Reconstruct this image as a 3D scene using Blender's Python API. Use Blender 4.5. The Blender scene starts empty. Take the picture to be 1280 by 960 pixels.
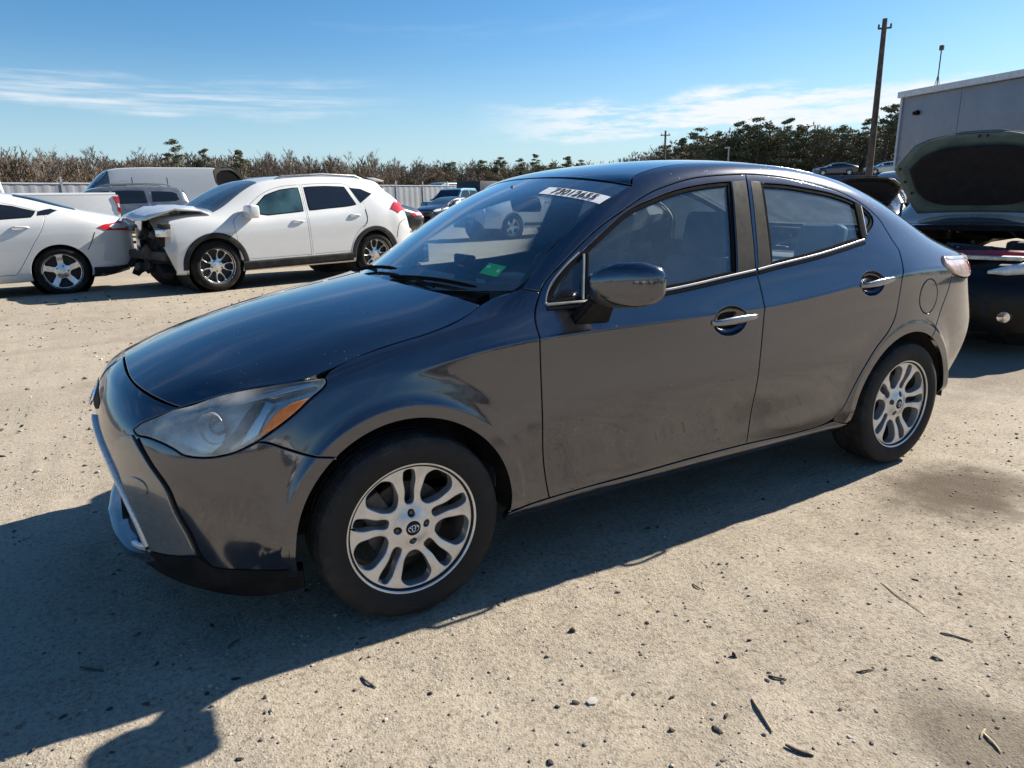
import bpy, bmesh, math, random
from mathutils import Vector, Matrix
import mathutils.geometry as mgeo
random.seed(7)
SC = bpy.context.scene
# ---------------------------------------------------------------- camera
cd = bpy.data.cameras.new('camera'); cam = bpy.data.objects.new('camera', cd); SC.collection.objects.link(cam)
cd.sensor_width = 36.0; cd.lens = 24.64; cd.clip_start = 0.05; cd.clip_end = 4000
cam.matrix_world = Matrix(((-0.8669984, -0.14056992, 0.47807308, 2.0165), (0.49803572, -0.2125585, 0.84070167, 2.7634),
                           (-0.01655887, 0.96698448, 0.25429672, 1.3161), (0, 0, 0, 1)))
SC.camera = cam
# ---------------------------------------------------------------- sky, sun, exposure
SUN_EL = math.radians(34.0); SUN_AZ = math.radians(-176.7)          # direction towards the sun, from +x
w = bpy.data.worlds.new('World'); SC.world = w; w.use_nodes = True
nt = w.node_tree; nt.nodes.clear()
def WN(t, **k):
    n = nt.nodes.new(t)
    for a, b in k.items(): setattr(n, a, b)
    return n
wo = WN('ShaderNodeOutputWorld'); bg = WN('ShaderNodeBackground'); bg.inputs[1].default_value = 0.050
sky = WN('ShaderNodeTexSky', sky_type='NISHITA', sun_disc=False, sun_elevation=SUN_EL,
         sun_rotation=math.radians(90)-SUN_AZ, altitude=0, air_density=1.0, dust_density=0.25, ozone_density=3.0)
tc = WN('ShaderNodeTexCoord'); sep = WN('ShaderNodeSeparateXYZ'); nt.links.new(tc.outputs['Generated'], sep.inputs[0])
def wm(op, a, b=None, clamp=False):
    n = WN('ShaderNodeMath', operation=op, use_clamp=clamp)
    for i, x in enumerate((a, b)):
        if x is None: continue
        if isinstance(x, (int, float)): n.inputs[i].default_value = x
        else: nt.links.new(x, n.inputs[i])
    return n.outputs[0]
def wramp(v, a, b):
    n = WN('ShaderNodeMapRange', interpolation_type='SMOOTHSTEP'); nt.links.new(v, n.inputs[0])
    n.inputs[1].default_value = a; n.inputs[2].default_value = b; n.inputs[3].default_value = 0; n.inputs[4].default_value = 1
    return n.outputs[0]
def wnoise(scale, loc, detail=6, rough=0.6, rot=0.0):
    m = WN('ShaderNodeMapping'); m.inputs['Scale'].default_value = scale; m.inputs['Location'].default_value = loc
    m.inputs['Rotation'].default_value = (0, 0, rot)
    nt.links.new(tc.outputs['Generated'], m.inputs[0])
    n = WN('ShaderNodeTexNoise'); n.inputs['Scale'].default_value = 1.0; n.inputs['Detail'].default_value = detail; n.inputs['Roughness'].default_value = rough
    nt.links.new(m.outputs[0], n.inputs[0]); return n.outputs[0]
z = sep.outputs[2]
# a long bank of fair-weather cloud low over the woods towards the sun, a thinner one across from it, faint streaks above
def toward(az):
    n = WN('ShaderNodeVectorMath', operation='DOT_PRODUCT'); nt.links.new(tc.outputs['Generated'], n.inputs[0]); n.inputs[1].default_value = (math.cos(math.radians(az)), math.sin(math.radians(az)), 0); return n.outputs['Value']
nb = wnoise((6.5, 6.5, 46), (3.1, 0.7, 0.35), 10, 0.66)
zs = wm('ADD', z, wm('MULTIPLY', wm('SUBTRACT', wnoise((5, 5, 12), (1.3, 2.2, 0.4), 6, 0.6), 0.5), 0.07))
bank = wm('MULTIPLY', wm('MULTIPLY', wramp(nb, 0.38, 0.56), wm('MULTIPLY', wramp(zs, 0.078, 0.090), wramp(zs, 0.134, 0.118))), wramp(toward(-154), 0.78, 0.90))
strk = wm('MULTIPLY', wm('MULTIPLY', wramp(wnoise((3, 3, 60), (0.5, 1.9, 0.2), 8, 0.62), 0.42, 0.66), wm('MULTIPLY', wramp(zs, 0.100, 0.122), wramp(zs, 0.152, 0.132))), wm('MULTIPLY', wramp(toward(-86), 0.88, 0.97), 0.75))
cir = wm('MULTIPLY', wramp(wnoise((1.5, 3.5, 18), (0.2, 4.4, 1.0), 7, 0.68, 0.5), 0.50, 0.80), wm('MULTIPLY', wramp(z, 0.14, 0.30), 0.35))
cir = wm('ADD', cir, strk, True)
cl = wm('ADD', bank, cir, True)
mx = WN('ShaderNodeMix', data_type='RGBA'); nt.links.new(cl, mx.inputs[0]); hz = WN('ShaderNodeMix', data_type='RGBA'); nt.links.new(wm('MULTIPLY', wramp(z, 0.20, 0.0), 0.7), hz.inputs[0]); hs_ = WN('ShaderNodeHueSaturation'); hs_.inputs['Saturation'].default_value = 1.32; hs_.inputs['Value'].default_value = 1.18; nt.links.new(sky.outputs[0], hs_.inputs['Color']); nt.links.new(hs_.outputs[0], hz.inputs[6]); hz.inputs[7].default_value = (4.2, 6.2, 7.6, 1)
nt.links.new(hz.outputs[2], mx.inputs[6])
mx.inputs[7].default_value = (8.2, 8.6, 9.0, 1)
nt.links.new(mx.outputs[2], bg.inputs[0]); nt.links.new(bg.outputs[0], wo.inputs[0])
sd = bpy.data.lights.new('sun', 'SUN'); sd.energy = 5.0; sd.angle = math.radians(0.53); sd.color = (1.0, 0.93, 0.81)
sun = bpy.data.objects.new('sun', sd); SC.collection.objects.link(sun)
sun.rotation_euler = Vector((-math.cos(SUN_EL)*math.cos(SUN_AZ), -math.cos(SUN_EL)*math.sin(SUN_AZ), -math.sin(SUN_EL))).to_track_quat('-Z', 'Y').to_euler()
sun.location = (-20, -2, 20)
SC.view_settings.view_transform = 'Standard'; SC.view_settings.look = 'None'; SC.view_settings.gamma = 1.0
SC.view_settings.use_curve_mapping = False; SC.view_settings.exposure = 1.18
# ---------------------------------------------------------------- geometry helpers
import numpy as np
COL = bpy.context.scene.collection

def bsp(t, n):
    """uniform cubic B-spline weights for params t on n control points padded by one phantom each side"""
    t = np.clip(np.asarray(t, float), 0, n - 1 - 1e-9)
    i = np.floor(t).astype(int); f = t - i
    w = np.stack([(1-f)**3, 3*f**3-6*f**2+4, -3*f**3+3*f**2+3*f+1, f**3], -1) / 6.0
    return i, w

class Sheet:
    """smooth skin through a net of stations (u) by character lines (v)"""
    def __init__(self, net, mirror_ends=True, iters=4, arches=(), up=False):
        self.up = up
        D = np.array(net, float); self.D = D; self.nu, self.nv = D.shape[:2]
        self.mir = mirror_ends; self.arches = arches
        P = D.copy()
        for _ in range(iters):
            self.P = self.pad(P)
            U, V = np.meshgrid(np.arange(self.nu), np.arange(self.nv), indexing='ij')
            P = P + 0.8*(D - self.raw(U.ravel(), V.ravel()).reshape(D.shape))
        self.P = self.pad(P)
        gu = np.linspace(0, self.nu-1, self.nu*14); gv = np.linspace(0, self.nv-1, self.nv*12)
        GU, GV = np.meshgrid(gu, gv, indexing='ij')
        self.gshape = GU.shape; self.guv = np.stack([GU.ravel(), GV.ravel()], -1); self.gp = self.ev(self.guv)
    def pad(self, P):
        if self.mir:
            m = np.array([1, -1, 1.0])
            P = np.concatenate([P[1:2]*m, P, P[-2:-1]*m], 0)
        else:
            P = np.concatenate([2*P[:1]-P[1:2], P, 2*P[-1:]-P[-2:-1]], 0)
        return np.concatenate([2*P[:, :1]-P[:, 1:2], P, 2*P[:, -1:]-P[:, -2:-1]], 1)
    def raw(self, u, v):
        iu, wu = bsp(u, self.nu); iv, wv = bsp(v, self.nv)
        out = 0
        for a in range(4):
            for b in range(4):
                out = out + (wu[:, a]*wv[:, b])[:, None]*self.P[iu+a, iv+b]
        return out
    def ev(self, uv):
        uv = np.atleast_2d(uv); p = self.raw(uv[:, 0], uv[:, 1])
        for (ax, az, r0, r1, y0, soft) in self.arches:
            r = np.hypot(p[:, 0]-ax, p[:, 2]-az)
            fl = y0 - np.clip(r-r1, 0, None)*1.1
            d = p[:, 1]-fl
            sm = 0.5*(p[:, 1]+fl+np.sqrt(d*d+soft*soft)) - soft*0.5*np.exp(-np.abs(d)/0.03)*0
            g = np.clip((r1+0.10-r)/0.06, 0, 1)*(p[:, 1] > 0.4)*np.clip((p[:, 2]-0.22)/0.14, 0, 1)
            g = g*g*(3-2*g)
            p[:, 1] = p[:, 1]*(1-g) + sm*g
        return p
    def nrm(self, uv, h=0.02):
        uv = np.atleast_2d(uv)
        a = self.ev(uv+[h, 0]); b = self.ev(uv-[h, 0]); c = self.ev(uv+[0, h]); d = self.ev(uv-[0, h])
        # clipped ends are fine: differences stay one-sided
        n = np.cross(a-b, c-d); l = np.linalg.norm(n, axis=1, keepdims=True)
        n = n/np.maximum(l, 1e-12)
        return n*self.sign()
    def sign(self):
        if not hasattr(self, '_s'):
            self._s = 1.0
            uv = np.array([[self.nu*0.5, self.nv*0.35]])
            n = self.nrm(uv)[0]; p = self.ev(uv)[0]
            self._s = 1.0 if (n[2] if self.up else n[1]*p[1]) > 0 else -1.0
        return self._s
    def jac(self, uv, h=0.02):
        uv = np.atleast_2d(uv)
        hi = np.minimum(uv[:, 0]+h, self.nu-1); lo = np.maximum(uv[:, 0]-h, 0)
        A = np.stack([hi, uv[:, 1]], -1); B = np.stack([lo, uv[:, 1]], -1)
        Su = (self.ev(A)-self.ev(B))/(hi-lo)[:, None]
        hi = np.minimum(uv[:, 1]+h, self.nv-1); lo = np.maximum(uv[:, 1]-h, 0)
        A = np.stack([uv[:, 0], hi], -1); B = np.stack([uv[:, 0], lo], -1)
        Sv = (self.ev(A)-self.ev(B))/(hi-lo)[:, None]
        return Su, Sv
    def snap(self, pts, w=(1, 1, 1)):
        """nearest surface parameters of 3D points (weights w per axis)"""
        pts = np.atleast_2d(np.array(pts, float)); w = np.array(w, float); out = np.zeros((len(pts), 2))
        gw = self.gp[::3]*w; gn = (gw*gw).sum(1); qw = pts*w
        for k in range(0, len(pts), 64):
            d = gn[None]-2*qw[k:k+64] @ gw.T; out[k:k+64] = self.guv[::3][d.argmin(1)]
        for _ in range(6):
            p = self.ev(out); Su, Sv = self.jac(out); r = (pts-p)*w; Su = Su*w; Sv = Sv*w
            a = (Su*Su).sum(1); b = (Su*Sv).sum(1); c = (Sv*Sv).sum(1)
            d1 = (Su*r).sum(1); d2 = (Sv*r).sum(1); det = np.maximum(a*c-b*b, 1e-12)
            st = np.stack([(c*d1-b*d2)/det, (a*d2-b*d1)/det], -1)
            out = out+np.clip(st, -0.3, 0.3)
            out[:, 0] = np.clip(out[:, 0], 0, self.nu-1); out[:, 1] = np.clip(out[:, 1], 0, self.nv-1)
        return out

class Flat:
    """a face given as height over a plane: (a, b) -> (a, h(a, b), b), looking along +y"""
    def __init__(self, h): self.h = h
    def ev(self, uv):
        uv = np.atleast_2d(uv); return np.stack([uv[:, 0], self.h(uv[:, 0], uv[:, 1]), uv[:, 1]], -1)
    def nrm(self, uv, e=1e-4):
        uv = np.atleast_2d(uv); a = (self.h(uv[:, 0]+e, uv[:, 1])-self.h(uv[:, 0]-e, uv[:, 1]))/(2*e); b = (self.h(uv[:, 0], uv[:, 1]+e)-self.h(uv[:, 0], uv[:, 1]-e))/(2*e)
        n = np.stack([-a, np.ones(len(a)), -b], -1); return n/np.linalg.norm(n, axis=1, keepdims=True)
    def jac(self, uv):
        e = 1e-4; uv = np.atleast_2d(uv)
        return (self.ev(uv+[e, 0])-self.ev(uv-[e, 0]))/(2*e), (self.ev(uv+[0, e])-self.ev(uv-[0, e]))/(2*e)
    def sign(self): return 1.0

def inset_uv(sheet, pg, d, sc=None):
    """move a closed (u,v) outline inward by d metres"""
    su, sv = sc or (SU, SV); pg = np.array(pg, float)
    A = pg*[su, sv]; area = np.sum(A[:, 0]*np.roll(A[:, 1], -1)-np.roll(A[:, 0], -1)*A[:, 1])
    if area < 0: pg = pg[::-1]
    p = sheet.ev(pg); N = sheet.nrm(pg); T = np.roll(p, -1, 0)-np.roll(p, 1, 0); T /= np.maximum(np.linalg.norm(T, axis=1, keepdims=True), 1e-9)
    I = np.cross(N, T); Su, Sv = sheet.jac(pg)
    a = (Su*Su).sum(1); b = (Su*Sv).sum(1); c = (Sv*Sv).sum(1); det = np.maximum(a*c-b*b, 1e-10); d1 = (Su*I).sum(1); d2 = (Sv*I).sum(1)
    D = np.stack([(c*d1-b*d2)/det, (a*d2-b*d1)/det], -1)
    t2 = np.roll(pg, -1, 0)-np.roll(pg, 1, 0); n2 = np.stack([-t2[:, 1], t2[:, 0]], -1); sg = np.sign((n2*D).sum(1)); sg[sg == 0] = 1
    return pg+D*sg[:, None]*d

def catmull(pts, closed=False, step=0.02, scale=None):
    """dense smooth polyline through points (any dimension), spacing about step"""
    P = np.array(pts, float); n = len(P)
    if closed: Q = np.concatenate([P[-1:], P, P[:2]], 0); m = n
    else: Q = np.concatenate([2*P[:1]-P[1:2], P, 2*P[-1:]-P[-2:-1]], 0); m = n-1
    out = []
    for i in range(m):
        a, b, c, d = Q[i:i+4]
        L = np.linalg.norm((c-b)*(1 if scale is None else np.array(scale))); k = max(1, int(math.ceil(L/step)))
        for j in range(k):
            t = j/k
            # centripetal-like tension: limit tangents to neighbour lengths
            l1 = np.linalg.norm(b-a)+1e-9; l2 = np.linalg.norm(c-b)+1e-9; l3 = np.linalg.norm(d-c)+1e-9
            m1 = ((b-a)/l1*l2+(c-b)/l2*l1)/(l1+l2)*l2
            m2 = ((c-b)/l2*l3+(d-c)/l3*l2)/(l2+l3)*l2
            t2 = t*t; t3 = t2*t
            out.append((2*t3-3*t2+1)*b+(t3-2*t2+t)*m1+(-2*t3+3*t2)*c+(t3-t2)*m2)
    if not closed: out.append(P[-1])
    return np.array(out)

def lin(pts, closed=False, step=0.02):
    P = np.array(pts, float); n = len(P); out = []
    for i in range(n if closed else n-1):
        a, b = P[i], P[(i+1) % n]; k = max(1, int(math.ceil(np.linalg.norm(b-a)/step)))
        for j in range(k): out.append(a+(b-a)*j/k)
    if not closed: out.append(P[-1])
    return np.array(out)

def mesh_obj(name, verts, faces, mat=None, parent=None, smooth=True, normals=None, mats=None, midx=None, loc=None, angle=None):
    me = bpy.data.meshes.new(name)
    if normals is not None:
        VV = np.asarray(verts, float); NV = np.asarray(normals, float); fx = []
        for f in faces:
            a, b, c = f[0], f[1], f[2]; d = f[-1]
            fn = np.cross(VV[c]-VV[a], VV[d]-VV[b]) if len(f) == 4 else np.cross(VV[b]-VV[a], VV[c]-VV[a])
            fx.append(f if fn @ NV[list(f)].sum(0) >= 0 else f[::-1])
        faces = fx
    me.from_pydata([tuple(map(float, v)) for v in verts], [], [tuple(map(int, f)) for f in faces])
    for m in (mats if mats else ([mat] if mat else [])): me.materials.append(m)
    if midx is not None: me.polygons.foreach_set('material_index', list(midx))
    if smooth: me.polygons.foreach_set('use_smooth', [True]*len(me.polygons))
    if normals is not None: me.normals_split_custom_set_from_vertices([tuple(map(float, n)) for n in normals])
    me.update()
    if angle is not None:
        bm = bmesh.new(); bm.from_mesh(me)
        for e in bm.edges:
            if len(e.link_faces) == 2 and e.calc_face_angle(0) > angle: e.smooth = False
        bm.to_mesh(me); bm.free()
    o = bpy.data.objects.new(name, me); COL.objects.link(o)
    if parent is not None: o.parent = parent
    if loc is not None: o.location = loc
    return o

def bm_obj(name, bm, mat=None, parent=None, smooth=True, angle=0.6, mats=None):
    me = bpy.data.meshes.new(name)
    bmesh.ops.recalc_face_normals(bm, faces=bm.faces)
    if smooth:
        for f in bm.faces: f.smooth = True
        for e in bm.edges:
            if len(e.link_faces) == 2 and e.calc_face_angle(0) > angle: e.smooth = False
    bm.to_mesh(me); bm.free()
    for m in (mats if mats else ([mat] if mat else [])): me.materials.append(m)
    o = bpy.data.objects.new(name, me); COL.objects.link(o)
    if parent is not None: o.parent = parent
    return o

def flip(o):
    """copy of a left-hand part for the right-hand side, mirrored in its thing's own frame"""
    c = o.copy(); COL.objects.link(c); c.parent = o.parent
    c.location = (o.location.x, -o.location.y, o.location.z)
    c.scale = (o.scale.x, -o.scale.y, o.scale.z)
    for ch in [x for x in o.children]:
        d = ch.copy(); COL.objects.link(d); d.parent = c
    return c

def box(bm, c, s, rot=None, bevel=0.0, seg=2):
    r = bmesh.ops.create_cube(bm, size=1.0)
    vs = r['verts']
    bmesh.ops.scale(bm, vec=s, verts=vs)
    if bevel > 0:
        es = list({e for v in vs for e in v.link_edges})
        q = bmesh.ops.bevel(bm, geom=es, offset=bevel, segments=seg, affect='EDGES', profile=0.6)
        vs = list({v for f in q['faces'] for v in f.verts} | {v for v in vs if v.is_valid})
    if rot is not None: bmesh.ops.rotate(bm, cent=(0, 0, 0), matrix=rot, verts=vs)
    bmesh.ops.translate(bm, vec=c, verts=vs)
    return vs

def tube(bm, pts, rad, seg=8, cap=True):
    """tube along a polyline; rad a number or a list"""
    P = [Vector(p) for p in pts]; n = len(P)
    R = rad if hasattr(rad, '__len__') else [rad]*n
    rings = []; up = None
    for i in range(n):
        t = (P[min(i+1, n-1)]-P[max(i-1, 0)])
        if t.length < 1e-9: t = Vector((0, 0, 1))
        t.normalize()
        if up is None:
            up = Vector((0, 0, 1)) if abs(t.z) < 0.9 else Vector((1, 0, 0))
        a = t.cross(up)
        if a.length < 1e-6: a = t.cross(Vector((0, 1, 0)))
        a.normalize(); b = a.cross(t); up = b
        rings.append([bm.verts.new(P[i]+(a*math.cos(2*math.pi*k/seg)+b*math.sin(2*math.pi*k/seg))*R[i]) for k in range(seg)])
    for i in range(n-1):
        for k in range(seg):
            bm.faces.new((rings[i][k], rings[i][(k+1) % seg], rings[i+1][(k+1) % seg], rings[i+1][k]))
    if cap:
        bm.faces.new(rings[0][::-1]); bm.faces.new(rings[-1])
    return rings

def lathe(bm, prof, seg=48, axis='Y', cen=(0, 0, 0)):
    """revolve (r, h) profile round an axis"""
    rings = []
    for r, h in prof:
        ring = []
        for k in range(seg):
            a = 2*math.pi*k/seg; c, s = math.cos(a)*r, math.sin(a)*r
            p = (c, h, s) if axis == 'Y' else ((h, c, s) if axis == 'X' else (c, s, h))
            ring.append(bm.verts.new((p[0]+cen[0], p[1]+cen[1], p[2]+cen[2])))
        rings.append(ring)
    for i in range(len(rings)-1):
        for k in range(seg):
            bm.faces.new((rings[i][k], rings[i][(k+1) % seg], rings[i+1][(k+1) % seg], rings[i+1][k]))
    return rings

def prism(bm, poly, h0, h1, plane='XZ', bevel=0.0):
    """extrude a 2D polygon; plane XZ extrudes along y, XY along z, YZ along x"""
    def P(a, b, h): return (a, h, b) if plane == 'XZ' else ((a, b, h) if plane == 'XY' else (h, a, b))
    A = [bm.verts.new(P(a, b, h0)) for a, b in poly]; B = [bm.verts.new(P(a, b, h1)) for a, b in poly]
    n = len(poly); fs = []
    fs.append(bm.faces.new(A)); fs.append(bm.faces.new(B[::-1]))
    for i in range(n): fs.append(bm.faces.new((A[i], B[i], B[(i+1) % n], A[(i+1) % n])))
    if bevel > 0:
        es = list({e for f in fs[:2] for e in f.edges})
        bmesh.ops.bevel(bm, geom=es, offset=bevel, segments=2, affect='EDGES', profile=0.6)

def in_poly(pts, poly):
    x, y = pts[:, 0], pts[:, 1]; c = np.zeros(len(pts), bool); n = len(poly); j = n-1
    for i in range(n):
        xi, yi = poly[i]; xj, yj = poly[j]
        m = ((yi > y) != (yj > y)) & (x < (xj-xi)*(y-yi)/((yj-yi) if yj != yi else 1e-12)+xi)
        c ^= m; j = i
    return c

SU, SV = 0.22, 0.10
def panel(name, sheet, poly, mat, parent=None, res=0.02, gap=0.002, edge=0.003, flange=0.014, off=0.0, holes=(), disp=None, sc=None, both=False, rings=()):
    """a body panel cut out of the smooth skin: outline in (u,v), rounded edge, turned-in flange"""
    su, sv = sc or (SU, SV)
    nu1 = getattr(sheet, 'nu', 0)-1
    def cmask(pg): return (pg[:, 0] < 1e-4) | (pg[:, 0] > nu1-1e-4) if both else np.zeros(len(pg), bool)
    def prep(pg):
        pg = np.array(pg, float)
        A = pg*[su, sv]; area = 0.5*np.sum(A[:, 0]*np.roll(A[:, 1], -1)-np.roll(A[:, 0], -1)*A[:, 1])
        return pg if area > 0 else pg[::-1]
    def inset(pg, d, inward=1):
        p = sheet.ev(pg); N = sheet.nrm(pg); T = np.roll(p, -1, 0)-np.roll(p, 1, 0)
        T /= np.maximum(np.linalg.norm(T, axis=1, keepdims=True), 1e-9)
        I = np.cross(N, T)
        Su, Sv = sheet.jac(pg)
        a = (Su*Su).sum(1); b = (Su*Sv).sum(1); c = (Sv*Sv).sum(1); det = np.maximum(a*c-b*b, 1e-10)
        d1 = (Su*I).sum(1); d2 = (Sv*I).sum(1)
        D = np.stack([(c*d1-b*d2)/det, (a*d2-b*d1)/det], -1)
        # which way is inside in uv
        t2 = np.roll(pg, -1, 0)-np.roll(pg, 1, 0); n2 = np.stack([-t2[:, 1], t2[:, 0]], -1)
        sg = np.sign((n2*D).sum(1)); sg[sg == 0] = 1
        r_ = pg + D*sg[:, None]*d*inward
        if both:
            m_ = cmask(pg); r_[m_, 0] = pg[m_, 0]
        return r_
    loops = [prep(poly)]+[prep(h) for h in holes]
    allV, allN, faces = [], [], []; base = 0
    outer, inner = [], []
    for k, lp in enumerate(loops):
        s = 1 if k == 0 else -1
        o_ = inset(lp, gap*0.5, s) if gap > 0 else lp
        outer.append(o_); inner.append(inset(o_, edge, s))
    # interior triangulation
    lo = inner[0].min(0); hi = inner[0].max(0)
    nu_ = max(2, int((hi[0]-lo[0])*su/res)); nv_ = max(2, int((hi[1]-lo[1])*sv/res))
    gu, gv = np.meshgrid(np.linspace(lo[0], hi[0], nu_+2)[1:-1], np.linspace(lo[1], hi[1], nv_+2)[1:-1], indexing='ij')
    gu = gu + (np.arange(gu.shape[1]) % 2)[None, :]*0.5*(hi[0]-lo[0])/(nu_+1)
    G = np.stack([gu.ravel(), gv.ravel()], -1)
    keep = in_poly(G, inner[0])
    for h in inner[1:]: keep &= ~in_poly(G, h)
    G = G[keep]
    for (ax, az) in rings:
        PG = sheet.ev(G); G = G[np.hypot(PG[:, 0]-ax, PG[:, 2]-az) > .505]; ex = []
        for R in (.374, .386, .395, .401, .406, .410, .414, .418, .422, .426, .430, .434, .439, .445, .452, .461, .472, .484, .497):
            n = int(2*math.pi*R/.012)
            ex += [(ax+R*math.cos(2*math.pi*i/n), .83, az+R*math.sin(2*math.pi*i/n)) for i in range(n) if az+R*math.sin(2*math.pi*i/n) > .2]
        ex = sheet.snap(ex, (1, .03, 1)); k3 = in_poly(ex, inner[0])
        for h in inner[1:]: k3 &= ~in_poly(ex, h)
        G = np.concatenate([G, ex[k3]], 0)
    # drop interior points close to the outline
    B = np.concatenate(inner, 0)*[su, sv]
    if len(G):
        k2 = np.ones(len(G), bool); GS = G*[su, sv]
        for i0 in range(0, len(GS), 2000):
            d = np.sqrt(((GS[i0:i0+2000, None]-B[None])**2).sum(2)).min(1); k2[i0:i0+2000] = d > (res*0.45 if not rings else 0.005)
        G = G[k2]
    pts = np.concatenate(inner+[G], 0)
    edges = []; st = 0
    for lp in inner:
        n = len(lp); edges += [(st+i, st+(i+1) % n) for i in range(n)]; st += n
    V2, _, F2, ov, _, _ = mgeo.delaunay_2d_cdt([Vector((a*su, b*sv)) for a, b in pts], edges, [], 1, 1e-7)
    uv = np.array([[v.x/su, v.y/sv] for v in V2])
    cen = np.array([uv[list(f)].mean(0) for f in F2])
    ok = in_poly(cen, inner[0])
    for h in inner[1:]: ok &= ~in_poly(cen, h)
    F2 = [f for f, k in zip(F2, ok) if k]
    p = sheet.ev(uv); N = sheet.nrm(uv)
    q = p+N*off
    if disp is not None: q = q+N*disp(p)[:, None]
    allV.append(q); allN.append(N)
    s = sheet.sign()
    for f in F2:
        a, b, c = f[:3]
        fn = np.cross(q[b]-q[a], q[c]-q[a])
        faces.append(tuple(f) if fn@N[a] > 0 else tuple(f[::-1]))
    base = len(q)
    # ring + flange
    for k in range(len(inner)):
        n = len(inner[k])
        pi = sheet.ev(inner[k]); Ni = sheet.nrm(inner[k]); po = sheet.ev(outer[k]); No = sheet.nrm(outer[k])
        dv = 0
        if disp is not None: dv = disp(po)[:, None]*No; pi = pi+disp(pi)[:, None]*Ni
        out = po-pi; out /= np.maximum(np.linalg.norm(out, axis=1, keepdims=True), 1e-9)
        A = pi+Ni*off; Bv = po+dv+No*(off-edge*0.45); C = Bv-No*flange
        NB = No*0.6+out*0.8; NB /= np.linalg.norm(NB, axis=1, keepdims=True)
        cm = cmask(outer[k]); NB[cm] = No[cm]; Bv[cm] = (po+dv+No*off)[cm] if disp is not None else (po+No*off)[cm]
        allV += [A, Bv, Bv, C]; allN += [Ni, NB, out, out]
        for i in range(n):
            j = (i+1) % n
            if cm[i] and cm[j]: continue
            for (x, y) in ((0, 1), (2, 3)):
                f = (base+x*n+i, base+x*n+j, base+y*n+j, base+y*n+i)
                VV = (A, Bv, Bv, C)
                fn = np.cross(VV[x][j]-VV[x][i], VV[y][i]-VV[x][i])
                ref = (NB if x == 0 else out)[i]
                faces.append(f if fn@ref > 0 else f[::-1])
        base += 4*n
    V = np.concatenate(allV, 0); NN = np.concatenate(allN, 0)
    if both:
        n0 = len(V); mY = np.array([1, -1, 1.0]); V = np.concatenate([V, V*mY], 0); NN = np.concatenate([NN, NN*mY], 0)
        faces = faces+[tuple(i+n0 for i in f[::-1]) for f in faces]
    return mesh_obj(name, V, faces, mat, parent, True, NN)

def thing(name, label, cat, loc=(0, 0, 0), rotz=0.0, group=None):
    o = bpy.data.objects.new(name, None); COL.objects.link(o)
    o.empty_display_size = 0.2
    o.location = loc; o.rotation_euler = (0, 0, rotz); tag(o, label, cat, group)
    return o
def tag(o, label=None, cat=None, group=None, kind=None):
    if label: o['label'] = label
    if cat: o['category'] = cat
    if group: o['group'] = group
    if kind: o['kind'] = kind
    return o
def copy_tree(o, parent=None):
    c = o.copy(); COL.objects.link(c); c.parent = parent
    for ch in list(o.children): copy_tree(ch, c)
    return c
# ---------------------------------------------------------------- materials
class NT:
    def __init__(self, name):
        self.m = bpy.data.materials.new(name); self.m.use_nodes = True; self.t = self.m.node_tree; self.t.nodes.clear()
        self.out = self.n('ShaderNodeOutputMaterial')
    def n(self, t, **k):
        x = self.t.nodes.new(t)
        for a, b in k.items(): setattr(x, a, b)
        return x
    def l(self, a, b): self.t.links.new(a, b)
    def set(self, node, **k):
        for a, b in k.items():
            s = node.inputs[a.replace('__', ' ')]
            if hasattr(b, 'links') or hasattr(b, 'is_output'): self.l(b, s)
            else: s.default_value = b
    def obj(self, scale=(1, 1, 1), loc=(0, 0, 0)):
        t = self.n('ShaderNodeTexCoord'); m = self.n('ShaderNodeMapping'); self.l(t.outputs['Object'], m.inputs[0])
        m.inputs['Scale'].default_value = scale; m.inputs['Location'].default_value = loc
        return m.outputs[0]
    def noise(self, vec, scale, detail=4, rough=0.55, dist=0.0):
        x = self.n('ShaderNodeTexNoise'); self.l(vec, x.inputs[0])
        x.inputs['Scale'].default_value = scale; x.inputs['Detail'].default_value = detail; x.inputs['Roughness'].default_value = rough; x.inputs['Distortion'].default_value = dist
        return x.outputs[0]
    def voro(self, vec, scale, feat='F1', out=0, rand=1.0):
        x = self.n('ShaderNodeTexVoronoi', feature=feat); self.l(vec, x.inputs[0]); x.inputs['Scale'].default_value = scale; x.inputs['Randomness'].default_value = rand
        return x.outputs[out]
    def ramp(self, v, a, b, lo=0.0, hi=1.0):
        x = self.n('ShaderNodeMapRange'); x.interpolation_type = 'SMOOTHSTEP'; self.l(v, x.inputs[0])
        for i, q in ((1, a), (2, b), (3, lo), (4, hi)): x.inputs[i].default_value = q
        return x.outputs[0]
    def math(self, op, a, b=None, clamp=False):
        x = self.n('ShaderNodeMath', operation=op, use_clamp=clamp)
        for i, q in enumerate((a, b)):
            if q is None: continue
            if isinstance(q, (int, float)): x.inputs[i].default_value = q
            else: self.l(q, x.inputs[i])
        return x.outputs[0]
    def mix(self, f, a, b):
        x = self.n('ShaderNodeMix', data_type='RGBA')
        for i, q in ((0, f), (6, a), (7, b)):
            if isinstance(q, (int, float)): x.inputs[i].default_value = q
            elif isinstance(q, tuple): x.inputs[i].default_value = q if len(q) == 4 else q+(1,)
            else: self.l(q, x.inputs[i])
        return x.outputs[2]
    def bump(self, h, strength=0.3, dist=0.01, normal=None):
        x = self.n('ShaderNodeBump'); x.inputs['Strength'].default_value = strength; x.inputs['Distance'].default_value = dist; self.l(h, x.inputs['Height'])
        if normal is not None: self.l(normal, x.inputs['Normal'])
        return x.outputs[0]
    def bsdf(self, **k):
        b = self.n('ShaderNodeBsdfPrincipled'); self.set(b, **k); self.l(b.outputs[0], self.out.inputs[0]); self.b = b
        return b
def c4(c): return tuple(c)+(1,) if len(c) == 3 else c

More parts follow.
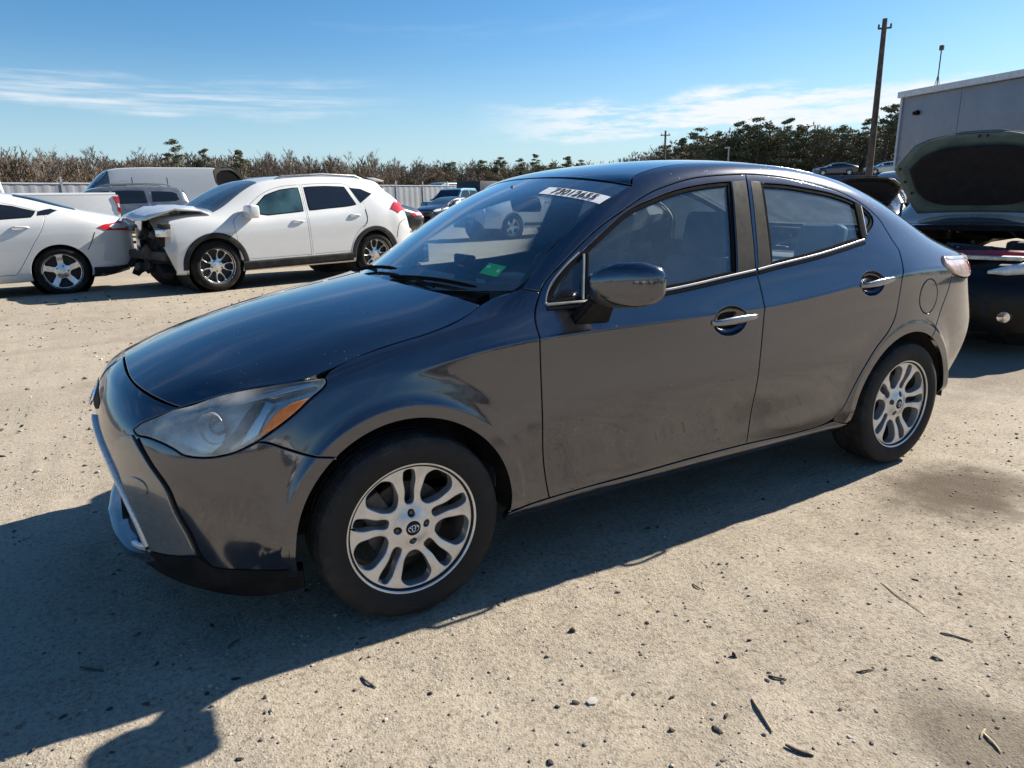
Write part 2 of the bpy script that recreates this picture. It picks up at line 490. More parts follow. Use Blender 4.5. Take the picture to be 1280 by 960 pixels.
def m_plain(name, col, rough=0.5, metal=0.0, var=0.12, scale=8.0, coat=0.0, bump=0.0, bscale=80, spec=0.5, dirt=None, dirt_amt=0.0, crough=0.06):
    t = NT(name); v = t.obj()
    n = t.noise(v, scale, 5, 0.6)
    a = tuple(x*(1-var) for x in col[:3]); b = tuple(min(1, x*(1+var)) for x in col[:3])
    c = t.mix(t.ramp(n, 0.3, 0.7), a, b)
    if dirt: c = t.mix(t.math('MULTIPLY', t.ramp(t.noise(v, scale*0.7+1.3, 7, 0.7), 0.42, 0.72), dirt_amt), c, dirt)
    r = t.ramp(t.noise(v, scale*2.3, 4, 0.6), 0.25, 0.75, max(0.02, rough-0.06), min(1, rough+0.08))
    k = dict(Base__Color=c, Roughness=r, Metallic=metal, Coat__Weight=coat, Coat__Roughness=crough, Specular__IOR__Level=spec)
    if bump > 0: k['Normal'] = t.bump(t.noise(v, bscale, 5, 0.6), bump, 0.004)
    t.bsdf(**k); return t.m

def m_paint(name, col, metal=0.5, rough=0.32, flake=0.02, dust=(0.30, 0.26, 0.21), dust_amt=0.12, low=0.25, coat=1.0, specks=True, peel=0.012):
    """metallic lacquer with road film, dust and stone specks"""
    t = NT(name); v = t.obj()
    fl = t.voro(v, 1400, 'F1', 1)
    c = t.mix(t.math('MULTIPLY', fl, 0.5), tuple(x*0.8 for x in col), tuple(min(1, x*1.5) for x in col))
    film = t.math('MULTIPLY', t.ramp(t.noise(v, 3.0, 7, 0.65), 0.35, 0.8), dust_amt)
    s = t.n('ShaderNodeSeparateXYZ'); t.l(v, s.inputs[0])
    splash = t.math('MULTIPLY', t.ramp(s.outputs[2], 0.75, 0.2), t.math('MULTIPLY', t.ramp(t.noise(v, 9, 8, 0.75), 0.35, 0.75), low))
    d = t.math('ADD', film, splash, True)
    if specks:
        vo = t.voro(v, 48, 'F1', 0); gate = t.ramp(t.noise(v, 5, 3, 0.5), 0.46, 0.62)
        sp = t.math('MULTIPLY', t.ramp(vo, 0.10, 0.05), gate); d = t.math('ADD', d, t.math('MULTIPLY', sp, 0.7), True)
    c2 = t.mix(d, c, dust)
    r = t.math('ADD', t.math('MULTIPLY', d, 0.5), rough, True)
    cw = t.math('MULTIPLY', t.math('SUBTRACT', 1.0, t.math('MULTIPLY', d, 1.3), True), coat)
    cr = t.math('ADD', t.math('MULTIPLY', d, 0.35), 0.012)
    b = t.bump(t.noise(v, 240, 2, 0.5), peel, 0.002)
    mt = t.math('MULTIPLY', t.math('SUBTRACT', 1.0, d, True), metal)
    t.bsdf(Base__Color=c2, Roughness=r, Metallic=mt, Coat__Weight=cw, Coat__Roughness=cr, Coat__Normal=b, Coat__IOR=1.62, Specular__IOR__Level=0.5)
    return t.m

def m_glass(name, tint=(0.72, 0.82, 0.80), dust=0.05, refl=1.0, dcol=(0.62, 0.62, 0.60), rough=0.0):
    """thin automotive pane: tinted see-through, mirror at grazing angles, a film of dust that can also carry painted sky glare"""
    t = NT(name); v = t.obj()
    tr = t.n('ShaderNodeBsdfTransparent'); tr.inputs[0].default_value = c4(tint)
    gl = t.n('ShaderNodeBsdfGlossy'); gl.inputs['Roughness'].default_value = rough; gl.inputs[0].default_value = (1, 1, 1, 1)
    fr = t.n('ShaderNodeFresnel'); fr.inputs[0].default_value = 1.52
    f = t.math('MULTIPLY', fr.outputs[0], 1.75*refl, True)
    m1 = t.n('ShaderNodeMixShader'); t.l(f, m1.inputs[0]); t.l(tr.outputs[0], m1.inputs[1]); t.l(gl.outputs[0], m1.inputs[2])
    df = t.n('ShaderNodeBsdfDiffuse'); df.inputs[0].default_value = c4(dcol)
    da = t.math('MULTIPLY', t.ramp(t.noise(v, 6, 7, 0.7), 0.2, 0.8, 0.45, 1.5), dust)
    tl = t.n('ShaderNodeBsdfTranslucent'); tl.inputs[0].default_value = c4(dcol)
    m3 = t.n('ShaderNodeMixShader'); m3.inputs[0].default_value = .5; t.l(df.outputs[0], m3.inputs[1]); t.l(tl.outputs[0], m3.inputs[2])
    m2 = t.n('ShaderNodeMixShader'); t.l(da, m2.inputs[0]); t.l(m1.outputs[0], m2.inputs[1]); t.l(m3.outputs[0], m2.inputs[2])
    t.l(m2.outputs[0], t.out.inputs[0]); return t.m

M = {}
M['paint'] = m_paint('graphite_paint', (0.074, 0.078, 0.098), 0.93, 0.15, dust_amt=0.06, low=0.10, dust=(0.26, 0.22, 0.18))
M['shell'] = m_plain('dark_body_shell', (0.010, 0.010, 0.011), 0.8)
M['blackgloss'] = m_plain('black_gloss_trim', (0.020, 0.020, 0.019), 0.6, spec=0.08, dirt=(0.06, 0.055, 0.047), dirt_amt=0.3, scale=14)
M['blackplast'] = m_plain('black_plastic', (0.012, 0.012, 0.013), 0.6, bump=0.25, bscale=300, dirt=(0.06, 0.052, 0.045), dirt_amt=0.3, spec=0.06)
M['rubber'] = m_plain('rubber_seal', (0.011, 0.011, 0.012), 0.9, spec=0.03)
M['chrome'] = m_plain('chrome', (0.78, 0.78, 0.79), 0.10, 1.0, var=0.05, dirt=(0.35, 0.32, 0.28), dirt_amt=0.25)
M['satin'] = m_plain('satin_metal_trim', (0.30, 0.295, 0.285), 0.36, 0.8, var=0.06)
M['brightedge'] = m_plain('silver_lacquer_trim', (0.70, 0.70, 0.70), 0.3, 0.35, var=0.06)
M['glass'] = m_glass('side_window_glass', (0.86, 0.95, 0.98), 0.085, 1.15, (0.58, 0.66, 0.68))  # blue-white dust film also stands in for sky glare on the panes
M['wscreen'] = m_glass('windscreen_glass', (0.84, 0.94, 0.97), 0.055, 1.2)
M['darkglass'] = m_glass('privacy_glass', (0.10, 0.12, 0.13), 0.03, 1.2)
M['frit'] = m_plain('black_glass_border', (0.012, 0.012, 0.014), 0.12, coat=0.6)
M['interior'] = m_plain('cabin_plastic', (0.11, 0.12, 0.135), 0.6, bump=0.2, bscale=250)
M['headliner'] = m_plain('cabin_headliner', (0.60, 0.61, 0.60), 0.9)
M['seat'] = m_plain('seat_cloth', (0.11, 0.215, 0.30), 0.9, bump=0.4, bscale=400)
M['alloy'] = m_plain('silver_alloy', (0.66, 0.66, 0.66), 0.33, 0.7, var=0.05, scale=14, coat=0.3, dirt=(0.30, 0.25, 0.19), dirt_amt=0.35)
M['rimdark'] = m_plain('brake_dusted_barrel', (0.10, 0.085, 0.07), 0.55, 0.4, dirt=(0.20, 0.14, 0.09), dirt_amt=0.6)
M['iron'] = m_plain('brake_iron', (0.10, 0.085, 0.075), 0.6, 0.6, var=0.3, scale=30)
M['sand_dirt'] = m_plain('dry_mud', (0.33, 0.28, 0.21), 0.95)
M['white'] = m_plain('white_print', (0.80, 0.80, 0.78), 0.6, var=0.03)
M['ink'] = m_plain('black_print', (0.012, 0.012, 0.013), 0.6)
M['greenst'] = m_plain('green_sticker', (0.02, 0.36, 0.14), 0.5, var=0.05)
M['orange'] = m_plain('amber_plastic', (0.75, 0.20, 0.015), 0.22, coat=0.6, var=0.12, scale=40)
M['redlens'] = m_plain('red_lens', (0.45, 0.012, 0.015), 0.18, coat=0.8, var=0.2, scale=25)
M['palelens'] = m_plain('clear_rear_lens', (0.66, 0.50, 0.44), 0.15, coat=0.8, var=0.2, scale=25)
M['reflector'] = m_plain('lamp_reflector', (0.86, 0.86, 0.84), 0.16, 0.85, var=0.08)
M['lampwhite'] = m_plain('pale_lamp_lens', (0.62, 0.64, 0.64), 0.2, coat=0.6, var=0.15, scale=20)
M['lampgrey'] = m_plain('lamp_housing', (0.80, 0.78, 0.72), 0.22, 0.7)
M['undermat'] = m_plain('underbody', (0.018, 0.017, 0.016), 0.9, dirt=(0.10, 0.085, 0.065), dirt_amt=0.5)

def m_tyre():
    t = NT('tyre_rubber'); v = t.obj()
    s = t.n('ShaderNodeSeparateXYZ'); t.l(v, s.inputs[0])
    r = t.math('SQRT', t.math('ADD', t.math('MULTIPLY', s.outputs[0], s.outputs[0]), t.math('MULTIPLY', s.outputs[2], s.outputs[2])))
    n = t.noise(v, 14, 7, 0.7)
    d = t.math('MULTIPLY', t.ramp(n, 0.35, 0.75), t.ramp(r, 0.22, 0.32, 0.10, 0.55))
    c = t.mix(d, (0.009, 0.009, 0.0095), (0.075, 0.068, 0.058))
    a = t.math('ARCTAN2', s.outputs[2], s.outputs[0])
    blk = t.math('SINE', t.math('MULTIPLY', a, 150))
    tread = t.math('MULTIPLY', t.ramp(blk, -0.2, 0.5), t.ramp(r, 0.297, 0.303))
    rings = t.math('MULTIPLY', t.math('SINE', t.math('MULTIPLY', r, 900)), 0.12)
    h = t.math('ADD', t.math('ADD', tread, rings), t.math('MULTIPLY', t.noise(v, 90, 4, 0.6), 0.25))
    t.bsdf(Base__Color=c, Roughness=t.ramp(n, 0.2, 0.8, 0.62, 0.88), Normal=t.bump(h, 0.5, 0.006), Specular__IOR__Level=0.35)
    return t.m
M['tyre'] = m_tyre()

def m_lens():
    """yellowed, hazy polycarbonate"""
    t = NT('hazy_lamp_lens'); v = t.obj()
    tr = t.n('ShaderNodeBsdfTransparent'); tr.inputs[0].default_value = (0.90, 0.91, 0.90, 1)
    df = t.n('ShaderNodeBsdfDiffuse'); df.inputs[0].default_value = (0.92, 0.90, 0.82, 1)
    gl = t.n('ShaderNodeBsdfGlossy'); gl.inputs['Roughness'].default_value = 0.06
    s = t.n('ShaderNodeSeparateXYZ'); t.l(v, s.inputs[0])
    hz = t.math('MULTIPLY', t.ramp(t.noise(v, 7, 6, 0.65), 0.25, 0.72, 0.15, 0.48), t.ramp(s.outputs[0], 1.66, 1.78, 0.12, 1.0))
    m1 = t.n('ShaderNodeMixShader'); t.l(hz, m1.inputs[0]); t.l(tr.outputs[0], m1.inputs[1]); t.l(df.outputs[0], m1.inputs[2])
    fr = t.n('ShaderNodeFresnel'); fr.inputs[0].default_value = 1.5
    m2 = t.n('ShaderNodeMixShader'); t.l(t.math('MULTIPLY', fr.outputs[0], 1.3, True), m2.inputs[0]); t.l(m1.outputs[0], m2.inputs[1]); t.l(gl.outputs[0], m2.inputs[2])
    t.l(m2.outputs[0], t.out.inputs[0]); return t.m
M['lens'] = m_lens()
def m_clear():
    t = NT('clear_lamp_lens')
    tr = t.n('ShaderNodeBsdfTransparent'); tr.inputs[0].default_value = (0.93, 0.94, 0.94, 1)
    gl = t.n('ShaderNodeBsdfGlossy'); gl.inputs['Roughness'].default_value = 0.03
    fr = t.n('ShaderNodeFresnel'); fr.inputs[0].default_value = 1.5
    m2 = t.n('ShaderNodeMixShader'); t.l(fr.outputs[0], m2.inputs[0]); t.l(tr.outputs[0], m2.inputs[1]); t.l(gl.outputs[0], m2.inputs[2])
    t.l(m2.outputs[0], t.out.inputs[0]); return t.m
M['clear'] = m_clear()
def m_mesh():
    t = NT('black_grille_mesh'); v = t.obj()
    h = t.voro(v, 45, 'DISTANCE_TO_EDGE', 0, 0.15)
    c = t.mix(t.ramp(h, 0.03, 0.09), (0.035, 0.035, 0.037), (0.003, 0.003, 0.003))
    t.bsdf(Base__Color=c, Roughness=0.5, Normal=t.bump(h, -0.8, 0.01)); return t.m
M['mesh'] = m_mesh()
# ---------------------------------------------------------------- the dark sedan: skin net (x forward, y left, z up, metres)
def sedan_net():
    N = []
    def fan(*rows): N.append([tuple(r) for r in rows])
    def sec(x, *yz): N.append([(x, y, z) for y, z in yz])
    fan((2.03,0,.185),(2.09,0,.205),(2.115,0,.30),(2.125,0,.42),(2.13,0,.54),(2.13,0,.62),(2.118,0,.675),(2.10,0,.72),(2.075,0,.758),(2.05,0,.782),(2.00,0,.81),(1.94,0,.83))
    fan((2.01,.25,.185),(2.07,.26,.205),(2.095,.265,.30),(2.105,.27,.42),(2.11,.27,.54),(2.11,.27,.62),(2.098,.265,.672),(2.08,.26,.715),(2.055,.255,.75),(2.03,.25,.772),(1.98,.24,.80),(1.92,.22,.82))
    fan((1.95,.44,.185),(2.005,.47,.205),(2.03,.48,.30),(2.04,.49,.42),(2.045,.49,.54),(2.04,.49,.62),(2.03,.485,.67),(2.01,.475,.71),(1.985,.46,.742),(1.96,.45,.762),(1.91,.43,.785),(1.86,.40,.80))
    fan((1.85,.59,.185),(1.90,.635,.205),(1.92,.65,.30),(1.93,.66,.42),(1.935,.66,.54),(1.93,.655,.615),(1.92,.645,.66),(1.905,.63,.70),(1.88,.61,.732),(1.86,.59,.75),(1.81,.55,.772),(1.76,.50,.785))
    sec(1.78,(.67,.19),(.725,.215),(.745,.30),(.758,.42),(.76,.54),(.752,.625),(.742,.675),(.725,.718),(.70,.752),(.675,.769),(.62,.785),(.55,.795))
    sec(1.60,(.72,.19),(.775,.22),(.79,.30),(.80,.42),(.803,.55),(.797,.65),(.786,.71),(.770,.760),(.748,.794),(.722,.811),(.67,.823),(.60,.830))
    sec(1.42,(.73,.19),(.785,.225),(.80,.30),(.808,.43),(.811,.56),(.806,.67),(.796,.745),(.782,.806),(.762,.840),(.735,.857),(.685,.869),(.615,.875))
    sec(1.20,(.73,.20),(.785,.23),(.80,.30),(.815,.44),(.820,.575),(.814,.69),(.805,.78),(.794,.850),(.775,.886),(.745,.905),(.695,.919),(.625,.928))
    sec(1.00,(.735,.205),(.79,.235),(.805,.30),(.826,.45),(.831,.58),(.825,.71),(.817,.815),(.805,.882),(.784,.922),(.752,.945),(.705,.962),(.64,.976))
    sec(.80,(.74,.21),(.795,.24),(.81,.30),(.834,.45),(.840,.58),(.834,.71),(.825,.835),(.813,.891),(.790,.945),(.768,.985),(.735,1.025),(.66,1.062))
    sec(.55,(.74,.215),(.797,.245),(.812,.31),(.836,.45),(.843,.58),(.838,.71),(.827,.842),(.816,.893),(.790,.962),(.752,1.060),(.706,1.165),(.628,1.232))
    sec(.27,(.74,.215),(.798,.245),(.813,.31),(.837,.45),(.844,.58),(.840,.71),(.829,.845),(.818,.894),(.790,.975),(.728,1.135),(.650,1.312),(.568,1.384))
    sec(0,(.74,.215),(.798,.245),(.814,.31),(.837,.45),(.845,.58),(.841,.71),(.830,.846),(.819,.895),(.790,.985),(.718,1.165),(.622,1.385),(.530,1.442))
    sec(-.35,(.74,.215),(.798,.245),(.814,.31),(.837,.45),(.845,.58),(.842,.71),(.832,.848),(.820,.905),(.789,1.010),(.712,1.190),(.612,1.405),(.525,1.450))
    sec(-.70,(.735,.215),(.796,.245),(.812,.31),(.836,.45),(.844,.58),(.843,.72),(.835,.870),(.822,.940),(.786,1.040),(.712,1.200),(.617,1.385),(.525,1.434))
    sec(-1.00,(.725,.21),(.788,.24),(.806,.31),(.832,.45),(.842,.59),(.843,.74),(.836,.90),(.822,.965),(.782,1.060),(.718,1.185),(.640,1.325),(.535,1.388))
    sec(-1.23,(.71,.205),(.775,.235),(.797,.31),(.826,.45),(.839,.60),(.841,.76),(.833,.925),(.817,.980),(.775,1.060),(.722,1.150),(.655,1.250),(.545,1.325))
    sec(-1.45,(.69,.205),(.755,.235),(.780,.31),(.812,.45),(.828,.61),(.831,.77),(.821,.930),(.803,.982),(.765,1.040),(.720,1.105),(.655,1.175),(.555,1.240))
    sec(-1.66,(.66,.21),(.725,.24),(.755,.31),(.790,.45),(.810,.61),(.813,.77),(.803,.925),(.783,.975),(.748,1.018),(.705,1.058),(.645,1.098),(.555,1.135))
    sec(-1.86,(.61,.22),(.675,.25),(.71,.32),(.752,.46),(.778,.62),(.774,.77),(.755,.915),(.735,.963),(.715,.997),(.68,1.020),(.63,1.037),(.555,1.045))
    fan((-1.86,.50,.25),(-1.90,.56,.275),(-1.955,.63,.34),(-2.02,.68,.46),(-2.05,.70,.62),(-2.02,.685,.77),(-1.975,.665,.90),(-1.965,.65,.955),(-1.985,.645,.985),(-1.975,.62,1.000),(-1.96,.585,1.010),(-1.94,.53,1.015))
    fan((-1.94,.38,.26),(-1.99,.42,.285),(-2.06,.465,.35),(-2.15,.50,.47),(-2.175,.51,.62),(-2.13,.505,.77),(-2.085,.50,.90),(-2.10,.49,.955),(-2.09,.475,.988),(-2.08,.46,1.003),(-2.06,.44,1.013),(-2.03,.40,1.018))
    fan((-1.98,.19,.26),(-2.03,.21,.285),(-2.105,.23,.35),(-2.20,.25,.47),(-2.22,.255,.62),(-2.195,.25,.77),(-2.15,.25,.90),(-2.14,.245,.96),(-2.13,.24,.993),(-2.12,.23,1.008),(-2.10,.22,1.018),(-2.07,.20,1.023))
    fan((-1.99,0,.26),(-2.04,0,.285),(-2.12,0,.35),(-2.215,0,.47),(-2.235,0,.62),(-2.205,0,.77),(-2.16,0,.90),(-2.15,0,.962),(-2.14,0,.995),(-2.13,0,1.010),(-2.11,0,1.020),(-2.08,0,1.025))
    # draw the shoulder crease tight and turn the foot of the doors out a little
    for st in N:
        x = st[6][0]
        if -1.9 < x < 1.25 and len({round(q[0], 3) for q in st}) == 1:
            (y5, z5), (y6, z6), (y7, z7), (y8, z8) = [st[k][1:] for k in (5, 6, 7, 8)]
            zc = (z6+z7)/2; yc = y6+(y6-y5)/(z6-z5)*(zc-z6)+.001; d = .011 if x > -.8 else .022
            st[6] = (x, yc-(y6-y5)/(z6-z5)*d, zc-d); st[7] = (x, yc+(y8-yc)/(z8-zc)*d, zc+d)
        if -.75 < x < .85 and len(st) == 12:
            st[2] = (x, st[2][1]+.010, st[2][2]); st[3] = (x, st[3][1]-.010, st[3][2]-.03)
    return N
AXF, AXR, AXZ = 1.285, -1.285, 0.308
SED = Sheet(sedan_net(), True, 4, ((AXF, AXZ, .36, .406, .811, .030), (AXR, AXZ, .36, .406, .825, .030)))
# ---------------------------------------------------------------- the dark grey sedan
car = thing('sedan_car', 'dusty dark graphite grey four-door sedan with silver alloy wheels on dirt lot', 'car', (0, 0, 0))
def U(pts, w=(1, 1, 1), step=0.02, smooth=True):
    q = SED.snap(pts, w)
    return catmull(q, False, step, (SU, SV)) if smooth else q
def join(*segs):
    out = [np.atleast_2d(segs[0])]
    for s in segs[1:]:
        s = np.atleast_2d(s)
        if np.abs(out[-1][-1]-s[0]).max() < 1e-3: s = s[1:]
        out.append(s)
    P = np.concatenate(out, 0)
    if np.abs(P[0]-P[-1]).max() < 1e-3: P = P[:-1]
    return P
def arch(ax, a0, a1, R=0.362, n=40):
    return SED.snap([(ax+R*math.cos(math.radians(a0+(a1-a0)*i/n)), .835, AXZ+R*math.sin(math.radians(a0+(a1-a0)*i/n))) for i in range(n+1)], (1, .03, 1))
XZ = (1, .25, 1)
s_fd_front = U([(.765, .809, .287), (.781, .82, .359), (.799, .838, .488), (.805, .839, .605), (.805, .834, .716), (.804, .826, .824), (.803, .815, .884), (.805, .80, .925), (.789, .777, .972), (.762, .758, 1.014)], XZ)
s_up_f = U([(.762, .758, 1.014), (.71, .739, 1.062), (.654, .728, 1.099), (.502, .695, 1.195), (.338, .666, 1.274), (.207, .644, 1.33), (.077, .63, 1.365), (-.034, .621, 1.386), (-.146, .616, 1.396), (-.261, .613, 1.401), (-.341, .612, 1.403)], XZ)
s_b = join(U([(-.341, .612, 1.403), (-.285, .719, 1.173), (-.250, .779, 1.027)], XZ), U([(-.250, .779, 1.027), (-.257, .80, .971), (-.261, .818, .908), (-.258, .832, .838), (-.25, .839, .758), (-.241, .843, .677), (-.231, .843, .509), (-.226, .827, .384), (-.22, .814, .303)], XZ))
s_fd_bot = U([(-.22, .814, .303), (.101, .813, .302), (.442, .81, .294), (.765, .809, .287)], XZ)
s_up_r = U([(-.341, .612, 1.403), (-.498, .615, 1.396), (-.642, .623, 1.379), (-.764, .633, 1.358), (-.914, .647, 1.325), (-1.011, .664, 1.289), (-1.09, .684, 1.244), (-1.14, .704, 1.2), (-1.165, .728, 1.152), (-1.185, .755, 1.101), (-1.205, .775, 1.06), (-1.200, .795, 1.02)], XZ)
s_rd_rear = U([(-1.200, .795, 1.02), (-1.168, .831, .946), (-1.153, .839, .855), (-1.135, .843, .762), (-1.088, .845, .697), (-1.016, .846, .637), (-.957, .849, .572), (-.911, .849, .504), (-.876, .84, .435), (-.848, .822, .37), (-.80, .812, .318), (-.711, .81, .297), (-.575, .811, .294), (-.22, .814, .303)], XZ)
front_door_pg = join(s_fd_front, s_up_f, s_b, s_fd_bot)
rear_door_pg = join(s_up_r, s_rd_rear, s_b[::-1])
def loop(pts, smooth=True, w=XZ):
    q = SED.snap(pts, w)
    return catmull(q, True, 0.02, (SU, SV)) if smooth else lin(q*[SU, SV], True, 0.02)/[SU, SV]
fwin = join(U([(.745, .781, .973), (.727, .764, 1.011), (.644, .738, 1.085), (.566, .722, 1.132), (.43, .693, 1.212), (.343, .674, 1.26), (.197, .655, 1.309), (.024, .64, 1.349), (-.131, .633, 1.367), (-.238, .631, 1.373)], XZ),
            U([(-.238, .631, 1.373), (-.19, .71, 1.19), (-.14, .78, 1.018)], XZ), U([(-.14, .78, 1.018), (.219, .787, .985), (.599, .785, .973), (.745, .781, .973)], XZ))
rwin = join(U([(-.413, .634, 1.366), (-.561, .637, 1.359), (-.708, .645, 1.341), (-.852, .652, 1.319), (-.979, .666, 1.284), (-1.06, .683, 1.246), (-1.090, .699, 1.213), (-1.074, .718, 1.18), (-1.017, .737, 1.147), (-.964, .753, 1.117)], XZ),
            U([(-.964, .753, 1.117), (-.624, .772, 1.068), (-.343, .777, 1.038)], XZ), U([(-.343, .777, 1.038), (-.378, .71, 1.19), (-.413, .634, 1.366)], XZ))
def circle_uv(c, r, n=36, rz=None):
    return SED.snap([(c[0]+r*math.cos(2*math.pi*i/n), c[1], c[2]+(rz or r)*math.sin(2*math.pi*i/n)) for i in range(n)], (1, .05, 1))
fh_c = (-.072, .832, .843); rh_c = (-.952, .832, .926)
fh_pg = circle_uv(fh_c, .088, rz=.055); rh_pg = circle_uv(rh_c, .080, rz=.052)
fuel_pg = circle_uv((-1.404, .831, .832), .080, rz=.083)
P = M['paint']
def pair(o): flip(o); return o
fdoor = panel('front_door', SED, front_door_pg, P, car, gap=.0045, holes=[fwin, fh_pg])
rdoor = panel('rear_door', SED, rear_door_pg, P, car, gap=.0045, holes=[rwin, rh_pg])
# door openings: bowls behind the handles, handle bars, seals, glass
def handle_set(door, c, pg, dx):
    q = SED.snap([c], (1, .05, 1)); p0 = SED.ev(q)[0]; n0 = SED.nrm(q)[0]
    rim = SED.ev(inset_uv(SED, pg, -.004)); rn = SED.nrm(pg); V = []; Fc = []; k = len(rim)
    for lev, (s, dpt) in enumerate(((1.0, .004), (.93, .016), (.75, .030), (.4, .038))):
        for a in range(k): V.append(p0+(rim[a]-p0)*s-n0*dpt)
    for lev in range(3):
        for a in range(k): Fc.append((lev*k+a, lev*k+(a+1) % k, (lev+1)*k+(a+1) % k, (lev+1)*k+a))
    Fc.append(tuple(range(3*k, 4*k)))
    mesh_obj('handle_recess', V, Fc, M['paint'], door)
    bm = bmesh.new(); t = Vector((-1, 0, .05)).normalized(); nn = Vector(n0); up = Vector((0, 0, 1))
    pts = []; rr = []
    a0 = Vector(p0)+Vector((dx[0], 0, dx[2])); a1 = Vector(p0)+Vector((dx[1], 0, dx[3]))
    prof = [(0, -.002), (.04, .009), (.15, .016), (.4, .019), (.7, .018), (.9, .014), (.98, .008), (1.0, .002)]
    rings = []
    for f, h in prof:
        c_ = a0.lerp(a1, f)+nn*h; hw = .0165*(0.55+.45*math.sin(math.pi*min(1, max(0, f*.9+.05))))
        ring = []
        for j in range(12):
            an = 2*math.pi*j/12; ring.append(bm.verts.new(c_+up*(hw*math.cos(an))+nn*(.0085*math.sin(an))))
        rings.append(ring)
    for i in range(len(rings)-1):
        for j in range(12): bm.faces.new((rings[i][j], rings[i][(j+1) % 12], rings[i+1][(j+1) % 12], rings[i+1][j]))
    bm.faces.new(rings[0]); bm.faces.new(rings[-1][::-1])
    bm_obj('door_handle', bm, M['handle'], door, angle=2.5)
M['handle'] = m_plain('bright_handle_lacquer', (0.26, 0.265, 0.28), 0.22, 0.8, var=0.1, coat=0.6)
handle_set(fdoor, fh_c, fh_pg, (.100, -.142, .000, .006)); handle_set(rdoor, rh_c, rh_pg, (.088, -.140, -.004, .012))
def window(door, pg, inn, mat, seal=.016):
    g = inset_uv(SED, pg, seal)
    panel('window_seal', SED, inset_uv(SED, pg, .0005), M['rubber'], door, gap=0, edge=.002, off=-.004, flange=.02, holes=[g], res=.05)
    return panel('window_pane', SED, inset_uv(SED, g, -.006), mat, door, gap=0, edge=.001, off=-.010, flange=.003, res=.04)
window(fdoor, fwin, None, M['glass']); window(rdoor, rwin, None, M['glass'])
# divider bars and quarter light
def strip(name, a, b, wd, mat, parent, off=.001, n=10, thick=.006):
    """a flat bar lying on the skin from a to b"""
    P0 = np.array([np.array(a)+(np.array(b)-np.array(a))*i/n for i in range(n+1)]); return ribbon(name, P0, wd, mat, parent, off, thick)
def ribbon(name, pts, wd, mat, parent, off=.001, thick=.006, sheet=None, wt=XZ, taper=None):
    sheet = sheet or SED
    q = sheet.snap(pts, wt); p = sheet.ev(q); N = sheet.nrm(q); T = np.gradient(p, axis=0); T /= np.linalg.norm(T, axis=1, keepdims=True); W = np.cross(N, T)
    tp = np.ones(len(p)) if taper is None else np.interp(np.linspace(0, 1, len(p)), *taper)
    V = []; Nn = []; Fc = []
    for i in range(len(p)):
        h = wd*.5*tp[i]
        for s, d, nn in ((-1, off-thick, -W[i]), (-1, off, N[i]*.6-W[i]*.5), (-.5, off+.0012, N[i]), (.5, off+.0012, N[i]), (1, off, N[i]*.6+W[i]*.5), (1, off-thick, W[i])):
            V.append(p[i]+W[i]*s*h+N[i]*d); Nn.append(nn/np.linalg.norm(nn))
    for i in range(len(p)-1):
        for j in range(5): Fc.append((i*6+j, i*6+j+1, (i+1)*6+j+1, (i+1)*6+j))
    return mesh_obj(name, V, Fc, mat, parent, True, Nn)
strip('window_divider', (.558, .70, 1.128), (.600, .786, .978), .010, M['satin'], fdoor, .000)
strip('window_divider', (.544, .70, 1.128), (.586, .786, .978), .012, M['rubber'], fdoor, .001)
strip('window_divider', (-1.002, .69, 1.272), (-.972, .755, 1.122), .040, M['rubber'], rdoor, .0005)
strip('quarter_light_edge', (-1.03, .69, 1.262), (-1.000, .75, 1.135), .008, M['satin'], rdoor, .001)
fq = [(.565, .722, 1.124), (.644, .738, 1.079), (.722, .764, 1.007), (.735, .781, .980), (.60, .785, .980)]
panel('corner_pane', SED, inset_uv(SED, lin(SED.snap(fq, XZ)*[SU, SV], True, .02)/[SU, SV], .012), M['frit'], fdoor, gap=0, edge=.001, off=-.006, flange=.003, res=.05)
panel('pillar_cover', SED, lin(SED.snap([(-.243, .631, 1.373), (-.325, .629, 1.376), (-.247, .779, 1.024), (-.145, .78, 1.014)], XZ)*[SU, SV], True, .02)/[SU, SV], M['blackgloss'], fdoor, gap=.001, off=.0015, flange=.004, res=.04)
panel('pillar_cover', SED, lin(SED.snap([(-.352, .629, 1.376), (-.410, .631, 1.371), (-.340, .778, 1.033), (-.262, .779, 1.024)], XZ)*[SU, SV], True, .02)/[SU, SV], M['blackgloss'], rdoor, gap=.001, off=.0015, flange=.004, res=.04)
def belt(door, pts):
    pts = catmull(pts, False, .03)
    ribbon('belt_seal', pts-np.array([0, 0, .007]), .015, M['rubber'], door, .002); ribbon('belt_trim', pts+np.array([0, 0, .006]), .008, M['satin'], door, .004)
belt(fdoor, [(.752, .78, .966), (.60, .785, .965), (.219, .787, .977), (-.14, .78, 1.009), (-.248, .78, 1.019)])
belt(rdoor, [(-.262, .779, 1.020), (-.343, .777, 1.030), (-.624, .772, 1.060), (-.968, .753, 1.109)])
ribbon('window_trim', catmull([(.755, .77, .972), (.735, .764, 1.013), (.652, .738, 1.087), (.575, .722, 1.135)], False, .02), .006, M['satin'], fdoor, .001)
pair(fdoor); pair(rdoor)
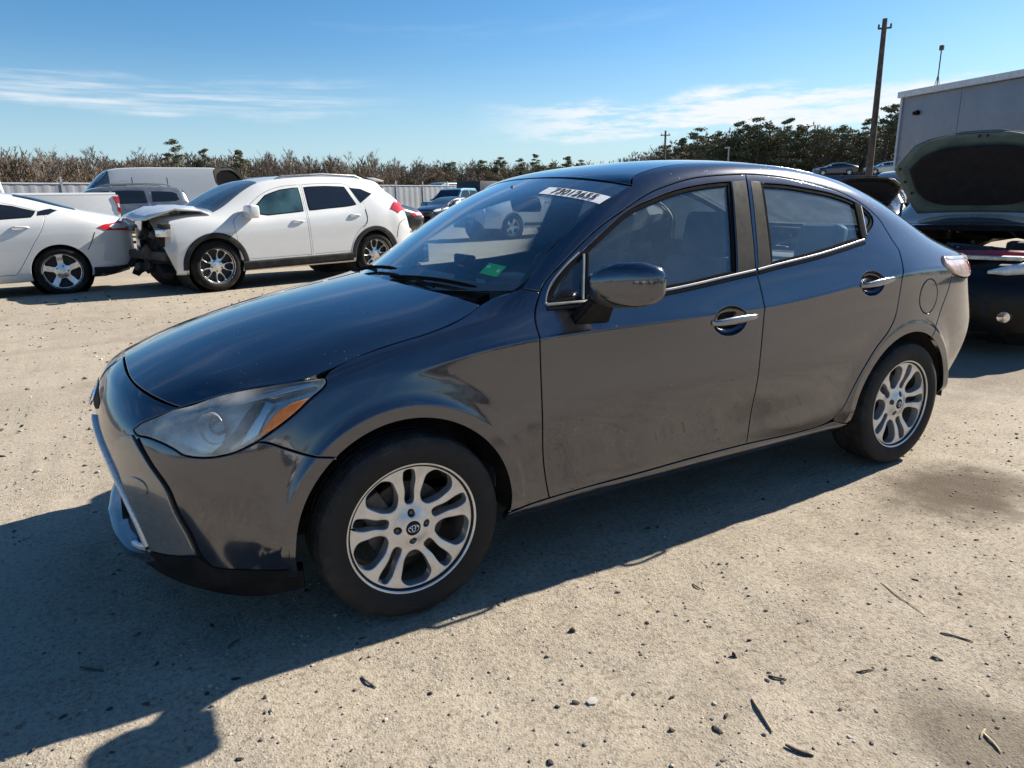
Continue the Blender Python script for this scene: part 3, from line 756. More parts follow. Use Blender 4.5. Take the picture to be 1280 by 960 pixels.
# bonnet seam along the wing
hs = [(1.512, .758, .818), (1.545, .735, .821), (1.60, .706, .814), (1.66, .683, .804)]
s_hood = U([(1.508, .755, .820), (1.47, .738, .842), (1.41, .730, .862), (1.33, .731, .881), (1.259, .735, .895), (1.184, .742, .908), (1.10, .738, .926), (1.03, .722, .950), (.985, .706, .967), (.950, .690, .980)])
s_ws_base = U([(.950, .690, .980), (.905, .690, 1.000), (.86, .708, 1.012), (.812, .722, 1.026)])
hl_top = U([(2.015, .503, .680), (1.996, .515, .698), (1.942, .551, .725), (1.884, .578, .745), (1.809, .612, .768), (1.732, .658, .790), (1.653, .696, .806), (1.573, .733, .818), (1.530, .750, .820), (1.508, .755, .820)])
hl_bot = U([(1.508, .755, .820), (1.506, .766, .806), (1.519, .772, .793), (1.553, .775, .771), (1.603, .779, .734), (1.663, .776, .696), (1.715, .769, .665)])
hl_bot2 = U([(1.715, .769, .665), (1.784, .749, .637), (1.844, .719, .627), (1.898, .68, .631), (1.924, .649, .647), (1.954, .606, .661), (1.982, .566, .668), (2.007, .525, .668), (2.015, .503, .680)])
s_bump = U([(1.715, .769, .665), (1.701, .774, .662), (1.639, .793, .634), (1.59, .815, .613), (1.5105, .84, .592)])
a_join = math.degrees(math.atan2(.592-AXZ, 1.5105-AXF))
fender_pg = join(s_hood, s_ws_base, U([(.812, .722, 1.026), (.79, .745, 1.022), (.762, .758, 1.014)]), s_fd_front[::-1], U([(.765, .809, .287), (.85, .805, .28), (.930, .80, .27)], XZ),
                 arch(AXF, 186, a_join), s_bump[::-1], hl_bot[::-1])
fender = panel('front_fender', SED, fender_pg, P, car, gap=.0045, flange=.02, rings=[(AXF, AXZ)])
pair(fender)
s_hoodfront = U([(2.010, 0, .806), (2.012, .10, .802), (2.011, .17, .796), (2.004, .26, .786), (1.984, .37, .774), (1.958, .45, .763), (1.922, .522, .753), (1.886, .576, .746)], (1, 1, .3))
s_hoodfront[0, 0] = 0
bv = .55
def vline(u0, u1, v, n=60): return np.array([[u0+(u1-u0)*i/n, v] for i in range(n+1)])
ar = arch(AXF, a_join, -12)
ub = SED.snap([(1.655, .78, .215)])[0]
s_grille = join(np.array([[0, SED.snap([(2.13, 0, .268)])[0, 1]]]), U([(2.105, .15, .268), (2.08, .32, .272), (2.045, .44, .280), (2.028, .484, .300)]), U([(2.028, .484, .300), (2.04, .476, .359), (2.061, .443, .439), (2.095, .343, .556), (2.108, .25, .620), (2.118, .17, .655)]), U([(2.118, .17, .655), (2.124, .09, .661), (2.126, 0.02, .662)]), np.array([[0, SED.snap([(2.125, 0, .662)])[0, 1]]]))
bump_pg = join(s_hoodfront, U([(1.886, .576, .746), (1.942, .551, .725), (1.996, .515, .698), (2.015, .503, .680)]), hl_bot2[::-1], s_bump, ar, np.array([[ub[0]+.05, .35]]), vline(ub[0], 0, .3), s_grille)
bumper = panel('front_bumper', SED, bump_pg, P, car, gap=.0045, both=True, flange=.02, rings=[(AXF, AXZ)])
# fog-lamp bezel, towing-eye cover, bright grille edge, grille mesh and lip
pl_pg = join(U([(2.075, .395, .606), (2.05, .45, .645), (2.02, .51, .668)]), U([(2.02, .51, .668), (1.989, .588, .595), (1.959, .634, .53), (1.942, .649, .452), (1.922, .665, .387), (1.908, .672, .322)]), U([(1.908, .672, .322), (1.96, .60, .305), (2.016, .503, .290)]), U([(2.016, .503, .290), (2.032, .49, .359), (2.052, .46, .439), (2.075, .395, .606)], smooth=False))
M['bezel'] = m_paint('bezel_reflection_grey', (0.21, 0.205, 0.195), 0.5, 0.22, dust_amt=0.15, low=0.2)  # lighter than the body paint: reflection on the bezel put into its colour
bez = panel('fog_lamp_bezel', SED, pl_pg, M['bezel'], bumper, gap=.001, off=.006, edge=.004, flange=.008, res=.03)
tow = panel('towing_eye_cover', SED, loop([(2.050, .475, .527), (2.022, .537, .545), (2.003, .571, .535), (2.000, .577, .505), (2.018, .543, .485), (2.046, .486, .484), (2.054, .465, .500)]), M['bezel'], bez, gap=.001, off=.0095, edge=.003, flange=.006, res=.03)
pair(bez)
bz_line = catmull([(2.008, .535, .660), (1.984, .596, .595), (1.952, .642, .53), (1.934, .658, .452), (1.912, .674, .387), (1.897, .681, .315), (1.872, .69, .28)], False, .02)
pair(ribbon('bezel_gap', bz_line, .008, M['rubber'], bumper, .0025, wt=(1, 1, 1)))
edge_pts = catmull([(2.118, .165, .650), (2.107, .255, .612), (2.092, .35, .548), (2.06, .447, .436), (2.039, .48, .359), (2.027, .488, .302)], False, .02)
pair(ribbon('grille_edge_trim', edge_pts, .016, M['brightedge'], bumper, .010, .012, wt=(1, 1, 1)))
pair(ribbon('grille_edge_trim', catmull([(2.027, .488, .296), (2.045, .45, .286), (2.065, .40, .282)], False, .02), .014, M['brightedge'], bumper, .010, .012, wt=(1, 1, 1)))
gm = join(np.array([[0, 1.2]]), vline(.02, SED.snap([(2.02, .50, .3)])[0, 0], 1.2, 10), U([(2.018, .49, .33), (2.04, .476, .42), (2.09, .36, .58), (2.12, .19, .67)]), np.array([[0, 6.1]]))
panel('grille_mesh', SED, gm, M['mesh'], bumper, gap=0, off=-.045, edge=.001, both=True, flange=-.03)
def sweep(name, pts, prof, mat, parent, sym=True):
    """profile (x out, z) carried along a plan curve, mirrored across the centre"""
    P2 = catmull(pts, False, .03)
    if sym: P2 = np.concatenate([P2, (P2*[1, -1, 1])[::-1][1:]], 0)
    T = np.gradient(P2, axis=0); T[:, 2] = 0; T /= np.linalg.norm(T, axis=1, keepdims=True); O = np.stack([-T[:, 1], T[:, 0], 0*T[:, 0]], -1)
    if (O*P2).sum() < 0: O = -O
    k = len(prof); V = []; Fc = []
    for i in range(len(P2)):
        for a, b in prof: V.append(P2[i]+O[i]*a+np.array([0, 0, b]))
    for i in range(len(P2)-1):
        for j in range(k): Fc.append((i*k+j, i*k+(j+1) % k, (i+1)*k+(j+1) % k, (i+1)*k+j))
    Fc += [tuple(range(k)), tuple(range((len(P2)-1)*k, len(P2)*k))]
    o = mesh_obj(name, V, Fc, mat, parent, True, angle=.7)
    bm = bmesh.new(); bm.from_mesh(o.data); bmesh.ops.recalc_face_normals(bm, faces=bm.faces); bm.to_mesh(o.data); bm.free()
    return o
sweep('lower_lip', [(1.985, .505, .262), (2.045, .43, .250), (2.09, .27, .243), (2.115, .0, .241)], [(-.05, .020), (.004, .026), (.020, .016), (.022, -.004), (.010, -.018), (-.05, -.022)], P, bumper)
sweep('air_dam', [(1.62, .735, .19), (1.75, .70, .185), (1.88, .58, .185), (1.98, .42, .185), (2.05, .2, .185), (2.06, 0, .185)], [(-.03, .04), (.02, .035), (.012, -.03), (-.03, -.03)], M['blackplast'], bumper)
for k in range(3):
    bm = bmesh.new(); box(bm, (2.075-.004*k, 0, .36+.09*k), (.02, .74-.12*k, .012), bevel=.004); bm_obj('grille_bar', bm, M['blackgloss'], bumper)
# nose emblem: three interlocked ovals
def emblem(parent, cen, sx, nrm, mat=None, r=.0032):
    n = Vector(nrm).normalized(); a = Vector((0, 0, 1)).cross(n)
    if a.length < .1: a = Vector((1, 0, 0)).cross(n)
    a.normalize(); b = n.cross(a); c0 = Vector(cen); bm = bmesh.new()
    for (cx, cy, rx, ry) in ((0, 0, 1.0, .68), (0, .06, .34, .62), (0, .34, .72, .30)):
        pts = [c0+a*((cx+rx*math.cos(t))*sx)+b*((cy+ry*math.sin(t))*sx) for t in [2*math.pi*i/28 for i in range(29)]]
        tube(bm, pts, r*sx/.065, 6, False)
    return bm_obj('emblem', bm, mat or M['chrome'], parent)
_q = SED.snap([(2.115, 0, .690)]); emblem(bumper, SED.ev(_q)[0]+np.array([.004, 0, .0]), .058, (.90, 0, .43))
ug = join(np.array([[0, SED.snap([(2.12, 0, .668)])[0, 1]]]), U([(2.116, .08, .668), (2.108, .16, .672), (2.100, .20, .682)]), U([(2.100, .20, .682), (2.092, .19, .704), (2.094, .10, .718), (2.097, .02, .724)]), np.array([[0, SED.snap([(2.098, 0, .725)])[0, 1]]]))
panel('badge_recess', SED, ug, M['blackplast'], bumper, gap=0, off=.0015, edge=.001, both=True, flange=.004, res=.03)
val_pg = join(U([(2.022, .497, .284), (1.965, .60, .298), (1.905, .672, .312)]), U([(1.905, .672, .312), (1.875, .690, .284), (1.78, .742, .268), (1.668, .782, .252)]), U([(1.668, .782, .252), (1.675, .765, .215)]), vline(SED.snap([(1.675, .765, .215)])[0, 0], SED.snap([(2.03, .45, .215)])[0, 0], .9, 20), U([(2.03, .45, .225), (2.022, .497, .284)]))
pair(panel('shaded_valance', SED, val_pg, M['blackplast'], bumper, gap=0, off=.004, edge=.002, flange=.006, res=.04))  # black overlay: valance in front, painted shade under the bumper side behind it
# headlamp
hl_pg = join(hl_top, hl_bot, hl_bot2)
lamp = panel('headlight', SED, hl_pg, M['lens'], car, gap=.005, edge=.004, flange=.004, off=.001)
panel('lamp_housing', SED, inset_uv(SED, hl_pg, .004), M['lampgrey'], lamp, gap=0, off=-.040, edge=.002, flange=-.037, res=.03)
def lp(name, pts, mat, off, sm=False): return panel(name, SED, loop(pts, sm, (1, 1, 1)), mat, lamp, gap=0, off=off, edge=.003, flange=.014, res=.03)
lp('turn_reflector', [(1.562, .773, .771), (1.609, .766, .761), (1.652, .763, .742), (1.683, .766, .712), (1.716, .766, .674), (1.663, .775, .700), (1.607, .778, .736)], M['orange'], .0020)
lp('lamp_divider', [(1.703, .722, .776), (1.683, .733, .772), (1.752, .750, .684), (1.815, .735, .634), (1.845, .718, .631), (1.775, .742, .697)], M['blackplast'], -.012)
lp('turn_lamp', [(1.677, .735, .774), (1.656, .748, .767), (1.684, .758, .733), (1.712, .765, .682), (1.775, .750, .645), (1.735, .753, .700), (1.700, .748, .744)], M['reflector'], -.012)
lp('lamp_brow', [(1.942, .556, .722), (1.81, .620, .766), (1.654, .704, .801), (1.540, .748, .814), (1.535, .760, .805), (1.677, .728, .782), (1.816, .655, .755), (1.914, .592, .721)], M['reflector'], -.008)
bm = bmesh.new()
lathe(bm, [(.048, .030), (.046, .012), (.040, -.006), (.028, -.02), (.0, -.025)], 28, 'X', (0, 0, 0)); bmesh.ops.rotate(bm, cent=(0, 0, 0), matrix=Matrix.Rotation(math.radians(42), 3, 'Z'), verts=bm.verts); bmesh.ops.translate(bm, vec=(1.800, .668, .700), verts=bm.verts)
bm_obj('lamp_bowl', bm, M['reflector'], lamp)
bm = bmesh.new(); bmesh.ops.create_uvsphere(bm, u_segments=24, v_segments=16, radius=.030); bmesh.ops.translate(bm, vec=(1.797, .666, .700), verts=bm.verts); bm_obj('projector_lens', bm, M['clear'], lamp)
pair(lamp)
# pillars, cant rail and rear wing as one pressing
s_ws_side = U([(.812, .722, 1.026), (.765, .703, 1.062), (.69, .672, 1.123), (.60, .652, 1.186), (.455, .629, 1.276), (.352, .619, 1.324), (.258, .609, 1.362)])
u_h = s_ws_side[-1]
VT = 10.85
uR = SED.snap([(-1.0, .55, 1.37)])[0, 0]
s_roof = np.array([[u_h[0]+(u-0)*(18.3-u_h[0]), u_h[1]+(VT-u_h[1])*min(1, u*60)] for u in np.linspace(0, 1, 120)])
uTail = SED.snap([(-2.0, .62, 1.0)])[0, 0]
s_deck = np.array([[18.3+(uTail-18.3)*k/20, VT] for k in range(21)])
tl_top = U([(-1.99, .62, .985), (-1.90, .69, .988), (-1.78, .732, .995), (-1.66, .756, 1.003), (-1.582, .770, 1.009)])
tl_front = U([(-1.582, .770, 1.009), (-1.560, .787, .990), (-1.580, .807, .952), (-1.625, .808, .925)])
s_rb = U([(-1.625, .808, .925), (-1.594, .817, .856), (-1.557, .823, .792), (-1.520, .83, .72), (-1.4605, .84, .6246)], XZ)
a_rb = math.degrees(math.atan2(.70-AXZ, -1.490-AXR)); R_rb = .362
side_pg = join(s_ws_side, s_roof, s_deck, tl_top, tl_front, s_rb, arch(AXR, 119, -7), U([(-.931, .80, .265), (-.86, .805, .280), (-.80, .812, .300)], XZ), U([(-.80, .812, .318), (-.848, .822, .37), (-.876, .84, .435), (-.911, .849, .504), (-.957, .849, .572), (-1.016, .846, .637), (-1.088, .845, .697), (-1.135, .843, .762), (-1.153, .839, .855), (-1.168, .831, .946), (-1.200, .795, 1.02)], XZ), s_up_r[::-1], s_up_f[::-1], U([(.762, .758, 1.014), (.79, .745, 1.022), (.812, .722, 1.026)]))
side = panel('body_side', SED, side_pg, P, car, gap=.0045, holes=[fuel_pg], flange=.02, rings=[(AXR, AXZ)])
panel('fuel_door', SED, fuel_pg, P, side, gap=.005, off=.0005)
pair(side)
# sill
sill_pg = join(U([(.93, .80, .262), (.85, .805, .277), (.765, .809, .284), (.442, .81, .291), (.101, .813, .299), (-.22, .814, .300), (-.575, .811, .291), (-.711, .81, .294), (-.80, .812, .297), (-.86, .805, .277), (-.931, .80, .262)], XZ), vline(SED.snap([(-.92, .75, .22)])[0, 0], SED.snap([(.92, .75, .22)])[0, 0], .25))
pair(panel('sill', SED, sill_pg, P, car, gap=.001, flange=.02))
# rear bumper, tail lamps, boot lid
NU1 = SED.nu-1
tl_pg = join(tl_top[::-1][::-1], tl_front, U([(-1.625, .808, .925), (-1.70, .80, .905), (-1.80, .775, .892), (-1.90, .73, .888), (-1.98, .67, .888), (-2.05, .56, .893)]), U([(-2.05, .56, .893), (-2.06, .54, .93), (-2.05, .53, .97), (-1.99, .62, .985)]))
tail = panel('tail_light', SED, tl_pg, M['palelens'], car, gap=.004, off=.012, edge=.008, flange=.02)
panel('brake_lens', SED, loop([(-1.80, .762, .968), (-1.90, .716, .964), (-2.02, .60, .958), (-2.01, .61, .912), (-1.93, .71, .900), (-1.84, .760, .903)], False, (1, 1, 1)), M['redlens'], tail, gap=0, off=.014, edge=.002, flange=.006, res=.04)
panel('lamp_glare_strip', SED, join(U([(-1.99, .632, .975), (-1.90, .70, .978), (-1.78, .742, .985), (-1.66, .765, .994), (-1.585, .780, .997)]), U([(-1.60, .784, .985), (-1.70, .765, .978), (-1.80, .742, .970), (-1.92, .694, .965), (-1.99, .645, .962)])), M['reflector'], tail, gap=0, off=.0145, edge=.002, flange=.006, res=.04)  # bright strip stands in for sun glare along the top of the lamp
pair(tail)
s_rbtop = U([(-1.625, .808, .925), (-1.70, .80, .903), (-1.80, .775, .890), (-1.90, .73, .886), (-1.98, .67, .884), (-2.08, .52, .87), (-2.14, .30, .865), (-2.16, .03, .863)])
arc_r = SED.snap([(AXR-.362*math.cos(math.radians(a)), .80, AXZ+.362*math.sin(math.radians(a))) for a in np.linspace(-10, 61, 30)], (1, .03, 1))
rb_pg = join(arc_r, s_rb[::-1], s_rbtop, np.array([[NU1, s_rbtop[-1, 1]]]), np.array([[NU1, .2]]), vline(NU1-.05, arc_r[0, 0], .2))
rb = panel('rear_bumper', SED, rb_pg, P, car, gap=.0045, both=True, flange=.02, rings=[(AXR, AXZ)])
s_lid = U([(-2.05, .53, .972), (-2.06, .54, .93), (-2.05, .56, .893), (-2.08, .52, .875), (-2.14, .30, .868), (-2.16, .03, .867)])
lid_pg = join(np.array([[uTail+.05, 10.9], [uTail+.05, 9.2]]), s_lid, np.array([[NU1, s_lid[-1, 1]], [NU1, 10.9]]), vline(NU1-.05, uTail+.05, 10.9))
boot = panel('boot_lid_face', SED, lid_pg, P, car, gap=.004, both=True)
# inner shell so that gaps and arches stay dark
shell_pg = join(vline(0, NU1, 8.2, 120), np.array([[NU1, .5]]), vline(NU1-.05, SED.snap([(-1.70, .7, .25)])[0, 0], .5, 20), SED.snap([(AXR-.40*math.cos(math.radians(a)), .80, AXZ+.40*math.sin(math.radians(a))) for a in np.linspace(0, 180, 40)], (1, .03, 1)),
                vline(SED.snap([(-.86, .75, .25)])[0, 0], SED.snap([(.86, .75, .25)])[0, 0], .5, 30), SED.snap([(AXF-.40*math.cos(math.radians(a)), .80, AXZ+.40*math.sin(math.radians(a))) for a in np.linspace(0, 180, 40)], (1, .03, 1)), vline(SED.snap([(1.70, .7, .22)])[0, 0], 0.02, .5, 20), np.array([[0, .5]]))
panel('inner_shell', SED, shell_pg, M['shell'], car, gap=0, off=-.052, edge=.001, both=True, res=.06, flange=-.0)
WS_STK = (.42, .46, 1.345); WS_GRN = (.83, .555, 1.075)
# ---- bonnet, windscreen, roof, backlight, boot deck: five top skins meeting the side pressing
def topsheet(edge, centre, cols=(1, .93, .8, .55, .28, 0), pz=2.3, px=2.0, crease=0.0, first=None):
    """edge/centre: matching rows of points from front to back, left edge to centre line"""
    net = []
    px_, pz_ = px, pz
    for k, (e, c) in enumerate(zip(edge, centre)):
        px = px_ if first is None else px_+(first[0]-px_)*max(0, 1-k/4); pz = pz_ if first is None else pz_+(first[1]-pz_)*max(0, 1-k/4)
        e = np.array(e, float); c = np.array(c, float); row = []
        for f in list(cols)+[-q for q in cols[::-1][1:]]:
            a = abs(f)
            row.append((c[0]+(e[0]-c[0])*a**px, e[1]*f, c[2]+(e[2]-c[2])*a**pz+crease*math.exp(-((a-.80)/.10)**2)))
        net.append(row)
    return Sheet(net, False, 12, (), up=True)
def rect(sh, e=0.0, n=60, m=40):
    a, b = sh.nu-1, sh.nv-1
    t = lambda x0, x1, k: np.linspace(x0, x1, k, endpoint=False)
    return np.concatenate([np.stack([t(e, a-e, n), np.full(n, e)], -1), np.stack([np.full(m, a-e), t(e, b-e, m)], -1), np.stack([t(a-e, e, n), np.full(n, b-e)], -1), np.stack([np.full(m, e), t(b-e, e, m)], -1)], 0)
he = [(1.886, .576, .7465), (1.81, .612, .768), (1.73, .658, .790), (1.65, .697, .806), (1.573, .732, .8185), (1.47, .738, .842), (1.33, .731, .881), (1.184, .742, .908), (1.08, .733, .933), (1.01, .716, .957), (.955, .690, .980)]
hp = SED.ev(SED.snap(he)); hp += SED.nrm(SED.snap(he))*.001
hc = [(2.008, 0, .8065), (1.945, 0, .832), (1.875, 0, .857), (1.795, 0, .883), (1.715, 0, .906), (1.60, 0, .935), (1.45, 0, .967), (1.31, 0, .992), (1.20, 0, 1.010), (1.135, 0, 1.020), (1.085, 0, 1.027)]
HOOD = topsheet(hp, hc, pz=2.1, crease=.004, first=(3.6, 1.5))
def corner_rect(sh): return rect(sh)
hood = panel('bonnet', HOOD, rect(HOOD), P, car, gap=.004, sc=(.11, .15), flange=.018, res=.022)
we = [(.835, .705, 1.012), (.765, .700, 1.060), (.69, .670, 1.122), (.60, .650, 1.184), (.455, .627, 1.274), (.352, .617, 1.322), (.262, .607, 1.359)]
wp = SED.ev(SED.snap(we)); wp -= SED.nrm(SED.snap(we))*.003
wc = [(1.085, 0, 1.000), (.99, 0, 1.060), (.89, 0, 1.122), (.77, 0, 1.193), (.60, 0, 1.288), (.46, 0, 1.354), (.335, 0, 1.404)]
WS = topsheet(wp, wc, pz=2.2, px=2.2)
glass_pg = rect(WS)
bord = inset_uv(WS, glass_pg, .004, (.11, .15))
def ws_rect(a0, a1, b0, b1, n=40): 
    t = lambda x0, x1: np.linspace(x0, x1, n, endpoint=False)
    return np.concatenate([np.stack([t(a0, a1), np.full(n, b0)], -1), np.stack([np.full(n, a1), t(b0, b1)], -1), np.stack([t(a1, a0), np.full(n, b1)], -1), np.stack([np.full(n, a0), t(b1, b0)], -1)], 0)
inner_pg = ws_rect(.62, 5.85, .55, 9.45)
# round the inner outline's corners a little
screen = panel('windscreen', WS, inset_uv(WS, glass_pg, .002, (.11, .15)), M['wscreen'], car, gap=.0, edge=.002, sc=(.11, .15), flange=.004, res=.04)
panel('screen_border', WS, inset_uv(WS, glass_pg, .003, (.11, .15)), M['frit'], screen, gap=0, edge=.001, off=-.004, sc=(.11, .15), flange=.002, holes=[inner_pg], res=.05)
def seam(u0, u1, n, off=.001, v=VT-.03):
    uv = np.array([[u0+(u1-u0)*i/(n-1), v] for i in range(n)]); return SED.ev(uv)+SED.nrm(uv)*off, uv
uA = s_ws_side[-1, 0]; uC = SED.snap([(-1.02, .54, 1.38)])[0, 0]
re_, _ = seam(uA+.15, uC, 8)
re_ = np.concatenate([wp[-1:]+[[-.004, 0, .004]], re_], 0)
rc = [(.330, 0, 1.408), (.20, 0, 1.438), (0, 0, 1.466), (-.20, 0, 1.480), (-.40, 0, 1.484), (-.60, 0, 1.477), (-.80, 0, 1.458), (-.96, 0, 1.432), (-1.06, 0, 1.408)]
ROOF = topsheet(re_, rc, pz=2.4)
roof = panel('roof', ROOF, rect(ROOF), P, car, gap=.003, sc=(.16, .11), res=.03, flange=.012)
uD = SED.snap([(-1.62, .56, 1.16)])[0, 0]
be_, _ = seam(uC+.02, uD, 6, -.002)
bc = [(-1.068, 0, 1.404), (-1.20, 0, 1.362), (-1.34, 0, 1.305), (-1.46, 0, 1.247), (-1.58, 0, 1.185), (-1.68, 0, 1.128)]
BL = topsheet(be_, bc, pz=2.4)
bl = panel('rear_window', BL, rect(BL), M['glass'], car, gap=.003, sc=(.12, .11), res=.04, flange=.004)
panel('screen_border', BL, inset_uv(BL, rect(BL), .004, (.12, .11)), M['frit'], bl, gap=0, edge=.001, off=-.004, sc=(.12, .11), flange=.002, holes=[ws_rect(.35, 4.6, .6, 9.4)], res=.06)
uE = uTail+.05
de_, _ = seam(uD+.03, uE, 5)
dc = [(-1.69, 0, 1.124), (-1.78, 0, 1.098), (-1.88, 0, 1.078), (-1.98, 0, 1.058), (-2.075, 0, 1.030)]
DK = topsheet(de_, dc, pz=2.6)
panel('boot_lid', DK, rect(DK), P, car, gap=.003, sc=(.1, .11), res=.03, flange=.012)
# cowl panel and wipers
cw = [(.905, .60, .992), (.965, .50, .995), (1.035, .30, .997), (1.075, 0, .993)]
sweep('cowl_panel', cw, [(-.06, .004), (.035, -.004), (.035, -.03), (-.06, -.03)], M['blackplast'], car)
def wiper(root, tip, b0, b1):
    w_ = None
    bm = bmesh.new(); tube(bm, [root, Vector(root)+Vector((0, 0, .03))], .014, 10)
    h0 = Vector(root)+Vector((0, 0, .022)); h1 = Vector(tip)
    pts = [h0.lerp(h1, t)+Vector((0, 0, .022*math.sin(math.pi*t))) for t in (0, .15, .35, .6, .85, 1)]
    tube(bm, pts, [.013, .011, .008, .006, .005, .004], 8)
    o = bm_obj('wiper_arm', bm, M['blackplast'], car)
    bm = bmesh.new(); q0 = Vector(b0); q1 = Vector(b1)
    pts = [q0.lerp(q1, t)+Vector((.004, 0, .010*math.sin(math.pi*t)+.006)) for t in np.linspace(0, 1, 12)]
    tube(bm, pts, [.004]+[.008]*10+[.004], 6); bm_obj('wiper_blade', bm, M['rubber'], o)
def wsp(f, y, up=.012):
    """a point on the windscreen: f 0..1 up the glass, y across"""
    q = WS.snap([(1.085-.75*f, y, 1.0+.404*f)]); p = WS.ev(q)[0]+WS.nrm(q)[0]*up; return tuple(p)
wiper((1.045, .12, .990), wsp(.055, .44), wsp(.045, .14), wsp(.085, .62))
wiper((.98, -.42, .985), wsp(.07, -.08), wsp(.05, -.36), wsp(.10, .10))
# stickers: lot number on white film, green inspection decal
def decal(name, sh, c, ax, w_, h_, mat, parent, off=.002, n=10):
    """flat print following the glass: c centre, ax across direction"""
    ax = np.array(ax, float); ax /= np.linalg.norm(ax); q0 = sh.snap([c]); n0 = sh.nrm(q0)[0]; up_ = np.cross(n0, ax); up_ /= np.linalg.norm(up_)
    if up_[2] < 0: up_ = -up_
    V = []
    for j in range(3):
        for i in range(n+1): V.append(np.array(sh.ev(q0)[0])+ax*(i/n-.5)*w_+up_*(j/2-.5)*h_)
    q = sh.snap(V); Pp = sh.ev(q)+sh.nrm(q)*off
    Fc = [(j*(n+1)+i, j*(n+1)+i+1, (j+1)*(n+1)+i+1, (j+1)*(n+1)+i) for j in range(2) for i in range(n)]
    return mesh_obj(name, Pp, Fc, mat, parent), np.array(sh.ev(q0)[0]), ax, up_, n0
def text3d(name, s, size, origin, ax, up_, mat, parent, extr=.0002, align='CENTER', off=0.0, shx=1.0, sheet=None, lift=.0035):
    cu = bpy.data.curves.new(name, 'FONT'); cu.body = s; cu.size = size; cu.align_x = align; cu.align_y = 'CENTER'; cu.extrude = extr; cu.offset = off
    o = bpy.data.objects.new(name, cu); COL.objects.link(o)
    bpy.context.view_layer.update()
    dg = bpy.context.evaluated_depsgraph_get(); me = bpy.data.meshes.new_from_object(o.evaluated_get(dg)); bpy.data.objects.remove(o)
    ax = Vector(ax).normalized(); up_ = Vector(up_).normalized(); n = ax.cross(up_)
    for v in me.vertices: v.co = Vector(origin)+ax*v.co.x*shx+up_*v.co.y+n*v.co.z
    if sheet is not None:
        q = sheet.snap([tuple(v.co) for v in me.vertices]); pp = sheet.ev(q)+sheet.nrm(q)*lift
        for v, c in zip(me.vertices, pp): v.co = c
    me.materials.clear(); me.materials.append(mat)
    t = bpy.data.objects.new(name, me); COL.objects.link(t); t.parent = parent
    return t
st, sc_, ax_, up_, n_ = decal('lot_sticker', WS, WS_STK, (-.10, 1, 0), .36, .062, M['white'], screen)
fac = np.cross(ax_, up_); sgn = 1 if fac@n_ > 0 else -1
text3d('sticker_number', '73012655', .062, sc_+n_*.0035, ax_, up_, M['ink'], st, off=.0014, shx=1.0, sheet=WS)
gs, gc, gx, gu_, gn = decal('inspection_sticker', WS, WS_GRN, (-.25, 1, 0), .085, .058, M['greenst'], screen)
text3d('sticker_digit', '9', .036, gc+gn*.003-gx*.026, gx, gu_, M['white'], gs, off=.001, sheet=WS)
text3d('sticker_digit', '6', .026, gc+gn*.003+gx*.028, gx, gu_, M['white'], gs, off=.0005, sheet=WS)
# ---- door mirror
def mirror_body():
    bm = bmesh.new()
    # sections from root (inboard) to tip: (y, x front, x back, z low, z high)
    secs = [(.845, .628, .575, .985, 1.055), (.865, .646, .545, .972, 1.085), (.90, .645, .520, .965, 1.104), (.95, .622, .498, .962, 1.117), (1.00, .582, .478, .968, 1.116), (1.035, .535, .462, .985, 1.100), (1.048, .500, .465, 1.01, 1.075)]
    rings = []
    for (y, xf, xb, zl, zh) in secs:
        zc = (zl+zh)/2; h = (zh-zl)/2; ring = []
        for k in range(20):
            a = 2*math.pi*k/20; ca, sa = math.cos(a), math.sin(a)
            ex = abs(ca)**.75*(1 if ca > 0 else -1); ez = abs(sa)**.7*(1 if sa > 0 else -1)
            x = (xf+xb)/2+(xf-xb)/2*ex if ca > 0 else (xf+xb)/2+(xf-xb)/2*max(-1, ex*1.25)
            ring.append(bm.verts.new((x, y, zc+h*ez*(1-.12*max(0, ca)))))
        rings.append(ring)
    for i in range(len(rings)-1):
        for k in range(20): bm.faces.new((rings[i][k], rings[i][(k+1) % 20], rings[i+1][(k+1) % 20], rings[i+1][k]))
    bm.faces.new(rings[0][::-1]); bm.faces.new(rings[-1])
    bmesh.ops.subdivide_edges(bm, edges=bm.edges[:], cuts=1, use_grid_fill=True, smooth=.6)
    return bm
mir = bm_obj('door_mirror', mirror_body(), P, fdoor, angle=2.5)
bm = bmesh.new()
V0 = [(.672, .808, .892), (.505, .815, .885), (.520, .800, .935), (.650, .785, .945)]; V1 = [(.625, .872, .985), (.520, .880, .985), (.520, .872, 1.01), (.62, .865, 1.01)]
a = [bm.verts.new(v) for v in V0]; b = [bm.verts.new(v) for v in V1]
for i in range(4): bm.faces.new((a[i], a[(i+1) % 4], b[(i+1) % 4], b[i]))
bm.faces.new(a[::-1]); bm.faces.new(b)
bmesh.ops.bevel(bm, geom=bm.edges[:], offset=.012, segments=3, affect='EDGES')
bm_obj('mirror_foot', bm, M['blackplast'], mir)
bm = bmesh.new(); box(bm, (.482, .945, 1.04), (.012, .16, .105), bevel=.02); bm_obj('mirror_glass', bm, M['chrome'], mir)
mm = mir.copy(); COL.objects.link(mm); mm.parent = [o for o in car.children if o.name.startswith('front_door') and o is not fdoor][0]
for ch in mir.children:
    d = ch.copy(); COL.objects.link(d); d.parent = mm
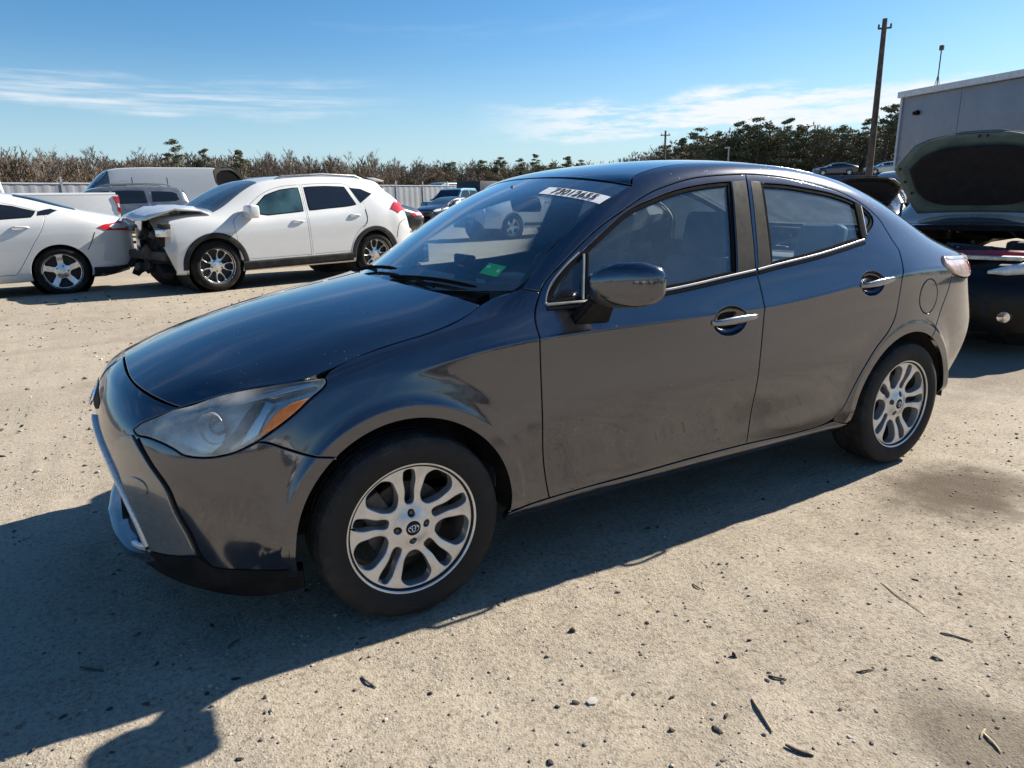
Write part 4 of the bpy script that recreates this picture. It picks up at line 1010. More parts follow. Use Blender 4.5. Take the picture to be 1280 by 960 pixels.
# ---- wheels
def wheel(parent, cx, cy, cz, side, spin, name='wheel'):
    wobj = None
    global WPROTO
    if WPROTO is None:
        T = 2*math.pi
        bm = bmesh.new(); R = AXZ
        prof = [(.206, -.082), (.212, -.088), (.222, -.092), (.245, -.098), (.272, -.100), (.290, -.096), (.300, -.088), (.3055, -.074), (.3075, -.055), (.308, -.048), (.301, -.046), (.301, -.040), (.308, -.038), (.3085, -.012), (.3015, -.010), (.3015, -.003), (.3085, -.001),
                (.3085, .024), (.3015, .026), (.3015, .033), (.3085, .035), (.308, .055), (.3055, .074), (.300, .088), (.290, .096), (.272, .100), (.245, .098), (.222, .092), (.212, .088), (.206, .082)]
        lathe(bm, prof, 96)
        tyre = bm_obj('tyre', bm, M['tyre'], None, angle=.5)
        # alloy: five pairs of spokes, cut out of one dished face
        sh = Flat(lambda a, b: .083-.016*np.exp(-((np.hypot(a, b)-.085)/.05)**2)-.002*np.clip((np.hypot(a, b)-.12)/.09, 0, 1)**2+.004*np.exp(-((np.hypot(a, b)-.030)/.03)**2))
        holes = []
        for k in range(5):
            th = math.pi/2+T*k/5
            def pt(r, da): return (r*math.cos(th+da), r*math.sin(th+da))
            # narrow slot between a spoke pair
            sl = [pt(.080, -.105), pt(.080, .105), pt(.130, .120), pt(.180, .114), pt(.196, .086), pt(.196, -.086), pt(.180, -.114), pt(.130, -.120)]
            holes.append(catmull(sl, True, .008))
            th2 = th+T/10
            def pt(r, da): return (r*math.cos(th2+da), r*math.sin(th2+da))
            bg_ = [pt(.088, -.12), pt(.088, .12), pt(.106, .27), pt(.145, .312), pt(.182, .285), pt(.199, .17), pt(.201, 0), pt(.199, -.17), pt(.182, -.285), pt(.145, -.312), pt(.106, -.27)]
            holes.append(catmull(bg_, True, .008))
        for k in range(4):
            th = T*k/4; holes.append([(.050*math.cos(th)+.0125*math.cos(T*i/14), .050*math.sin(th)+.0125*math.sin(T*i/14)) for i in range(14)])
        outer = [(.2115*math.cos(T*i/110), .2115*math.sin(T*i/110)) for i in range(110)]
        alloy = panel('alloy_face', sh, outer, M['alloy'], None, res=.009, gap=0, edge=.0045, flange=.034, holes=holes, sc=(1, 1))
        bm = bmesh.new(); lathe(bm, [(.2110, .050), (.2185, .084), (.2205, .089), (.2195, .0925), (.2150, .0925), (.2120, .086), (.2105, .064)], 96); lip = bm_obj('rim_lip', bm, M['alloy'], None, angle=1.2)
        bm = bmesh.new(); lathe(bm, [(.2085, .062), (.199, .03), (.190, -.02), (.196, -.075), (.208, -.085)], 64); barrel = bm_obj('rim_barrel', bm, M['rimdark'], None, angle=1)
        bm = bmesh.new(); lathe(bm, [(.0, .012), (.135, .012), (.135, -.006), (.0, -.006)], 48); disc = bm_obj('brake_disc', bm, M['iron'], None)
        bm = bmesh.new(); lathe(bm, [(.0, .052), (.060, .048), (.064, .012)], 32); hubo = bm_obj('hub', bm, M['rimdark'], None)
        bm = bmesh.new(); box(bm, (.10, .012, .055), (.09, .05, .13), Matrix.Rotation(.5, 3, 'Y'), .012); cal = bm_obj('brake_caliper', bm, M['iron'], None)
        bm = bmesh.new(); lathe(bm, [(.0, .0855), (.022, .0850), (.0265, .082), (.028, .070)], 32); cap = bm_obj('wheel_cap', bm, M['blackgloss'], None)
        emblem(cap, (0, .0865, 0), .0175, (0, 1, 0), M['chrome'], .0042)
        nuts = []
        for k in range(4):
            th = T*k/4; bm = bmesh.new(); lathe(bm, [(.0, .073), (.0065, .073), (.0085, .070), (.0085, .050)], 6, cen=(.050*math.cos(th), 0, .050*math.sin(th))); nuts.append(bm_obj('wheel_nut', bm, M['iron'], None, angle=.3))
        bm = bmesh.new(); tube(bm, [(.2, .090, .055), (.193, .100, .053)], .003, 6); valve = bm_obj('valve', bm, M['rubber'], None)
        WPROTO = [tyre, alloy, lip, barrel, disc, hubo, cal, cap, valve]+nuts
        first = True
    else: first = False
    e = bpy.data.objects.new(name, None); COL.objects.link(e); e.parent = parent; e.location = (cx, cy, cz)
    e.rotation_euler = (0, spin, 0) if side > 0 else (0, spin, math.pi)
    for p_ in WPROTO:
        if first: p_.parent = e
        else:
            c = p_.copy(); COL.objects.link(c); c.parent = e
            for ch in p_.children:
                d = ch.copy(); COL.objects.link(d); d.parent = c
    return e
WPROTO = None
wheel(car, AXF, .742, AXZ, 1, math.radians(1)); wheel(car, AXR, .742, AXZ, 1, math.radians(-17))
wheel(car, AXF, -.742, AXZ, -1, .4); wheel(car, AXR, -.742, AXZ, -1, 1.0)
# ---- underside, arch liners, cabin
def liner(ax):
    bm = bmesh.new(); n = 24; rr = [(.385, .815), (.392, .70), (.392, .45)]; rings = []
    for r, y in rr: rings.append([bm.verts.new((ax+r*math.cos(math.radians(-3+186*i/n)), y, AXZ+r*math.sin(math.radians(-3+186*i/n)))) for i in range(n+1)])
    for a_, b_ in zip(rings, rings[1:]):
        for i in range(n): bm.faces.new((a_[i], a_[i+1], b_[i+1], b_[i]))
    c_ = bm.verts.new((ax, .45, AXZ))
    for i in range(n): bm.faces.new((rings[-1][i], rings[-1][i+1], c_))
    return bm_obj('arch_liner', bm, M['undermat'], car)
for ax in (AXF, AXR): pair(liner(ax))
bm = bmesh.new()
prism(bm, [(-2.0, -.42), (-1.75, -.62), (-1.72, -.46), (-.86, -.46), (-.84, -.72), (.84, -.72), (.86, -.46), (1.72, -.46), (1.78, -.62), (2.0, -.40), (2.0, .40), (1.78, .62), (1.72, .46), (.86, .46), (.84, .72), (-.84, .72), (-.86, .46), (-1.72, .46), (-1.75, .62), (-2.0, .42)], .20, .26, 'XY')
bm_obj('floor_pan', bm, M['undermat'], car)
bm = bmesh.new(); tube(bm, [(.6, -.25, .19), (-.6, -.25, .18), (-1.0, -.3, .22), (-1.7, -.45, .24), (-2.1, -.5, .25)], .03, 8); box(bm, (-1.75, -.35, .26), (.35, .5, .14), bevel=.04); bm_obj('exhaust', bm, M['iron'], car)
bm = bmesh.new()
prism(bm, [(.90, .30), (.90, .93), (.90, .958), (.80, .980), (.62, .985), (.52, .95), (.50, .88), (.58, .80), (.60, .55), (.75, .30)], -.66, .66, 'XZ', .01)
dash = bm_obj('dashboard', bm, M['interior'], car)
bm = bmesh.new(); box(bm, (.60, .36, 1.0), (.16, .34, .05), bevel=.022); bm_obj('instrument_hood', bm, M['interior'], dash)
bm = bmesh.new(); box(bm, (.66, -.02, 1.03), (.02, .19, .12), bevel=.012); bm_obj('display_screen', bm, M['frit'], dash)
stw = bpy.data.objects.new('steering_wheel', None); COL.objects.link(stw); stw.parent = car; stw.location = (.40, .36, .93); stw.rotation_euler = (0, math.radians(-66), 0)
bm = bmesh.new(); tube(bm, [(.185*math.cos(t), .185*math.sin(t), 0) for t in np.linspace(0, 2*math.pi, 41)], .015, 8, False); bm_obj('wheel_rim', bm, M['interior'], stw)
bm = bmesh.new(); box(bm, (0, 0, -.02), (.13, .16, .05), bevel=.02); box(bm, (0, 0, -.015), (.03, .34, .018), bevel=.006); box(bm, (-.09, 0, -.015), (.17, .035, .018), bevel=.006); tube(bm, [(0, 0, -.03), (0, 0, -.28)], .035, 8); bm_obj('wheel_boss', bm, M['interior'], stw)
def seat(x, y, wd, head=True, back_h=.62, lean=.34):
    s_ = bpy.data.objects.new('seat', None); COL.objects.link(s_); s_.parent = car; s_.location = (x, y, .26)
    bm = bmesh.new(); box(bm, (.20, 0, .16), (.50, wd, .16), Matrix.Rotation(-.10, 3, 'Y'), .05, 3); bm_obj('cushion', bm, M['seat'], s_)
    bm = bmesh.new(); R_ = Matrix.Rotation(-lean, 3, 'Y'); vs = box(bm, (0, 0, back_h/2), (.13, wd, back_h), None, .05, 3)
    for v in bm.verts:
        t = v.co.z/back_h; v.co.y *= 1-.22*max(0, t-.45)/.55; v.co.x += .02*math.cos(v.co.y/wd*math.pi)*-1
    bmesh.ops.rotate(bm, cent=(0, 0, 0), matrix=R_, verts=bm.verts); bmesh.ops.translate(bm, vec=(-.04, 0, .20), verts=bm.verts); bm_obj('backrest', bm, M['seat'], s_)
    if head:
        for yy in head if hasattr(head, '__len__') else (0,):
            c_ = R_ @ Vector((0, 0, back_h+.11)); bm = bmesh.new(); box(bm, (0, 0, 0), (.10, .27 if wd < .7 else .25, .20), None, .045, 3); bmesh.ops.rotate(bm, cent=(0, 0, 0), matrix=Matrix.Rotation(-lean*.6, 3, 'Y'), verts=bm.verts)
            bmesh.ops.translate(bm, vec=(c_.x-.04, yy, c_.z+.20), verts=bm.verts); h_ = bm_obj('headrest', bm, M['seat'], s_)
            for q in (-.06, .06):
                bm = bmesh.new(); tube(bm, [(c_.x-.045, yy+q, c_.z+.08), (c_.x-.04, yy+q, c_.z+.14)], .006, 6); bm_obj('headrest_post', bm, M['satin'], h_)
    return s_
seat(-.12, .36, .50); seat(-.12, -.36, .50); seat(-.88, 0, 1.22, (-.36, .36), .56, .42)
bm = bmesh.new(); box(bm, (.10, 0, .42), (1.1, .20, .30), bevel=.03); bm_obj('centre_console', bm, M['interior'], car)
bm = bmesh.new(); box(bm, (-1.38, 0, .98), (.42, 1.24, .03), bevel=.01); bm_obj('parcel_shelf', bm, M['interior'], car)
# roof lining and trim inside the pillars
panel('roof_lining', ROOF, rect(ROOF, .12), M['headliner'], car, gap=0, off=-.03, sc=(.16, .11), res=.06, flange=.002)
trim_pg = side_pg[(SED.ev(side_pg)[:, 0] < .62) & (SED.ev(side_pg)[:, 2] > .95)]
pair(panel('pillar_trim', SED, trim_pg, M['headliner'], car, gap=.014, off=-.030, edge=.002, flange=.004, res=.05))
pair(panel('door_lining', SED, inset_uv(SED, join(U([(.80, .82, .40), (.80, .82, .80), (.77, .79, .955)], XZ), U([(.77, .79, .955), (.2, .787, .972), (-.3, .78, 1.015), (-.97, .75, 1.10)], XZ), U([(-.97, .75, 1.10), (-1.1, .82, .80), (-.85, .82, .42)], XZ), U([(-.85, .82, .42), (0, .83, .36), (.80, .82, .40)], XZ)), .005), M['interior'], car, gap=0, off=-.085, res=.06, flange=.0))
rv = None
bm = bmesh.new(); box(bm, (0, 0, 0), (.03, .23, .065), Matrix.Rotation(.25, 3, 'Y'), .02, 3); tube(bm, [(0, 0, .02), (.07, 0, .075)], .009, 8); bmesh.ops.translate(bm, vec=(.36, 0, 1.295), verts=bm.verts); rv = bm_obj('rear_view_mirror', bm, M['interior'], car)
# ---------------------------------------------------------------- ground, fence, building, poles, woods
rng = np.random.default_rng(11)
def vnoise(x, y, s, seed=0):
    """smooth value noise"""
    x = np.asarray(x)*s; y = np.asarray(y)*s; xi = np.floor(x).astype(int); yi = np.floor(y).astype(int); fx = x-xi; fy = y-yi
    fx = fx*fx*(3-2*fx); fy = fy*fy*(3-2*fy)
    def h(a, b):
        n = (a*374761393+b*668265263+seed*982451653) & 0x7fffffff; n = ((n ^ (n >> 13))*1274126177) & 0x7fffffff; return ((n ^ (n >> 16)) & 0xffff)/65535.0
    return (h(xi, yi)*(1-fx)+h(xi+1, yi)*fx)*(1-fy)+(h(xi, yi+1)*(1-fx)+h(xi+1, yi+1)*fx)*fy
def sstep(v, a, b):
    t = np.clip((np.asarray(v, float)-a)/(b-a), 0, 1); return t*t*(3-2*t)
def base_h(x, y): return 0.10*sstep(-np.asarray(y, float), 3.0, 9.0)
def ground_h(x, y):
    x = np.asarray(x, float); y = np.asarray(y, float); near = np.exp(-((x-1)**2+(y-1)**2)/60.0)
    z = base_h(x, y)
    z = z + near*(0.006*(vnoise(x, y, 2.1, 1)-.5)+0.008*(vnoise(x, y, 5.5, 2)-.5)+0.007*(vnoise(x, y, 16, 3)-.5)+.004*(vnoise(x, y, 37, 4)-.5))
    z = z + (1-near)*0.05*(vnoise(x, y, .35, 5)-.5)*sstep(np.hypot(x, y), 4, 9)
    return z-.002
def axis(c, fine, n):
    a = [0.0]; st = fine
    while a[-1] < 900:
        a.append(a[-1]+st)
        if a[-1] > n: st *= 1.16
    a = np.array(a); return np.concatenate([-a[::-1][:-1], a])+c
gx = axis(.6, .03, 2.6); gy = axis(1.2, .03, 1.6)
GX, GY = np.meshgrid(gx, gy, indexing='ij'); GZ = ground_h(GX, GY)
def fast_mesh(name, V, T, mat, parent=None, smooth=False, midx=None, mats=None):
    V = np.ascontiguousarray(V, np.float32); T = np.ascontiguousarray(T, np.int32); k = T.shape[1]
    me = bpy.data.meshes.new(name); me.vertices.add(len(V)); me.vertices.foreach_set('co', V.ravel()); me.loops.add(T.size); me.loops.foreach_set('vertex_index', T.ravel())
    me.polygons.add(len(T)); me.polygons.foreach_set('loop_start', np.arange(0, T.size, k, dtype=np.int32))
    for m in (mats or [mat]): me.materials.append(m)
    if midx is not None: me.polygons.foreach_set('material_index', np.ascontiguousarray(midx, np.int32))
    me.polygons.foreach_set('use_smooth', [smooth]*len(T)); me.update(calc_edges=True); me.validate()
    o = bpy.data.objects.new(name, me); COL.objects.link(o)
    if parent is not None: o.parent = parent
    return o
def m_ground():
    t = NT('sandy_dirt'); v = t.obj()
    big = t.noise(v, .55, 6, .6, .4); mid = t.noise(v, 4.2, 8, .68); fine = t.noise(v, 60, 8, .75)
    c = t.mix(t.ramp(big, .3, .7), (0.270, 0.230, 0.180), (0.338, 0.292, 0.230))
    c = t.mix(t.math('MULTIPLY', t.ramp(mid, .45, .75), .6), c, (0.382, 0.335, 0.270))
    c = t.mix(t.math('MULTIPLY', t.ramp(mid, .48, .25), .55), c, (0.169, 0.133, 0.094))
    gr = t.noise(v, 210, 5, .8)
    c = t.mix(t.math('MULTIPLY', t.ramp(fine, .42, .66), .65), c, (0.432, 0.374, 0.295)); c = t.mix(t.math('MULTIPLY', t.ramp(fine, .50, .32), .75), c, (0.115, 0.090, 0.065))
    c = t.mix(t.math('MULTIPLY', t.ramp(gr, .52, .72), .6), c, (0.461, 0.410, 0.338)); c = t.mix(t.math('MULTIPLY', t.ramp(gr, .46, .28), .7), c, (0.086, 0.068, 0.050))
    sp = t.voro(v, 95, 'F1', 0); c = t.mix(t.math('MULTIPLY', t.ramp(sp, .20, .12), t.ramp(t.noise(v, 24, 3), .46, .60)), c, (0.040, 0.032, 0.027))
    sp2 = t.voro(v, 42, 'F1', 0); c = t.mix(t.math('MULTIPLY', t.ramp(sp2, .13, .08), t.ramp(t.noise(v, 15, 3), .54, .64)), c, (0.446, 0.410, 0.353))
    # an old oil and water stain beside the rear wheel, another past the near corner
    s = t.n('ShaderNodeSeparateXYZ'); t.l(v, s.inputs[0])
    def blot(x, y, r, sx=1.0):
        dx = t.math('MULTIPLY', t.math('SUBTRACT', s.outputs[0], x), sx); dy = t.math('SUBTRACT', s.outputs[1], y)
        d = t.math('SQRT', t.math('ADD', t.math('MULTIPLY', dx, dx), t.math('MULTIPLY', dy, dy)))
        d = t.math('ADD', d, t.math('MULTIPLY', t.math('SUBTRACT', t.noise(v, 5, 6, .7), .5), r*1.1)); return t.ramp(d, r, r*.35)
    c = t.mix(t.math('MULTIPLY', blot(-1.22, 1.20, .38, .7), .92), c, (0.094, 0.072, 0.052))
    c = t.mix(t.math('MULTIPLY', blot(.30, 2.08, .26), .60), c, (0.072, 0.058, 0.043))
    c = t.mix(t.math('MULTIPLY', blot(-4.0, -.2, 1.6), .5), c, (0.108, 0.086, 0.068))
    # wheel tracks: slightly packed, slightly darker bands
    def track(ang, off, wd):
        ca, sa = math.cos(ang), math.sin(ang)
        q = t.math('ADD', t.math('ADD', t.math('MULTIPLY', s.outputs[0], -sa), t.math('MULTIPLY', s.outputs[1], ca)), t.math('MULTIPLY', t.noise(v, .5, 3, .5), .5))
        d = t.math('ABSOLUTE', t.math('SUBTRACT', q, off)); return t.math('MULTIPLY', t.ramp(d, wd, wd*.6), t.ramp(t.noise(v, 1.7, 5, .65), .35, .65))
    trk = t.math('ADD', t.math('ADD', track(.35, 1.55, .10), track(.35, 3.0, .10)), t.math('ADD', track(-.25, 2.35, .09), t.math('ADD', track(.12, -3.4, .11), track(.12, -5.0, .11))), True)
    c = t.mix(t.math('MULTIPLY', trk, .30), c, (.19, .155, .115))
    h = t.math('ADD', t.math('MULTIPLY', mid, .55), t.math('ADD', t.math('MULTIPLY', fine, .55), t.math('ADD', t.math('MULTIPLY', gr, .30), t.math('MULTIPLY', t.ramp(t.voro(v, 110), .0, .55), -.22))))
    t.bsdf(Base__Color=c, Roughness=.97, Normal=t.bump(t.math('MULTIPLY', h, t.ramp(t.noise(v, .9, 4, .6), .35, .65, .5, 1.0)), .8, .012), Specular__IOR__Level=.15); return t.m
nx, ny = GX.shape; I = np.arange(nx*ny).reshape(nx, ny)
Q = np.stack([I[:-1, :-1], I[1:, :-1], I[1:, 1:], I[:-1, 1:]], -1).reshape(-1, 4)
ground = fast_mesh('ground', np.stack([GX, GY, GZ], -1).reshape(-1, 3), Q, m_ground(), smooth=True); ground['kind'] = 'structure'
# loose stones and bark crumbs
ICO = bmesh.new(); bmesh.ops.create_icosphere(ICO, subdivisions=1, radius=1.0); ICO.verts.ensure_lookup_table()
icoV = np.array([v.co[:] for v in ICO.verts]); icoF = np.array([[q.index for q in f.verts] for f in ICO.faces]); ICO.free()
def scatter(name, n, area, smin, smax, mats, flat=.6, label=None, elong=1.0, pw=2.0):
    V = []; F = []; mi = []
    X = area(n); 
    for k in range(n):
        s = smin+(smax-smin)*rng.random()**pw; A = rng.normal(size=(3, 3)); q, _ = np.linalg.qr(A)
        v = icoV*(1+.35*rng.random((len(icoV), 1))-.17)*[s*elong*(.7+.6*rng.random()), s, s*(.6+.4*rng.random())]
        v = v @ q.T; v[:, 2] *= flat
        V.append(v+[X[k, 0], X[k, 1], float(ground_h(X[k, 0], X[k, 1]))+s*.25*flat]); F.append(icoF+k*len(icoV)); mi += [rng.integers(len(mats))]*len(icoF)
    o = fast_mesh(name, np.concatenate(V), np.concatenate(F), None, mats=mats, midx=mi); o['kind'] = 'stuff'
    return o
def area_near(n): return np.stack([rng.uniform(-3.6, 3.0, n), .55+rng.random(n)**.8*2.0], -1)
def area_left(n): return np.stack([rng.uniform(1.4, 3.4, n), rng.uniform(-3.0, 1.2, n)], -1)
def area_far(n): return np.stack([rng.uniform(-6, 6, n), rng.uniform(-9, -1.0, n)], -1)
st_m = [m_plain('pebble_%d' % i, c, .9, var=.2, scale=60) for i, c in enumerate(((.30, .26, .21), (.21, .185, .15), (.37, .34, .29), (.15, .125, .10)))]
bk_m = [m_plain('bark_%d' % i, c, .9, var=.3, scale=60) for i, c in enumerate(((.045, .036, .028), (.075, .055, .040), (.03, .026, .024)))]
tag(scatter('pebbles', 5600, area_near, .0015, .0075, st_m, pw=3.2), 'loose pebbles scattered over the sandy dirt beside the sedan', 'pebbles')
tag(scatter('pebbles', 1500, area_left, .002, .009, st_m, pw=3), 'loose pebbles lying in the shaded dirt ahead of the sedan', 'pebbles')
tag(scatter('pebbles', 2600, area_far, .006, .022, st_m, pw=3), 'loose pebbles across the open dirt between the rows of cars', 'pebbles')
tag(scatter('bark_crumbs', 420, area_near, .002, .009, bk_m, .6, elong=1.9, pw=2.6), 'dark bark crumbs strewn over the sunlit dirt', 'bark')
tag(scatter('bark_crumbs', 260, area_left, .002, .009, bk_m, .6, elong=1.9), 'dark bark crumbs in the shade under the front bumper', 'bark')
tag(scatter('bark_crumbs', 500, area_far, .006, .02, bk_m, .5, elong=1.8, pw=3), 'dark bark crumbs over the dirt in front of the white cars', 'bark')
# sticks and a pale flat stone one can pick out
twm = [m_plain('weathered_stick', (.30, .24, .17), .9, var=.3, scale=40), m_plain('dark_stick', (.07, .055, .042), .9, var=.3, scale=40), m_plain('straw', (.52, .43, .28), .85, var=.2, scale=40)]
TW = [((.668, 1.675), (.720, 1.788), .0040, 0, 'straight grey weathered stick lying on the sunlit dirt'), ((.732, 1.837), (.698, 1.893), .0045, 1, 'dark curved strip of bark near the straight grey stick'),
      ((-.177, 1.492), (-.122, 1.677), .0018, 2, 'long thin straw lying on bare sunlit dirt'), ((-.058, 1.765), (-.095, 1.844), .0030, 0, 'thin flat grey sliver of wood out past the straw'),
      ((1.546, 1.034), (1.526, 1.098), .0030, 1, 'short dark twig beside the edge of the sedan shadow'), ((.548, 1.628), (.521, 1.669), .0026, 1, 'small bent dark twig between grey stick and sedan'),
      ((.266, 2.054), (.298, 2.115), .0028, 2, 'pale split sliver of wood in the dark damp patch'), ((.293, 2.063), (.247, 2.052), .0030, 0, 'short grey splinter crossing the pale sliver'),
      ((1.858, .693), (1.819, .669), .0030, 1, 'dark twig in the shade close to the front wheel'), ((2.251, .566), (2.189, .625), .0035, 1, 'dark crooked twig in the shade ahead of the bumper'),
      ((.38, 1.151), (.386, 1.197), .0022, 1, 'little dark twig on open dirt beside the front door'), ((.323, 1.744), (.277, 1.767), .0026, 1, 'little flat twig on open dirt past the grey stick')]
for (a, b, r, mi, lab) in TW:
    bm = bmesh.new(); n = 6; pts = []
    for i in range(n):
        f = i/(n-1); x = a[0]+(b[0]-a[0])*f+(.006*math.sin(f*3.1) if mi == 1 else .001*math.sin(f*7)); y = a[1]+(b[1]-a[1])*f+random.uniform(-.0015, .0015)
        pts.append((x, y, float(ground_h(x, y))+r*.8+.002*math.sin(f*3.1)))
    tube(bm, pts, [r*.6]+[r]*(n-2)+[r*.5], 6); tag(bm_obj('stick', bm, twm[mi]), lab, 'stick', 'sticks lying on the dirt')
bm = bmesh.new(); prism(bm, [(-.016, -.010), (-.004, -.015), (.014, -.008), (.013, .006), (-.002, .013), (-.015, .006)], 0, .006, 'XY', .001)
o = bm_obj('flat_stone', bm, m_plain('pale_stone', (.36, .34, .31), .9)); o.location = (1.043, 1.46, float(ground_h(1.043, 1.46))-.001); tag(o, 'pale flat stone chip lying alone on the sunlit dirt', 'stone')
bm = bmesh.new(); bmesh.ops.create_icosphere(bm, subdivisions=2, radius=.011)
for v_ in bm.verts: v_.co *= random.uniform(.75, 1.15)
o = bm_obj('dirt_clod', bm, bk_m[1]); o.location = (.903, 1.166, float(ground_h(.903, 1.166))+.004); tag(o, 'dark lump of dirt on the sunlit ground', 'clod')

# ---- corrugated sheet fence
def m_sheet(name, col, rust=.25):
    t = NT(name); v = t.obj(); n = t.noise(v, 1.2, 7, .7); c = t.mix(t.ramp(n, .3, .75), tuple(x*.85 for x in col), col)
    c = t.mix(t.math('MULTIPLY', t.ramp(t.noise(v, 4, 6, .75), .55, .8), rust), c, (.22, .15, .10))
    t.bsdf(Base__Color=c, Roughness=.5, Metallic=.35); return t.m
M['fence'] = m_sheet('galvanised_sheet', (.31, .325, .35)); M['fencepost'] = m_plain('fence_steel', (.30, .31, .33), .5, .5)
FP = [(34, -27.5), (5.4, -32.4), (-19, -42.7), (-60, -62)]
fence = thing('fence', 'long grey corrugated metal fence running along the far edge of the lot', 'fence', (0, 0, 0))
L = 0; PANEL = 2.5; H = 2.2; pmesh = None
def corr_mesh():
    V = []; F = []; n = 40
    for i in range(n+1):
        x = PANEL*i/n-.0; ph = (i % 8)/8.0; y = (.02 if ph < .3 else (.02-(ph-.3)/.15*.04 if ph < .45 else (-.02 if ph < .8 else -.02+(ph-.8)/.2*.04)))*.35
        for z_ in (.08, H): V.append((x, y, z_))
    for i in range(n): F.append((2*i, 2*i+2, 2*i+3, 2*i+1))
    return V, F
cv, cf = corr_mesh(); proto = mesh_obj('fence_sheet', cv, cf, M['fence'], fence, False)
bm = bmesh.new(); box(bm, (0, 0, 1.25), (.07, .07, 2.5)); postp = bm_obj('fence_post', bm, M['fencepost'], fence)
bm = bmesh.new(); box(bm, (PANEL/2, .05, 1.9), (PANEL, .04, .09)); railp = bm_obj('fence_rail', bm, M['fencepost'], fence)
bm = bmesh.new(); box(bm, (PANEL/2, 0, H+.02), (PANEL, .07, .05)); capp = bm_obj('fence_cap', bm, m_plain('fence_cap', (.55, .57, .60), .4, .4), fence)
first = True
for a, b in zip(FP, FP[1:]):
    d = Vector((b[0]-a[0], b[1]-a[1], 0)); n = int(d.length/PANEL)+1; an = math.atan2(d.y, d.x)
    for i in range(n):
        x, y = a[0]+d.x*i/n, a[1]+d.y*i/n; tilt = random.uniform(-.008, .008)
        if math.hypot(x-2, y-2.7) > 85: continue
        for src, oz in ((proto, 0), (postp, 0), (railp, 0), (capp, 0)):
            c = src if first else src.copy()
            if not first: COL.objects.link(c); c.parent = fence
            c.location = (x, y, .08+oz+random.uniform(-.02, .02)); c.rotation_euler = (0, 0, an+tilt)
        first = False
# ---- white metal building on the right
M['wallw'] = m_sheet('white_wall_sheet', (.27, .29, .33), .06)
A = Vector((-31.5, -18.5, 0)); B = Vector((-30.1, -12.6, 0)); dd = (B-A).normalized(); nn = Vector((dd.y, -dd.x, 0))
if nn.dot(Vector((2, 2.7, 0))-A) < 0: nn = -nn
bld = thing('metal_building', 'tall white sheet-metal building with plain panelled wall in shade', 'building', A, math.atan2(dd.y, dd.x))
HB = 5.85; LB = 26.0
PW = 3.1; k = 0
for row, (z0, z1) in enumerate(((.1, 2.95), (2.97, HB-.25))):
    for i in range(int(LB/PW)):
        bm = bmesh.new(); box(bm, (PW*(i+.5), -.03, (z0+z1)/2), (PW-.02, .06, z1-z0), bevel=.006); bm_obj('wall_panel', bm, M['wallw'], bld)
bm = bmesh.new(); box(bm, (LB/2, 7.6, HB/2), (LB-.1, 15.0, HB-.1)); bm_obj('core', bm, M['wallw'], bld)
bm = bmesh.new(); box(bm, (LB/2, 7.4, HB-.10), (LB+.3, 15.4, .26)); bm_obj('roof_edge', bm, m_plain('roof_trim', (.55, .56, .58), .5, .2), bld)
bm = bmesh.new(); box(bm, (-.06, -.06, HB/2), (.12, .14, HB-.3)); bm_obj('corner_trim', bm, m_plain('corner_trim', (.42, .45, .48), .5, .2), bld)
bm = bmesh.new(); box(bm, (.9, -.14, HB-1.0), (.25, .2, .16), bevel=.02); box(bm, (.9, -.05, HB-.9), (.05, .2, .05)); bm_obj('wall_lamp', bm, M['blackplast'], bld)
ant = thing('roof_antenna', 'thin roof antenna mast standing on the white building', 'antenna', (A+dd*.75-nn*1.0+Vector((0, 0, HB+.02))))
bm = bmesh.new(); tube(bm, [(0, 0, 0), (0, 0, 1.75)], .03, 6); bm_obj('mast', bm, M['iron'], ant)
bm = bmesh.new(); tube(bm, [(-.25, 0, 0), (0, 0, .7)], .015, 5); bm_obj('stay', bm, M['iron'], ant)
bm = bmesh.new(); tube(bm, [(.25, 0, 0), (0, 0, .7)], .015, 5); bm_obj('stay', bm, M['iron'], ant)
bm = bmesh.new(); box(bm, (0, 0, 1.8), (.16, .16, .22), bevel=.03); bm_obj('antenna_head', bm, M['iron'], ant)
# ---- poles
M['wood'] = m_plain('pole_timber', (.075, .060, .048), .9, var=.35, scale=6)
pole = thing('utility_pole', 'tall bare wooden utility pole beside the white building', 'utility pole', (-34.95, -22.25, .1))
bm = bmesh.new(); tube(bm, [(0, 0, 0), (.0, 0, 5), (.05, 0, 10.0)], [.19, .16, .12], 12); bm_obj('pole_shaft', bm, M['wood'], pole)
bm = bmesh.new(); tube(bm, [(-.2, .25, 9.55), (.2, -.25, 9.55)], .05, 6); bm_obj('bracket', bm, M['iron'], pole)
for s_ in (-1, 1): bm = bmesh.new(); tube(bm, [(s_*.18, -s_*.22, 9.55), (s_*.18, -s_*.22, 9.75)], .05, 8); bm_obj('insulator', bm, M['iron'], pole)
tag(bm_obj('overhead_wire', (lambda b: (tube(b, [(-34.9, -22.2, 4.9+.1), (-33, -20, 4.7), (-31.6, -18.6, 4.9)], .015, 4), b)[1])(bmesh.new()), M['rubber']), 'thin black wire strung from wooden pole to white building', 'wire')
fp = thing('utility_pole', 'distant dark utility pole with crossarm standing against the woods', 'utility pole', (-79.5, -88.9, .1))
bm = bmesh.new(); tube(bm, [(0, 0, 0), (0, 0, 11.6)], [.22, .15], 8); bm_obj('pole_shaft', bm, M['wood'], fp)
bm = bmesh.new(); box(bm, (0, 0, 10.9), (1.6, .12, .14), Matrix.Rotation(-.5, 3, 'Z')); bm_obj('crossarm', bm, M['wood'], fp)
for s_ in (-.6, .6): bm = bmesh.new(); lathe(bm, [(0, 11.2), (.07, 11.2), (.07, 10.97), (0, 10.97)], 8, 'Z', (s_*math.cos(.5), -s_*math.sin(.5), 0)); bm_obj('insulator', bm, M['iron'], fp)
